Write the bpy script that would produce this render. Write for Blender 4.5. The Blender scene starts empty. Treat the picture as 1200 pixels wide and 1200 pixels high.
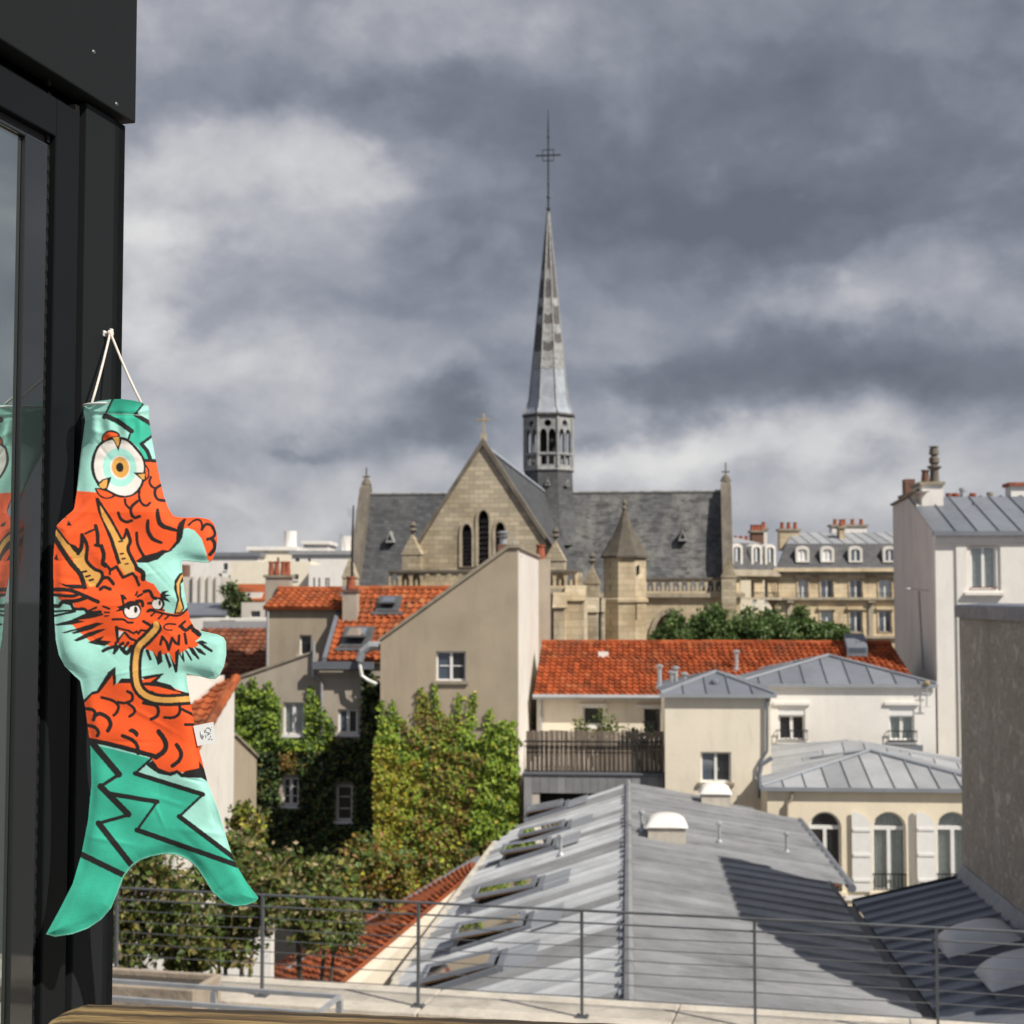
import bpy, math, random
import numpy as np
from mathutils import Vector, Matrix
from mathutils.geometry import tessellate_polygon

R = math.radians
random.seed(7)
scene = bpy.context.scene
col = scene.collection

# ------------------------------------------------------------------ camera
H = 14.0                       # eye height above the street
F = 1750.0                     # focal length in photo pixels (photo is 1200 wide)
PITCH = math.atan(100 / F)     # horizon lies 100 px below the middle
cam_d = bpy.data.cameras.new('camera'); cam = bpy.data.objects.new('camera', cam_d); col.objects.link(cam)
cam_d.sensor_width = 36; cam_d.lens = F / 1200 * 36
cam_d.clip_start = 0.05; cam_d.clip_end = 6000
cam.location = (0, 0, H); cam.rotation_euler = (R(90) + PITCH, 0, 0)
cam_d.dof.use_dof = True; cam_d.dof.focus_distance = 1.84; cam_d.dof.aperture_fstop = 15
scene.camera = cam
scene.render.resolution_x = 1024; scene.render.resolution_y = 1024

# ------------------------------------------------------------------ light
SUN_AZ = Vector((0.775, -0.632, 0)).normalized(); SUN_EL = R(45)
sdir = Vector((SUN_AZ.x * math.cos(SUN_EL), SUN_AZ.y * math.cos(SUN_EL), math.sin(SUN_EL)))
sun_d = bpy.data.lights.new('sun', 'SUN'); sun_d.energy = 5.0; sun_d.angle = R(0.55); sun_d.color = (1.0, 0.93, 0.82)
sun = bpy.data.objects.new('sun', sun_d); col.objects.link(sun)
sun.location = (20, -20, 60); sun.rotation_euler = (-sdir).to_track_quat('-Z', 'Y').to_euler()

world = bpy.data.worlds.new('World'); scene.world = world; world.use_nodes = True
wt = world.node_tree; wn = wt.nodes; wl = wt.links
for n in list(wn): wn.remove(n)

def wmath(op, a, b=None, c=None):
    n = wn.new('ShaderNodeMath'); n.operation = op
    for i, x in enumerate((a, b, c)):
        if x is None: continue
        if isinstance(x, (int, float)): n.inputs[i].default_value = x
        else: wl.new(x, n.inputs[i])
    return n.outputs[0]

def cam_dir(px, py):
    d = Vector(((px - 600) / F, math.cos(PITCH) - (600 - py) / F * math.sin(PITCH), math.sin(PITCH) + (600 - py) / F * math.cos(PITCH)))
    return d

def build_world():
    out = wn.new('ShaderNodeOutputWorld'); bg = wn.new('ShaderNodeBackground'); bg.inputs[1].default_value = 0.1
    sky = wn.new('ShaderNodeTexSky'); sky.sky_type = 'NISHITA'; sky.sun_disc = False
    sky.sun_elevation = SUN_EL; sky.sun_rotation = math.atan2(SUN_AZ.x, SUN_AZ.y)
    tc = wn.new('ShaderNodeTexCoord'); sep = wn.new('ShaderNodeSeparateXYZ'); wl.new(tc.outputs['Generated'], sep.inputs[0])
    x, y, z = sep.outputs
    def cloud_coords(sx, sz, ox, oz):
        c = wn.new('ShaderNodeCombineXYZ')
        wl.new(wmath('MULTIPLY_ADD', x, sx, ox), c.inputs[0]); wl.new(wmath('MULTIPLY', y, sx), c.inputs[1]); wl.new(wmath('MULTIPLY_ADD', z, sz, oz), c.inputs[2])
        return c.outputs[0]
    def noise(co, sc, det, rough, dist=0.0):
        n = wn.new('ShaderNodeTexNoise'); n.inputs['Scale'].default_value = sc; n.inputs['Detail'].default_value = det
        n.inputs['Roughness'].default_value = rough; n.inputs['Distortion'].default_value = dist
        wl.new(co, n.inputs['Vector']); return n.outputs[0]
    big = noise(cloud_coords(1, 1.7, 3.1, 3.7), 3.4, 4, .5, .3)
    med = noise(cloud_coords(1, 1.35, 1.2, 1.3), 9.0, 9, .54, .35)
    fin = noise(cloud_coords(1, 1.2, .4, 8.1), 28.0, 8, .58, .2)
    wx = noise(cloud_coords(1, 1.5, 7.7, 2.2), 11.0, 6, .55); wz = noise(cloud_coords(1, 1.5, 4.1, 9.9), 11.0, 6, .55)
    vo = wn.new('ShaderNodeTexVoronoi'); vo.feature = 'SMOOTH_F1'; vo.inputs['Scale'].default_value = 15.0; vo.inputs['Smoothness'].default_value = .7
    wv_ = wn.new('ShaderNodeCombineXYZ'); wl.new(wmath('ADD', x, wmath('MULTIPLY', wx, .16)), wv_.inputs[0]); wl.new(y, wv_.inputs[1]); wl.new(wmath('MULTIPLY', wmath('ADD', z, wmath('MULTIPLY', wz, .12)), 2.0), wv_.inputs[2]); wl.new(wv_.outputs[0], vo.inputs['Vector'])
    puff = wmath('SUBTRACT', .42, vo.outputs['Distance'])
    v = wmath('ADD', wmath('MULTIPLY', wmath('SUBTRACT', big, .5), .34), wmath('ADD', wmath('MULTIPLY', wmath('SUBTRACT', med, .5), .62), wmath('MULTIPLY', wmath('SUBTRACT', fin, .5), .24)))
    v = wmath('ADD', v, wmath('MULTIPLY', puff, .20))
    v = wmath('ADD', v, wmath('MULTIPLY', wmath('SUBTRACT', .18, wmath('MINIMUM', wmath('MAXIMUM', z, 0.0), .4)), .35))
    # banks of cloud, each an ellipse of azimuth and elevation with ragged edges: photo pixel, half-sizes in px, strength (+ pale gap, - dark base)
    az = wmath('ADD', wmath('ARCTAN2', x, y), wmath('MULTIPLY', wmath('SUBTRACT', wx, .5), .16)); el = wmath('ADD', wmath('ARCSINE', z), wmath('MULTIPLY', wmath('SUBTRACT', wz, .5), .085))
    banks = [(390, 225, 95, 42, .32), (190, 265, 70, 70, .30), (300, 190, 120, 40, .12), (250, 410, 130, 45, .18), (360, 330, 60, 40, .06), (200, 340, 80, 40, .10), (830, 525, 150, 34, .32), (980, 515, 90, 30, .20), (560, 200, 60, 60, .04),
             (1040, 350, 130, 26, .20), (880, 355, 60, 20, .12), (330, 590, 220, 45, .16), (950, 590, 130, 30, .16), (720, 560, 60, 30, .10), (540, 545, 60, 22, .16), (200, 480, 70, 30, .10), (420, 440, 50, 20, .06), (350, 20, 200, 30, .08), (1120, 540, 80, 50, .08),
             (880, 255, 280, 62, -.34), (640, 140, 260, 60, -.18), (1120, 170, 170, 90, -.20), (850, 90, 260, 60, -.10), (960, 438, 200, 44, -.33), (1140, 455, 90, 40, -.16), (770, 450, 60, 24, -.18), (515, 488, 66, 24, -.34), (350, 520, 30, 11, -.22), (405, 520, 26, 11, -.20), (690, 503, 44, 13, -.24),
             (570, 330, 110, 50, -.10), (420, 370, 90, 24, -.14), (260, 355, 70, 18, -.10), (480, 105, 160, 30, -.10), (1010, 565, 60, 18, -.16), (190, 120, 80, 30, -.06), (1100, 60, 140, 40, -.08), (620, 420, 90, 40, -.06)]
    for (px, py, ra, re_, a) in banks:
        d = cam_dir(px, py).normalized(); a0 = math.atan2(d.x, d.y); e0 = math.asin(d.z)
        qa = wmath('MULTIPLY', wmath('SUBTRACT', az, a0), F / ra); qe = wmath('MULTIPLY', wmath('SUBTRACT', el, e0), F / re_)
        q = wmath('MULTIPLY_ADD', qa, qa, wmath('MULTIPLY', qe, qe))
        v = wmath('MULTIPLY_ADD', wmath('POWER', 2.71828, wmath('MULTIPLY', q, -.8)), a * 1.0, v)
    v = wmath('ADD', v, .545)
    cr = wn.new('ShaderNodeValToRGB'); wl.new(v, cr.inputs[0]); e = cr.color_ramp.elements
    def lin(c): return tuple(((k / 255) / 12.92 if k / 255 <= .04045 else ((k / 255 + .055) / 1.055) ** 2.4) for k in c) + (1,)
    e[0].position = .10; e[0].color = lin((98, 102, 113)); e[1].position = .98; e[1].color = lin((216, 215, 214))
    for p, c in ((.28, (114, 118, 129)), (.44, (134, 138, 149)), (.58, (156, 158, 167)), (.76, (186, 186, 190))):
        q = cr.color_ramp.elements.new(p); q.color = lin(c)
    sc = wn.new('ShaderNodeVectorMath'); sc.operation = 'SCALE'; wl.new(cr.outputs[0], sc.inputs[0]); sc.inputs['Scale'].default_value = 10.0
    mix = wn.new('ShaderNodeMix'); mix.data_type = 'RGBA'; mix.inputs[0].default_value = .94
    wl.new(sky.outputs[0], mix.inputs[6]); wl.new(sc.outputs[0], mix.inputs[7])
    wl.new(mix.outputs[2], bg.inputs[0]); wl.new(bg.outputs[0], out.inputs[0])
build_world()
vs = scene.view_settings; vs.view_transform = 'Standard'; vs.look = 'None'; vs.exposure = 0.12; vs.gamma = 1.0; vs.use_curve_mapping = False

# ------------------------------------------------------------------ pixels to places
def W(px, py, Y):
    d = cam_dir(px, py); t = Y / d.y
    return Vector((d.x * t, Y, H + d.z * t))

class Fr:
    """a plan grid: u to the right, v away, z up; root Empty at (bu, bv) of that grid"""
    def __init__(s, ang, bu, bv, ox=0, oy=0, bz=0.0):
        s.ang = ang; s.c = math.cos(ang); s.s = math.sin(ang); s.ox, s.oy = ox, oy; s.bu, s.bv, s.bz = bu, bv, bz
    def world(s, u, v): return (s.ox + u * s.c - v * s.s, s.oy + u * s.s + v * s.c)
    def local(s, x, y):
        x -= s.ox; y -= s.oy
        return (x * s.c + y * s.s, -x * s.s + y * s.c)
    def _ray(s, px, py):
        d = cam_dir(px, py); o = s.local(0, 0)
        return o, (d.x * s.c + d.y * s.s, -d.x * s.s + d.y * s.c, d.z)
    def f(s, px, py, v):          # on a wall v = const -> (u, z)
        o, d = s._ray(px, py); t = (v - o[1]) / d[1]; return (o[0] + d[0] * t, H + d[2] * t)
    def sd(s, px, py, u):         # on a wall u = const -> (v, z)
        o, d = s._ray(px, py); t = (u - o[0]) / d[0]; return (o[1] + d[1] * t, H + d[2] * t)
    def hz(s, px, py, z):         # on a level z -> (u, v)
        o, d = s._ray(px, py); t = (z - H) / d[2]; return (o[0] + d[0] * t, o[1] + d[1] * t)
    def root(s, name, label, cat, group=None):
        e = bpy.data.objects.new(name, None); col.objects.link(e); e.empty_display_size = .3
        x, y = s.world(s.bu, s.bv); e.location = (x, y, s.bz); e.rotation_euler = (0, 0, s.ang)
        tag(e, label, cat, group); e_fr[e.name] = s
        return e
e_fr = {}
def tag(o, label=None, cat=None, group=None, kind=None):
    if label: o['label'] = label
    if cat: o['category'] = cat
    if group: o['group'] = group
    if kind: o['kind'] = kind
    return o

# ------------------------------------------------------------------ materials
def newmat(name):
    m = bpy.data.materials.new(name); m.use_nodes = True
    nt = m.node_tree; b = nt.nodes['Principled BSDF']
    return m, nt, b
def N(nt, typ, **kw):
    n = nt.nodes.new(typ)
    for k, v in kw.items():
        if k in n.inputs.keys() if hasattr(n.inputs, 'keys') else False: n.inputs[k].default_value = v
        else: setattr(n, k, v)
    return n
def noise_node(nt, scale, detail=5, rough=.55, vec=None, stretch=None):
    n = nt.nodes.new('ShaderNodeTexNoise'); n.inputs['Scale'].default_value = scale; n.inputs['Detail'].default_value = detail; n.inputs['Roughness'].default_value = rough
    g = nt.nodes.new('ShaderNodeNewGeometry')
    src = g.outputs['Position'] if vec is None else vec
    if stretch:
        mp = nt.nodes.new('ShaderNodeVectorMath'); mp.operation = 'MULTIPLY'; mp.inputs[1].default_value = stretch
        nt.links.new(src, mp.inputs[0]); src = mp.outputs[0]
    nt.links.new(src, n.inputs['Vector'])
    return n.outputs[0]
def ramp(nt, fac, stops):
    r = nt.nodes.new('ShaderNodeValToRGB'); e = r.color_ramp.elements
    e[0].position, e[1].position = stops[0][0], stops[-1][0]
    e[0].color = tuple(stops[0][1]) + (1,); e[1].color = tuple(stops[-1][1]) + (1,)
    for p, c in stops[1:-1]:
        q = r.color_ramp.elements.new(p); q.color = tuple(c) + (1,)
    nt.links.new(fac, r.inputs[0]); return r.outputs[0]
def mixc(nt, fac, a, b, mode='MIX'):
    m = nt.nodes.new('ShaderNodeMix'); m.data_type = 'RGBA'; m.blend_type = mode
    for s, x in ((0, fac), (6, a), (7, b)):
        if isinstance(x, (int, float)): m.inputs[s].default_value = x
        elif isinstance(x, tuple): m.inputs[s].default_value = x + (1,)
        else: nt.links.new(x, m.inputs[s])
    return m.outputs[2]
def bump(nt, b, height, strength=.3, dist=.02):
    n = nt.nodes.new('ShaderNodeBump'); n.inputs['Strength'].default_value = strength; n.inputs['Distance'].default_value = dist
    nt.links.new(height, n.inputs['Height']); nt.links.new(n.outputs[0], b.inputs['Normal'])
def sc(c, k): return tuple(min(1, x * k) for x in c)

def plaster(name, c, scale=1.2, var=.16, streak=.25, dirt=(.25, .22, .18), rough=.9, bs=.25):
    m, nt, b = newmat(name); b.inputs['Roughness'].default_value = rough
    a = noise_node(nt, scale, 6)
    base = ramp(nt, a, ((.3, sc(c, 1 - var)), (.52, c), (.72, sc(c, 1 + var * .5))))
    st = noise_node(nt, 1.6, 5, .6, stretch=(1, 1, .12))
    k = ramp(nt, st, ((.52, (0, 0, 0)), (.75, (1, 1, 1))))
    kk = nt.nodes.new('ShaderNodeMath'); kk.operation = 'MULTIPLY'; nt.links.new(k, kk.inputs[0]); kk.inputs[1].default_value = streak
    base = mixc(nt, kk.outputs[0], base, dirt)
    f2 = noise_node(nt, 5.0, 7, .65, stretch=(1, 1, .22)); base = mixc(nt, ramp(nt, f2, ((.54, (0, 0, 0)), (.72, (streak * .75,) * 3))), base, dirt)
    f3 = noise_node(nt, .45, 5, .6); base = mixc(nt, ramp(nt, f3, ((.56, (0, 0, 0)), (.60, (.10 + streak * .2,) * 3), (.75, (.04,) * 3))), base, sc(c, .72))
    nt.links.new(base, b.inputs['Base Color'])
    bump(nt, b, noise_node(nt, 14, 6), bs, .02)
    return m
def stone(name, c, bw=.75, bh=.33, var=.3):
    m, nt, b = newmat(name); b.inputs['Roughness'].default_value = .92
    tc = nt.nodes.new('ShaderNodeTexCoord'); sp = nt.nodes.new('ShaderNodeSeparateXYZ'); nt.links.new(tc.outputs['Object'], sp.inputs[0])
    cb = nt.nodes.new('ShaderNodeCombineXYZ'); ad = nt.nodes.new('ShaderNodeMath'); nt.links.new(sp.outputs[0], ad.inputs[0]); nt.links.new(sp.outputs[1], ad.inputs[1])
    nt.links.new(ad.outputs[0], cb.inputs[0]); nt.links.new(sp.outputs[2], cb.inputs[1])
    br = nt.nodes.new('ShaderNodeTexBrick'); br.inputs['Scale'].default_value = 1; br.inputs['Brick Width'].default_value = bw; br.inputs['Row Height'].default_value = bh
    br.inputs['Mortar Size'].default_value = .014; br.inputs['Color1'].default_value = sc(c, 1 - var) + (1,); br.inputs['Color2'].default_value = sc(c, 1 + var * .55) + (1,)
    br.inputs['Mortar'].default_value = sc(c, .62) + (1,); nt.links.new(cb.outputs[0], br.inputs['Vector'])
    big = noise_node(nt, .35, 6, .6)
    k = ramp(nt, big, ((.45, (1, 1, 1)), (.68, (.62, .58, .52))))
    base = mixc(nt, 1.0, br.outputs['Color'], k, 'MULTIPLY')
    st = noise_node(nt, 1.3, 6, .6, stretch=(1, 1, .2)); k2 = ramp(nt, st, ((.58, (0, 0, 0)), (.75, (.55, .55, .55))))
    base = mixc(nt, k2, base, (.12, .10, .08))
    nt.links.new(base, b.inputs['Base Color']); bump(nt, b, br.outputs['Fac'], -.4, .02)
    return m
def zinc(name, c, var=.12, rough=.42, spec=.5, metal=.0):
    m, nt, b = newmat(name); b.inputs['Roughness'].default_value = rough; b.inputs['Metallic'].default_value = metal
    at = nt.nodes.new('ShaderNodeAttribute'); at.attribute_name = 'rnd'
    a = noise_node(nt, 1.1, 7, .62)
    base = ramp(nt, a, ((.28, sc(c, 1 - var * 1.4)), (.5, c), (.7, sc(c, 1 + var))))
    st = noise_node(nt, 6, 5, .6); k = ramp(nt, st, ((.58, (0, 0, 0)), (.8, (.35, .35, .35))))
    base = mixc(nt, k, base, sc(c, .6))
    t = ramp(nt, at.outputs['Fac'], ((0, (.78, .79, .81)), (1, (1.15, 1.15, 1.15))))
    base = mixc(nt, 1.0, base, t, 'MULTIPLY')
    nt.links.new(base, b.inputs['Base Color']); bump(nt, b, noise_node(nt, 2.2, 4), .12, .02)
    r2 = ramp(nt, st, ((.3, (rough - .08,) * 3), (.7, (rough + .15,) * 3))); nt.links.new(r2, b.inputs['Roughness'])
    return m
def tiles(name, c, dark=(.09, .06, .04), lichen=.3):
    m, nt, b = newmat(name); b.inputs['Roughness'].default_value = .9; b.inputs['Specular IOR Level'].default_value = .2
    at = nt.nodes.new('ShaderNodeAttribute'); at.attribute_name = 'rnd'
    base = ramp(nt, at.outputs['Fac'], ((0, sc(c, .55)), (.25, sc(c, .82)), (.6, c), (.88, sc(c, 1.18)), (1, (c[0] * 1.2, c[1] * 1.7, c[2] * 1.9))))
    a = noise_node(nt, .9, 6, .65); k = ramp(nt, a, ((.5, (0, 0, 0)), (.72, (lichen,) * 3)))
    base = mixc(nt, k, base, dark)
    nt.links.new(base, b.inputs['Base Color']); bump(nt, b, noise_node(nt, 25, 4), .3, .01)
    return m
def slate(name, c=(.105, .11, .118), stain=.5):
    m, nt, b = newmat(name); b.inputs['Roughness'].default_value = .62
    tc = nt.nodes.new('ShaderNodeTexCoord'); sp = nt.nodes.new('ShaderNodeSeparateXYZ'); nt.links.new(tc.outputs['Object'], sp.inputs[0])
    cb = nt.nodes.new('ShaderNodeCombineXYZ'); ad = nt.nodes.new('ShaderNodeMath'); nt.links.new(sp.outputs[0], ad.inputs[0]); nt.links.new(sp.outputs[1], ad.inputs[1])
    nt.links.new(ad.outputs[0], cb.inputs[0]); nt.links.new(sp.outputs[2], cb.inputs[1])
    br = nt.nodes.new('ShaderNodeTexBrick'); br.inputs['Scale'].default_value = 1; br.inputs['Brick Width'].default_value = .42; br.inputs['Row Height'].default_value = .26
    br.inputs['Mortar Size'].default_value = .012; br.inputs['Color1'].default_value = sc(c, .7) + (1,); br.inputs['Color2'].default_value = sc(c, 1.35) + (1,)
    br.inputs['Mortar'].default_value = sc(c, .5) + (1,); nt.links.new(cb.outputs[0], br.inputs['Vector'])
    st = noise_node(nt, .9, 8, .65, stretch=(1, 1, .35)); k = ramp(nt, st, ((.44, (0, 0, 0)), (.66, (stain,) * 3)))
    base = mixc(nt, k, br.outputs['Color'], (.30, .29, .265))
    d2 = noise_node(nt, 1.7, 8, .7, stretch=(.6, .6, 1.6)); k2 = ramp(nt, d2, ((.50, (0, 0, 0)), (.60, (min(1, stain * 1.9),) * 3)))
    base = mixc(nt, k2, base, (.03, .03, .032))
    nt.links.new(base, b.inputs['Base Color']); bump(nt, b, br.outputs['Color'], .5, .02)
    return m
def plain(name, c, rough=.6, metal=0, var=.08, scale=6, bs=.08, spec=None):
    m, nt, b = newmat(name); b.inputs['Roughness'].default_value = rough; b.inputs['Metallic'].default_value = metal
    if spec is not None: b.inputs['Specular IOR Level'].default_value = spec
    a = noise_node(nt, scale, 5)
    nt.links.new(ramp(nt, a, ((.3, sc(c, 1 - var)), (.7, sc(c, 1 + var)))), b.inputs['Base Color'])
    if bs: bump(nt, b, noise_node(nt, scale * 5, 4), bs, .005)
    return m
def leafmat(name):
    m, nt, b = newmat(name); b.inputs['Roughness'].default_value = .55
    at = nt.nodes.new('ShaderNodeAttribute'); at.attribute_name = 'Col'; nt.links.new(at.outputs['Color'], b.inputs['Base Color'])
    tr = nt.nodes.new('ShaderNodeBsdfTranslucent'); nt.links.new(at.outputs['Color'], tr.inputs[0])
    mx = nt.nodes.new('ShaderNodeMixShader'); mx.inputs[0].default_value = .25
    nt.links.new(b.outputs[0], mx.inputs[1]); nt.links.new(tr.outputs[0], mx.inputs[2])
    nt.links.new(mx.outputs[0], nt.nodes['Material Output'].inputs[0])
    return m
def glassy(name, refl=.12, tint=(.8, .85, .85), clear=True):
    m, nt, b = newmat(name)
    gl = nt.nodes.new('ShaderNodeBsdfGlossy'); gl.inputs['Roughness'].default_value = .03; gl.inputs['Color'].default_value = (1, 1, 1, 1)
    lw = nt.nodes.new('ShaderNodeLayerWeight'); lw.inputs[0].default_value = .35
    fr = nt.nodes.new('ShaderNodeMath'); fr.operation = 'MULTIPLY_ADD'; nt.links.new(lw.outputs['Fresnel'], fr.inputs[0]); fr.inputs[1].default_value = .8; fr.inputs[2].default_value = refl
    mx = nt.nodes.new('ShaderNodeMixShader'); nt.links.new(fr.outputs[0], mx.inputs[0])
    if clear:
        tr = nt.nodes.new('ShaderNodeBsdfTransparent'); tr.inputs[0].default_value = tint + (1,); nt.links.new(tr.outputs[0], mx.inputs[1])
    else:
        b.inputs['Base Color'].default_value = tint + (1,); b.inputs['Roughness'].default_value = .4; nt.links.new(b.outputs[0], mx.inputs[1])
    nt.links.new(gl.outputs[0], mx.inputs[2]); nt.links.new(mx.outputs[0], nt.nodes['Material Output'].inputs[0])
    return m
def facade_glass():
    m, nt, b = newmat('solar_glass')
    gl = nt.nodes.new('ShaderNodeBsdfGlossy'); gl.inputs['Roughness'].default_value = .015; gl.inputs['Color'].default_value = (.86, .95, .92, 1)
    b.inputs['Base Color'].default_value = (.035, .042, .04, 1); b.inputs['Roughness'].default_value = .6
    mx = nt.nodes.new('ShaderNodeMixShader'); mx.inputs[0].default_value = .52
    nt.links.new(b.outputs[0], mx.inputs[1]); nt.links.new(gl.outputs[0], mx.inputs[2]); nt.links.new(mx.outputs[0], nt.nodes['Material Output'].inputs[0])
    return m
def woodmat(name, c1, c2, c3, axis=(1, 0, 0), scale=9):
    m, nt, b = newmat(name); b.inputs['Roughness'].default_value = .8
    tc = nt.nodes.new('ShaderNodeTexCoord')
    s = tuple(.045 if a else 1 for a in axis)
    a = noise_node(nt, scale * 9, 7, .7, vec=tc.outputs['Object'], stretch=s); d = noise_node(nt, scale * 2, 4, .5, vec=tc.outputs['Object'], stretch=tuple(.15 if k else 1 for k in axis))
    base = ramp(nt, a, ((.40, c1), (.5, c2), (.60, c3)))
    base = mixc(nt, ramp(nt, d, ((.4, (0, 0, 0)), (.75, (.6, .6, .6)))), base, sc(c2, .55))
    nt.links.new(base, b.inputs['Base Color']); bump(nt, b, a, .9, .004)
    return m
def roughcast():
    m, nt, b = newmat('crumbling_roughcast'); b.inputs['Roughness'].default_value = .95
    a = noise_node(nt, .8, 9, .68)
    base = ramp(nt, a, ((.30, (.56, .475, .375)), (.45, (.68, .59, .475)), (.56, (.73, .64, .53)), (.72, (.80, .72, .61))))
    p = noise_node(nt, 4.5, 10, .75, stretch=(1, 1, .85)); pm = ramp(nt, p, ((.44, (0, 0, 0)), (.52, (.55, .55, .55)), (.62, (.2, .2, .2))))
    base = mixc(nt, pm, base, (.50, .42, .33))
    st = noise_node(nt, 1.2, 6, .6, stretch=(1, 1, .07)); base = mixc(nt, ramp(nt, st, ((.55, (0, 0, 0)), (.75, (.45, .45, .45)))), base, (.36, .31, .25))
    q = noise_node(nt, 13, 6, .75); qm = ramp(nt, q, ((.55, (0, 0, 0)), (.68, (.5, .5, .5)))); base = mixc(nt, qm, base, (.42, .35, .28))
    nt.links.new(base, b.inputs['Base Color'])
    bump(nt, b, mixc(nt, .5, pm, q), 1.0, .06)
    return m

M = {}
M['white'] = plaster('white_render', (.80, .775, .735), streak=.16, var=.05)
M['white2'] = plaster('warm_white_render', (.72, .69, .64), streak=.25, var=.07)
M['cream'] = plaster('cream_render', (.80, .73, .60), streak=.17, var=.06)
M['cream2'] = plaster('pale_ochre_render', (.81, .72, .56), streak=.12, var=.05)
M['tan'] = plaster('weathered_tan_render', (.385, .325, .245), scale=.6, var=.15, streak=.35, dirt=(.25, .205, .155))
M['tan2'] = plaster('old_beige_render', (.42, .37, .305), scale=.7, var=.18, streak=.4, dirt=(.22, .185, .145))
M['greige'] = plaster('greige_render', (.60, .56, .50), scale=.7, var=.1, streak=.2)
M['stone'] = stone('limestone', (.51, .44, .325), .52, .235, .24)
M['stone2'] = stone('pale_ashlar', (.60, .50, .35), .9, .38, .16)
M['stone3'] = plaster('weathered_carved_stone', (.43, .375, .285), scale=1.5, var=.3, streak=.55, dirt=(.14, .12, .095))
M['stone_dark'] = plaster('dark_weathered_stone', (.17, .148, .12), scale=1.2, var=.35, streak=.6, dirt=(.06, .055, .048))
M['coping'] = plaster('mossy_coping', (.30, .26, .20), scale=3, var=.3, streak=.3)
M['slate'] = slate('church_slate', (.085, .088, .094), stain=.45); M['slate2'] = slate('smooth_slate', (.068, .072, .080), stain=.12)
M['zinc'] = zinc('zinc', (.175, .19, .22)); M['zinc_light'] = zinc('pale_zinc', (.33, .34, .355), rough=.5); M['zinc_dark'] = zinc('dark_zinc', (.17, .185, .215))
M['sheet'] = zinc('ribbed_sheet', (.245, .25, .26), var=.24, rough=.55); M['sheet_l'] = zinc('light_ribbed_sheet', (.44, .455, .475), var=.18, rough=.5)
M['lead'] = zinc('lead', (.36, .395, .445), var=.2, rough=.5); M['lead_w'] = plain('chalky_lead', (.30, .305, .305), .6, var=.3, scale=3); M['lead_b'] = plain('brown_shingle', (.105, .098, .10), .8, var=.35, scale=4)
M['tile'] = tiles('clay_tile', (.33, .077, .027), lichen=.7); M['tile_shade'] = tiles('shade_toned_tile', (.20, .068, .036), lichen=.6); M['tile_n'] = tiles('orange_clay_tile', (.34, .090, .033), lichen=.65)  # the second tile is clay red with shade toned into its brown
M['clad'] = plain('anthracite_cladding', (.014, .0165, .0175), .55, var=.10, scale=4, bs=.03, spec=.12); M['frame'] = plain('anthracite_frame', (.008, .0095, .0105), .45, var=.05, bs=.02, spec=.12)
M['gasket'] = plain('black_gasket', (.008, .008, .009), .6); M['joint'] = plain('brown_sealant', (.13, .115, .095), .7, var=.25, scale=30)
M['screw'] = plain('steel_screw', (.6, .6, .6), .3, 1); M['solar'] = facade_glass()
M['glass'] = glassy('window_glass', .05, (.012, .014, .016), clear=False); M['glass_c'] = glassy('clear_glass', .03, (.96, .98, .98)); M['glass_sky'] = glassy('sky_tinted_glass', .10, (.06, .085, .12), clear=False)  # the blue pane has the sky's reflection painted into its colour
M['wframe'] = plain('white_window_frame', (.78, .78, .77), .4, var=.04); M['curtain'] = plain('net_curtain', (.72, .75, .72), .9, var=.12, scale=9); M['curtain_w'] = plain('white_curtain', (.82, .83, .82), .9, var=.1, scale=9)
M['iron'] = plain('black_iron', (.02, .021, .023), .5); M['steel'] = plain('grey_steel', (.13, .14, .15), .45, .4, var=.15); M['galv'] = plain('galvanised_steel', (.48, .5, .52), .4, .5, var=.15)
M['pot'] = plain('terracotta', (.30, .085, .045), .85, var=.3, scale=5); M['brick'] = plain('dark_brick', (.17, .09, .065), .9, var=.3, scale=8); M['brown'] = plain('brown_paint', (.16, .055, .03), .7)
M['concrete'] = plaster('pale_concrete', (.55, .505, .435), scale=2.6, var=.25, streak=.5, dirt=(.22, .175, .125), bs=.6); M['concrete_d'] = plaster('dirty_concrete', (.34, .28, .22), scale=4, var=.3, streak=.4, bs=.6)
M['soil'] = plain('soil', (.05, .04, .03), .95, var=.4, scale=20, bs=.5)
M['wood'] = woodmat('weathered_wood', (.018, .011, .005), (.115, .07, .027), (.27, .185, .08), scale=6); M['plank'] = woodmat('grey_brown_plank', (.10, .08, .06), (.20, .16, .125), (.30, .245, .195), axis=(0, 0, 1), scale=3)
M['bark'] = plain('bark', (.07, .055, .04), .95, var=.3, scale=8, bs=.5); M['leaf'] = leafmat('leaf')
M['cord'] = plain('cotton_cord', (.72, .66, .60), .95, var=.1, scale=200, bs=.4); M['plastic'] = plain('white_plastic', (.75, .76, .77), .3, var=.02)
M['dome'] = plain('milky_acrylic', (.78, .76, .72), .35, var=.05, scale=3); M['dome_d'] = plain('grey_acrylic', (.50, .51, .52), .35, var=.08, scale=3)
M['asphalt'] = plain('asphalt', (.05, .05, .052), .95, var=.2, scale=3, bs=.3); M['terrace'] = plain('terrace_slab', (.30, .28, .26), .9, var=.15, scale=3)
M['void'] = plain('dark_room', (.010, .010, .011), .9); M['rough'] = roughcast(); M['lead_strip'] = zinc('lead_flashing', (.27, .29, .32), rough=.5)
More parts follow.
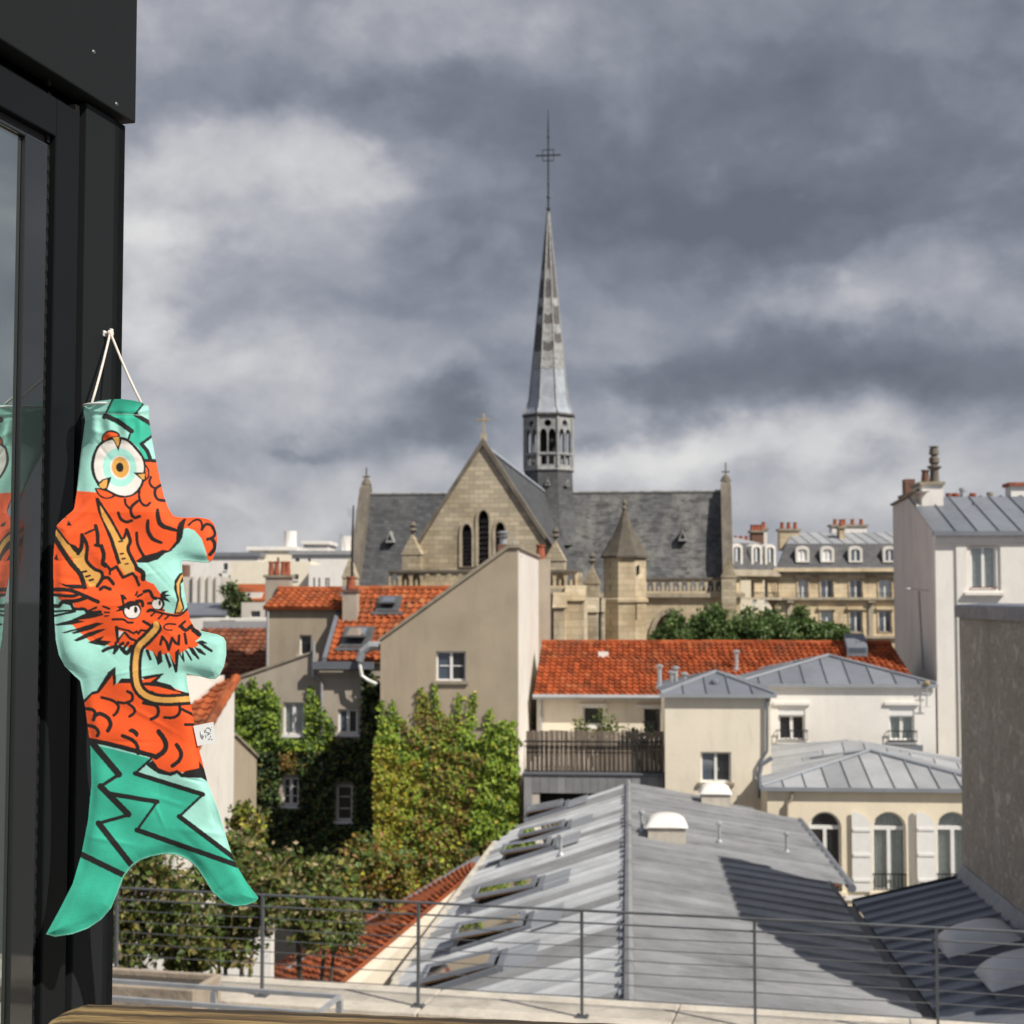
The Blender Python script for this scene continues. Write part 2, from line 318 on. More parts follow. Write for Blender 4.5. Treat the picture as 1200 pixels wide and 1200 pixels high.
M['cone'] = plaster('lichened_cone_stone', (.115, .10, .08), scale=1.6, var=.4, streak=.5, dirt=(.05, .045, .04)); M['stone4'] = stone('warm_ashlar', (.70, .575, .39), .9, .38, .10); M['patina'] = slate('mansard_slate', (.055, .057, .065), stain=.08); M['skyglass'] = glassy('rooflight_glass', .14, (.05, .058, .045), clear=False); M['pine'] = plain('varnished_pine', (.50, .25, .08), .5, var=.2)
M['sash'] = glassy('glossy_sash', .0, (.008, .010, .0105), clear=False)
M['ochre'] = plain('ochre_lichen_stone', (.42, .30, .14), .9, var=.3, scale=3)

# ------------------------------------------------------------------ meshes
class MB:
    def __init__(s): s.v = []; s.f = []; s.c = []; s.r = []; s.has_c = False; s.cur = None; s.rnd = None; s.mi = []; s.m = 0
    def add(s, vs, fs):
        o = len(s.v); s.v.extend([tuple(p) for p in vs])
        for f in fs:
            s.f.append(tuple(i + o for i in f)); s.c.append(s.cur or (1, 1, 1)); s.r.append(random.random() if s.rnd is None else s.rnd); s.mi.append(s.m)
        return s
    def quad(s, a, b, c, d): return s.add((a, b, c, d), ((0, 1, 2, 3),))
    def box(s, u0, u1, v0, v1, z0, z1):
        if u0 > u1: u0, u1 = u1, u0
        if v0 > v1: v0, v1 = v1, v0
        if z0 > z1: z0, z1 = z1, z0
        p = [(u0, v0, z0), (u1, v0, z0), (u1, v1, z0), (u0, v1, z0), (u0, v0, z1), (u1, v0, z1), (u1, v1, z1), (u0, v1, z1)]
        return s.add(p, ((3, 2, 1, 0), (4, 5, 6, 7), (0, 1, 5, 4), (1, 2, 6, 5), (2, 3, 7, 6), (3, 0, 4, 7)))
    def pbox(s, P, a0, a1, z0, z1, d0, d1):       # a box on a wall plane
        p = [P(a, z, d) for z in (z0, z1) for (a, d) in ((a0, d0), (a1, d0), (a1, d1), (a0, d1))]
        return s.add(p, ((3, 2, 1, 0), (4, 5, 6, 7), (0, 1, 5, 4), (1, 2, 6, 5), (2, 3, 7, 6), (3, 0, 4, 7)))
    def prism(s, poly, dvec):
        n = len(poly); d = Vector(dvec); a = [Vector(p) for p in poly]; b = [p + d for p in a]
        s.add(a + b, [tuple(range(n)), tuple(range(2 * n - 1, n - 1, -1))] + [(i, (i + 1) % n, (i + 1) % n + n, i + n) for i in range(n)])
        return s
    def tube(s, pts, r, n=8, cap=True):
        pts = [Vector(p) for p in pts]; rr = r if isinstance(r, (list, tuple)) else [r] * len(pts); vs = []
        for i, p in enumerate(pts):
            t = (pts[min(i + 1, len(pts) - 1)] - pts[max(i - 1, 0)]).normalized()
            x = t.orthogonal().normalized() if i == 0 else (px_ - t * px_.dot(t)).normalized()
            px_ = x; y = t.cross(x)
            for k in range(n):
                a = 2 * math.pi * k / n; vs.append(p + (x * math.cos(a) + y * math.sin(a)) * rr[i])
        fs = [(i * n + k, i * n + (k + 1) % n, (i + 1) * n + (k + 1) % n, (i + 1) * n + k) for i in range(len(pts) - 1) for k in range(n)]
        if cap: fs += [tuple(range(n - 1, -1, -1)), tuple(range((len(pts) - 1) * n, len(pts) * n))]
        return s.add(vs, fs)
    def lathe(s, c, prof, n=12, a0=0.0):
        vs = []
        for (r, z) in prof:
            for k in range(n):
                a = a0 + 2 * math.pi * k / n; vs.append((c[0] + r * math.cos(a), c[1] + r * math.sin(a), c[2] + z))
        L = len(prof)
        fs = [(i * n + k, i * n + (k + 1) % n, (i + 1) * n + (k + 1) % n, (i + 1) * n + k) for i in range(L - 1) for k in range(n)]
        fs += [tuple(range(n - 1, -1, -1)), tuple(range((L - 1) * n, L * n))]
        return s.add(vs, fs)
    def plate(s, outer, holes, P, d0, d1):        # a wall with openings: faces at d0 and d1, all edges closed
        loops = [outer] + list(holes)
        tr = tessellate_polygon([[Vector((a, z, 0)) for a, z in l] for l in loops])
        flat = [p for l in loops for p in l]; n = len(flat)
        vs = [P(a, z, d0) for a, z in flat] + [P(a, z, d1) for a, z in flat]
        fs = [tuple(t) for t in tr] + [tuple(i + n for i in reversed(t)) for t in tr]
        o = 0
        for l in loops:
            k = len(l)
            fs += [(o + i, o + (i + 1) % k, o + (i + 1) % k + n, o + i + n) for i in range(k)]; o += k
        return s.add(vs, fs)
    def build(s, name, mat, parent=None, smooth=False, kind=None, shift=True, bevel=0, label=None):
        me = bpy.data.meshes.new(name); vv = s.v
        if parent is not None and shift:
            fr = fr_of(parent)
            if fr: vv = [(a - fr.bu, b - fr.bv, c - fr.bz) for a, b, c in vv]
        me.from_pydata(vv, [], s.f)
        mats = mat if isinstance(mat, list) else [mat]
        for m in mats: me.materials.append(M[m] if isinstance(m, str) else m)
        if len(mats) > 1: me.polygons.foreach_set('material_index', s.mi)
        at = me.attributes.new('rnd', 'FLOAT', 'FACE'); at.data.foreach_set('value', s.r)
        if s.has_c:
            ac = me.attributes.new('Col', 'FLOAT_COLOR', 'FACE'); ac.data.foreach_set('color', [k for c in s.c for k in (c[0], c[1], c[2], 1.0)])
        if smooth: me.polygons.foreach_set('use_smooth', [True] * len(me.polygons))
        else: me.validate()
        me.update()
        o = bpy.data.objects.new(name, me); col.objects.link(o)
        if parent is not None: o.parent = parent
        if kind: o['kind'] = kind
        if label: o['label'] = label
        if bevel:
            b = o.modifiers.new('bevel', 'BEVEL'); b.width = bevel; b.segments = 2; b.limit_method = 'ANGLE'
        return o
def fr_of(o):
    while o is not None:
        if o.name in e_fr: return e_fr[o.name]
        o = o.parent
    return None
def VP(v): return lambda a, z, d: (a, v + d, z)                 # wall facing the viewer (-v)
def UP(u, sg=1): return lambda a, z, d: (u + d * sg, a, z)      # wall facing -u (sg=1) or +u (sg=-1)
def rect(a0, a1, z0, z1): return [(a0, z0), (a1, z0), (a1, z1), (a0, z1)]
def arch(a0, a1, z0, z1, k=.5, n=8, pointed=False):
    """opening with an arched head: springing at z1 - rise"""
    w = a1 - a0; c = (a0 + a1) / 2; pts = [(a0, z0), (a1, z0)]
    if pointed:
        rise = w * .87 * k * 2; zs = z1 - rise
        pts += [(a1 - (w / 2) * t ** 1.7, zs + rise * math.sin(t * math.pi / 2) ** .9) for t in [i / n for i in range(n + 1)]][:-1]
        pts += [(c, z1)]
        pts += [(a0 + (w / 2) * t ** 1.7, zs + rise * math.sin(t * math.pi / 2) ** .9) for t in [i / n for i in range(n, -1, -1)]][1:]
    else:
        rise = w * k; zs = z1 - rise
        pts += [(c + w / 2 * math.cos(math.pi * i / (2 * n)), zs + rise * math.sin(math.pi * i / (2 * n))) for i in range(2 * n + 1)]
    return pts

def window(root, P, a0, a1, z0, z1, rev=.16, panes=2, cross=0, glass=('glass', 'glass'), curtain=None, sill=True, fw=.05, mat='wframe', sillmat=None, name='window', bars=None):
    """frame as the part, panes / sill / curtain as its sub-parts"""
    if a0 > a1: a0, a1 = a1, a0
    if z0 > z1: z0, z1 = z1, z0
    m = MB(); w = a1 - a0
    m.pbox(P, a0, a0 + fw, z0, z1, rev - .06, rev); m.pbox(P, a1 - fw, a1, z0, z1, rev - .06, rev)
    m.pbox(P, a0 + fw, a1 - fw, z0, z0 + fw, rev - .06, rev); m.pbox(P, a0 + fw, a1 - fw, z1 - fw, z1, rev - .06, rev)
    for i in range(1, panes): c = a0 + w * i / panes; m.pbox(P, c - fw * .75, c + fw * .75, z0 + fw, z1 - fw, rev - .07, rev - .003)
    for i in range(cross):
        z = z0 + (z1 - z0) * (i + 1) / (cross + 1)
        for k in range(panes): m.pbox(P, a0 + fw + (w - 2 * fw) * k / panes + .04, a0 + fw + (w - 2 * fw) * (k + 1) / panes - .04, z - .015, z + .015, rev - .05, rev - .01)
    o = m.build(name, mat, root)
    for i in range(panes):
        q = MB(); x0 = a0 + fw * .5 + (w - fw) * i / panes; x1 = a0 + fw * .5 + (w - fw) * (i + 1) / panes
        q.pbox(P, x0 + .002, x1 - .002, z0 + .01, z1 - .01, rev - .022, rev - .012); q.build('pane', glass[i % len(glass)], o)
    if curtain:
        q = MB(); n = 14
        for i in range(n):
            t0 = a0 + w * i / n; t1 = a0 + w * (i + 1) / n; d = (.03, .05)[i % 2]; e = (.05, .03)[i % 2]
            q.quad(P(t0, z0, rev + d), P(t1, z0, rev + e), P(t1, z1, rev + e), P(t0, z1, rev + d))
        q.build('curtain', curtain, o)
    q = MB(); q.pbox(P, a0 - .02, a1 + .02, z0 - .02, z1 + .02, rev + .10, rev + .14); q.build('dark_interior', 'void', o)
    if sill: q = MB(); q.pbox(P, a0 - .08, a1 + .08, z0 - .09, z0 - .002, -.08, rev - .005); q.build('sill', sillmat or mat, o)
    if bars:
        q = MB(); bz0, bz1 = bars
        q.pbox(P, a0 - .06, a1 + .06, bz1 - .03, bz1, -.12, -.09); q.pbox(P, a0 - .06, a1 + .06, bz0, bz0 + .025, -.12, -.09)
        n = max(4, int(w / .11))
        for i in range(n + 1): x = a0 - .04 + (w + .08) * i / n; q.pbox(P, x - .008, x + .008, bz0 + .025, bz1 - .03, -.115, -.095)
        for x in (a0 - .06, a1 + .04): q.pbox(P, x, x + .02, bz1 - .028, bz1 - .004, -.092, 0)
        q.build('railing', 'iron', o)
    return o

def clip(poly, a, keep_ge):
    out = []
    for i in range(len(poly)):
        p, q = poly[i], poly[(i + 1) % len(poly)]
        ip = (p[0] >= a) == keep_ge or p[0] == a; iq = (q[0] >= a) == keep_ge or q[0] == a
        if ip: out.append(p)
        if ip != iq:
            t = (a - p[0]) / (q[0] - p[0]); out.append((a, p[1] + (q[1] - p[1]) * t))
    return out
def seam_roof(root, poly, seam, spacing, mat, rib=.035, ribw=.03, ribs=0, name='zinc_panel', thick=.02, offs=0.0, tone=None, mats=None):
    """one panel object per bay of a standing-seam (or ribbed) roof; poly = planar 3-D polygon, seam = direction up the slope"""
    P = [Vector(p) for p in poly]; n = Vector((0, 0, 0))
    for i in range(1, len(P) - 1): n += (P[i] - P[0]).cross(P[i + 1] - P[0])
    n.normalize()
    if n.z < 0: n = -n
    b = Vector(seam); b = (b - n * b.dot(n)).normalized(); a = b.cross(n).normalized()
    two = [((p - P[0]).dot(a), (p - P[0]).dot(b)) for p in P]
    lo = min(p[0] for p in two); hi = max(p[0] for p in two); x = lo - offs; out = []; i = 0
    while x < hi - 1e-4:
        x1 = min(hi, x + spacing); c = clip(clip(two, max(x, lo), True), x1, False); i += 1
        if len(c) >= 3 and x1 - max(x, lo) > .02:
            m = MB(); m.rnd = tone[i % len(tone)] if tone else random.random()
            w3 = lambda q, h=0.0: P[0] + a * q[0] + b * q[1] + n * h
            m.prism([w3(q) for q in c], n * -thick)
            def rib_at(xr, hh, ww):
                ys = []
                for k in range(len(c)):
                    p, q = c[k], c[(k + 1) % len(c)]
                    if (p[0] - xr) * (q[0] - xr) <= 0 and abs(p[0] - q[0]) > 1e-6: ys.append(p[1] + (q[1] - p[1]) * (xr - p[0]) / (q[0] - p[0]))
                if len(ys) >= 2 and max(ys) - min(ys) > .05:
                    y0, y1 = min(ys), max(ys)
                    bt = [w3((xr - ww, y0), -.001), w3((xr + ww, y0), -.001), w3((xr + ww * .6, y0), hh), w3((xr - ww * .6, y0), hh)]
                    m.prism(bt, b * (y1 - y0))
            if max(x, lo) > lo + .01: rib_at(max(x, lo) + ribw, rib, ribw)
            for k in range(ribs): rib_at(x + (k + .5) * spacing / ribs if x + (k + .5) * spacing / ribs > max(x, lo) + ribw * 2 and x + (k + .5) * spacing / ribs < x1 - ribw else -999, rib * .8, ribw)
            mm = mat if not mats else mats[i % len(mats)]
            out.append(m.build(name, mm, root))
        x = x1
    return out

def tile_roof(root, e0, e1, r1, r0, mat, tw=.24, rh=.34, name='tile_courses'):
    """courses of pan tiles with rolls and lapped lower edges, from eave e0-e1 up to ridge r0-r1"""
    e0, e1, r0, r1 = map(Vector, (e0, e1, r0, r1)); nrow = max(2, int(round((r0 - e0).length / rh))); m = MB()
    for j in range(nrow):
        t0 = j / nrow; t1 = (j + 1.12) / nrow
        A, B = e0.lerp(r0, t0), e1.lerp(r1, t0); C, D = e1.lerp(r1, t1), e0.lerp(r0, t1)
        nrm = (B - A).cross(D - A).normalized()
        if nrm.z < 0: nrm = -nrm
        nt_ = max(2, int(round((B - A).length / tw)))
        for i in range(nt_):
            p = []
            lift = .05 + random.uniform(-.012, .012)
            for s_, hh in ((0, 0), (.18, .045), (.38, .045), (.55, .0), (1.0, .0)):
                s = (i + s_) / nt_
                p.append((A.lerp(B, s) + nrm * (hh + lift), D.lerp(C, s) + nrm * (hh + .002)))
            m.rnd = random.random()
            vs = [q[0] for q in p] + [q[1] for q in p] + [p[0][0] - nrm * .05, p[4][0] - nrm * .05]
            m.add(vs, ((0, 1, 6, 5), (1, 2, 7, 6), (2, 3, 8, 7), (3, 4, 9, 8), (10, 3, 2, 1, 0), (10, 11, 4, 3)))
    nrm = (e1 - e0).cross(r0 - e0).normalized(); nrm = nrm if nrm.z > 0 else -nrm
    m.rnd = .2; m.prism([e0, e1, r1, r0], nrm * -.08)
    return m.build(name, mat, root, kind='stuff')
def ridge_tiles(root, a, b, mat, r=.12, step=.42, name='ridge_tile'):
    a, b = Vector(a), Vector(b); n = max(1, int((b - a).length / step)); me = None; m = MB(); d = (b - a).normalized()
    for i in range(n):
        p = a.lerp(b, i / n); q = a.lerp(b, (i + 1.08) / n); m.rnd = random.random(); jig = random.uniform(-.01, .01)
        m.tube([p + Vector((0, 0, jig)), q + Vector((0, 0, jig))], [r * 1.06, r * .94], 8)
    return m.build('ridge_tiles', mat, root, kind='stuff')

def pots(root, pts, r=.1, h=.4, mat='pot'):
    for (u, v, z) in pts:
        m = MB(); m.lathe((u, v, z), [(r, 0), (r * 1.1, .03), (r * .82, h * .85), (r * 1.05, h * .88), (r * 1.05, h), (r * .7, h), (r * .68, h * .6)], 10); m.build('chimney_pot', mat, root, smooth=False)

# leaves
def leaves(name, root, pts, size, cols, sprd=.5, smoothn=None, kind='stuff', aspect=.62, flat=None):
    m = MB(); m.has_c = True
    for (p, ci) in pts:
        s = size * random.uniform(.6, 1.35); p = Vector(p)
        if flat is None: n = Vector((random.gauss(0, 1), random.gauss(0, 1), random.gauss(.5, .8))).normalized()
        else: n = (Vector(flat) + Vector((random.gauss(0, sprd), random.gauss(0, sprd), random.gauss(.15, sprd)))).normalized()
        x = n.orthogonal().normalized(); x = Matrix.Rotation(random.uniform(0, 6.28), 3, n) @ x; y = n.cross(x)
        c = random.choice(cols[ci % len(cols)]); k = random.uniform(.75, 1.25); m.cur = tuple(min(1, q * k) for q in c)
        fold = n * s * .12
        m.add((p - x * s * .5, p + y * s * .5 * aspect + fold, p + x * s * .5, p - y * s * .5 * aspect + fold), ((0, 1, 2), (0, 2, 3)))
    return m.build(name, 'leaf', root, kind=kind)
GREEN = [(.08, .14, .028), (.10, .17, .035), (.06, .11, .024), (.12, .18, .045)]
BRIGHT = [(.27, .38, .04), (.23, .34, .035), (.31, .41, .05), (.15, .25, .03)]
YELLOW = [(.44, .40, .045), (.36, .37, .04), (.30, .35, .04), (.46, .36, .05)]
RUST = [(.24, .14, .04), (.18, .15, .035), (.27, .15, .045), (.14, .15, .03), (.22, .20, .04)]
SHADEG = [(.008, .018, .006), (.012, .024, .007), (.010, .020, .006)]  # near-black greens: the court's shade is put into the leaf colour
AUT = [(.10, .145, .028), (.13, .155, .035), (.06, .095, .02), (.20, .16, .05), (.11, .10, .03), (.09, .15, .025), (.055, .085, .018), (.17, .20, .04), (.24, .23, .05)]
PALE = [(.36, .27, .17), (.30, .24, .13), (.26, .22, .08)]

G_ANG = -math.atan(135 / F)       # the yard's building grid: everything behind the terrace is square to the zinc ridge
# ================================================================== the ground
g = MB(); g.quad((-3000, -600, 0), (3000, -600, 0), (3000, 5000, 0), (-3000, 5000, 0)); tag(g.build('ground', 'asphalt'), kind='structure')

# ================================================================== the dark clad corner with the glass door
WF = Fr(-math.atan(445 / F), 0, 0)
_x, _y = W(122, 388, 1.95)[:2]
WU = WF.local(_x, _y)[0]                 # the cladding face is u = WU, facing +u
WP = UP(WU, -1)
wv = lambda px: WF.sd(px, 700, WU)[0]
wz = lambda px, py: WF.sd(px, py, WU)[1]
wvd = lambda px, d: WF.sd(px, 700, WU - d)[0]
V0, VG, VS, VK, VF, VJ0, VJ1, VC = -2.2, wvd(15, .010), wvd(48, .004), wv(55), wvd(57, .002), wv(86.5), wv(92), wv(139)
WF.bu, WF.bv = WU - .3, 1.0
wall = WF.root('clad_wall', 'anthracite metal clad house corner with a glazed door', 'wall')
ZT = wz(152, 147); ZO = wz(95, 131); ZI = wz(62, 157); ZG = wz(29, 157); ZB = 11.0
m = MB(); m.box(WU - 3.5, WU - .09, V0, VC - .035, 0, H + 2.4); m.build('wall_core', 'void', wall)
m = MB(); m.pbox(WP, VJ1 + .001, VC, ZB, ZT - .004, 0, .02); m.box(WU - 3.5, WU - .0, VC - .03, VC, 0, ZT - .004); m.build('cladding_panel', 'clad', wall, bevel=.0015)
m = MB(); m.pbox(WP, V0, VC + .006, ZT, H + 2.5, -.012, .02); m.box(WU - 3.5, WU - .021, VC - .02, VC + .006, ZT, H + 2.5); m.build('cladding_panel', 'clad', wall, bevel=.002)
m = MB(); m.pbox(WP, VC + .006, VC + .013, wz(161, 44), H + 2.5, -.004, .03); m.build('edge_trim', 'galv', wall)
m = MB(); m.pbox(WP, VJ0 + .001, VJ1, ZB, ZO + .012, .010, .03); m.build('sealant_joint', 'joint', wall)
m = MB(); m.pbox(WP, V0, VJ0, ZO + .0005, ZT - .008, .022, .04); m.build('lintel_gap', 'gasket', wall)
fr_ = MB(); fr_.pbox(WP, VF, VJ0, ZB, ZO, .002, .07); fr_.pbox(WP, V0, VF - .0005, ZI, ZO, .002, .07); fo = fr_.build('door_frame', 'frame', wall, bevel=.002)
m = MB(); m.pbox(WP, VS, VF - .0005, ZB, ZI - .0005, .012, .08); m.pbox(WP, V0, VS, ZI - .012, ZI - .0006, .012, .08)
for i in range(120): z_ = ZB + 2.0 + i * .018; m.pbox(WP, VS + .004, VS + .010, z_, z_ + .009, .009, .013)
m.build('gasket', 'gasket', fo)
m = MB(); m.pbox(WP, VG, VS - .002, ZB, ZI - .014, .004, .07); m.pbox(WP, V0, VG - .0005, ZG, ZI - .014, .004, .07); so = m.build('door_sash', 'sash', wall, bevel=.0015)
m = MB(); m.pbox(WP, V0, VG - .001, ZB, ZG - .001, .010, .03); m.build('glass_pane', 'solar', so)
for px, py in ((127, 123), (100, 62)):
    v_, z_ = WF.sd(px, py, WU); m = MB()
    m.add([WP(v_ + .0032 * math.cos(k), z_ + .0032 * math.sin(k), -.012) for k in [i * .628 for i in range(10)]] + [WP(v_ + .002 * math.cos(k), z_ + .002 * math.sin(k), -.0135) for k in [i * .628 for i in range(10)]],
          [tuple(range(10, 20))] + [(i, (i + 1) % 10, (i + 1) % 10 + 10, i + 10) for i in range(10)])
    m.build('screw', 'steel', wall)
hv, hz_ = WF.sd(122, 391, WU)
m = MB()
m.tube([WP(hv, hz_, .0), WP(hv, hz_, -.006), WP(hv, hz_ + .002, -.010), WP(hv, hz_ + .006, -.011)], .003, 8) 
m.pbox(WP, hv - .003, hv + .003, hz_ - .004, hz_ + .004, -.002, .001); m.build('hook', 'plastic', wall, bevel=.001)

# ================================================================== the windsock
AA, BB, CC, DD, EE, FF_, GG = (50, 450, 8), (50, 580, 8), (130, 580, 8), (50, 680, 8), (130, 680, 8), (80, 780, 6.667), (40, 860, 4.444)
def T(c, pts): return [(c[0] + x / c[2], c[1] + y / c[2]) for x, y in pts]
OUT = [(98, 477), (100, 474.5), (107, 472), (115, 470), (131, 468), (142.5, 467.5), (157.5, 469.5), (167.5, 472.5), (173, 476), (175, 479.5), (175, 492.5), (177.5, 510), (182.5, 537.5), (187.5, 562.5), (192.5, 583),
       (197.5, 596), (202.5, 604), (208, 606), (215, 606.6), (233.7, 606.3), (245, 608.7), (250.6, 613.7), (253.7, 623.7), (254.6, 632.5), (253, 645), (249.4, 655), (246, 659), (240, 659.6), (230, 658.5), (216, 657), (213, 658),
       (213.7, 670), (216, 692.5), (219.4, 711), (223, 727), (228.7, 736.5), (236, 739.4), (255, 743.7), (262, 747), (265, 752.5), (265.2, 767.5), (262.5, 781), (257.5, 791), (252.5, 795.6), (246, 795.8), (236, 793), (218.4, 789.8),
       (219.4, 800), (222.5, 819), (227.7, 849), (231.5, 871.5), (239, 900), (243.6, 918.5), (256, 950), (269.5, 995), (277.4, 1015), (290, 1035.5), (303, 1052.4), (299, 1057.5), (287.5, 1061.4), (274, 1062), (263, 1058),
       (249, 1045.6), (240, 1031), (231, 1017.5), (220, 1007.4), (206.5, 1001.7), (193, 1001), (177, 1004), (164, 1008.5), (153.6, 1016.4), (144.6, 1028.7), (136.7, 1049), (130, 1064.7), (118.7, 1078), (103, 1088.4), (85, 1095),
       (64.7, 1098), (53.5, 1095), (69, 1067), (85, 1035.5), (95, 1001.7), (103, 961), (106.8, 918.5), (105.7, 878), (104, 862), (99.5, 828), (97, 816), (93.7, 798), (87.5, 792.5), (76, 781), (68.7, 767.5), (65, 750),
       (63.7, 730), (62.5, 692.5), (62, 655), (63.7, 632.5), (66, 616), (75, 607), (85, 598.7), (86.5, 596), (90, 573.7), (93.7, 537.5), (100, 492.5), (98, 483)]
PX0, PY0, PX1, PY1, SS = 48, 462, 310, 1104, 3
PW, PH = int((PX1 - PX0) * SS), int((PY1 - PY0) * SS)
CAN = np.zeros((PH, PW, 3), np.float32)
def s2l(c): return [((k / 255) / 12.92 if k / 255 <= .04045 else ((k / 255 + .055) / 1.055) ** 2.4) for k in c]
MINT, TEAL, ORNG, INK, GOLD, WHT = [np.array(s2l(c), np.float32) * k for c, k in (((170, 233, 222), .92), ((52, 184, 156), .95), ((250, 92, 30), .95), ((14, 12, 12), 1), ((226, 168, 84), .95), ((240, 234, 230), .9))]
CAN[:] = MINT
def smooth_pts(p, closed=False, n=6):
    if len(p) < 3: return p
    q = []; L = len(p)
    for i in range(L if closed else L - 1):
        g_ = (lambda k: p[k % L]) if closed else (lambda k: p[max(0, min(L - 1, k))])
        a, b, c, d = map(np.array, (g_(i - 1), g_(i), g_(i + 1), g_(i + 2)))
        for t in np.linspace(0, 1, n, endpoint=False): q.append(tuple(.5 * ((2 * b) + (c - a) * t + (2 * a - 5 * b + 4 * c - d) * t * t + (3 * b - a - 3 * c + d) * t ** 3)))
    if not closed: q.append(tuple(p[-1]))
    return q
def fill(pts, c, sm=False):
    if sm: pts = smooth_pts(pts, True)
    P_ = (np.array(pts, np.float64) - (PX0, PY0)) * SS
    x0, y0 = np.maximum(0, np.floor(P_.min(0))).astype(int); x1, y1 = np.ceil(P_.max(0)).astype(int) + 1; x1 = min(x1, PW); y1 = min(y1, PH)
    if x1 <= x0 or y1 <= y0: return
    yy, xx = np.mgrid[y0:y1, x0:x1]; ins = np.zeros(yy.shape, bool)
    for i in range(len(P_)):
        (ax, ay), (bx, by) = P_[i], P_[(i + 1) % len(P_)]
        if ay == by: continue
        cr_ = ((ay > yy) != (by > yy)); xi = ax + (yy - ay) * (bx - ax) / (by - ay); ins ^= cr_ & (xx < xi)
    CAN[y0:y1, x0:x1][ins] = c
def stroke(pts, w, c=None, sm=True, taper=0):
    c = INK if c is None else c
    if sm and len(pts) > 2: pts = smooth_pts(pts)
    P_ = (np.array(pts, np.float64) - (PX0, PY0)) * SS; n = len(P_) - 1
    for i in range(n):
        t = (i + .5) / n; ww = w * (1 - taper * abs(2 * t - 1) ** 2); r = ww * SS / 2
        (ax, ay), (bx, by) = P_[i], P_[i + 1]
        x0 = int(max(0, min(ax, bx) - r - 1)); x1 = int(min(PW, max(ax, bx) + r + 2)); y0 = int(max(0, min(ay, by) - r - 1)); y1 = int(min(PH, max(ay, by) + r + 2))
        if x1 <= x0 or y1 <= y0: continue
        yy, xx = np.mgrid[y0:y1, x0:x1]; L2 = (bx - ax) ** 2 + (by - ay) ** 2 + 1e-9
        tt = np.clip(((xx - ax) * (bx - ax) + (yy - ay) * (by - ay)) / L2, 0, 1)
        d = (xx - ax - tt * (bx - ax)) ** 2 + (yy - ay - tt * (by - ay)) ** 2
        CAN[y0:y1, x0:x1][d < r * r] = c
def ell(c, cx, cy, rx, ry, colr, rot=0.0):
    p = [(cx + rx * math.cos(a) * math.cos(rot) - ry * math.sin(a) * math.sin(rot), cy + rx * math.cos(a) * math.sin(rot) + ry * math.sin(a) * math.cos(rot)) for a in [i * 2 * math.pi / 40 for i in range(40)]]
    fill(T(c, p), colr)
def S(cr, pts, w, **k): stroke(T(cr, pts), w * (1.0 if 'c' in k else 1.25) / cr[2], **k)
def Fp(c, pts, colr=None, sm=False): fill(T(c, pts), INK if colr is None else colr, sm)

# -- the big orange areas
fill([(80, 574), (113, 577), (150, 583), (167, 540), (190, 540), (196, 585), (204, 603), (217, 605), (212.5, 630), (210, 635), (200, 645), (192.5, 649), (185, 655), (174, 658.7), (160, 658.7), (163, 668), (169, 677), (172, 681),
      (180, 684), (184, 690), (189, 697), (190, 706), (192.5, 717), (205, 719), (211, 717.5), (221, 713.5), (226, 730), (234, 739), (234.5, 747), (229, 751), (233, 755), (230, 758), (221, 760), (216, 762.5), (210, 766), (206, 777), (203.7, 777),
      (198, 765), (192.5, 766), (183.7, 770), (180, 763.7), (168.7, 760), (157.5, 755), (150, 758.7), (137.5, 755), (130, 757.5), (122.5, 755), (112.5, 755), (105, 751), (91, 738.7), (85, 732.5), (80, 731), (100, 718.7), (98, 714), (87.5, 712.5), (85, 706),
      (71, 703.7), (63.7, 696), (50, 687.5), (50, 600)], ORNG)
Fp(CC, [(690, 205), (850, 195), (1010, 220), (1010, 560), (935, 640), (905, 600), (880, 500), (845, 405), (785, 335), (720, 308), (680, 318), (660, 300)], ORNG)
fill(T(FF_, [(100, 290), (180, 215), (230, 190), (345, 40), (362, 150), (400, 125), (490, 120), (570, 110), (740, 65), (690, 125), (800, 165), (960, 225), (1000, 470), (1070, 800), (1080, 835), (870, 835), (800, 850), (700, 800), (640, 720), (550, 690), (140, 580)]), ORNG)
# -- top zigzag
Fp(AA, [(650, 130), (700, 120), (935, 120), (935, 195), (865, 280), (1000, 370), (1040, 400), (1040, 480), (925, 560), (1000, 700), (945, 715), (900, 600), (800, 510), (830, 450), (570, 310), (590, 270)], TEAL)
S(AA, [(655, 140), (585, 285)], 16); S(AA, [(585, 295), (700, 345), (830, 440)], 38, sm=False); S(AA, [(828, 440), (800, 520)], 16); S(AA, [(575, 310), (600, 300)], 34)
S(AA, [(938, 190), (868, 280)], 15); S(AA, [(870, 285), (1010, 370)], 34); S(AA, [(1025, 485), (925, 560)], 22); S(AA, [(925, 562), (980, 630), (1008, 705)], 30); S(AA, [(950, 716), (1075, 718)], 26)
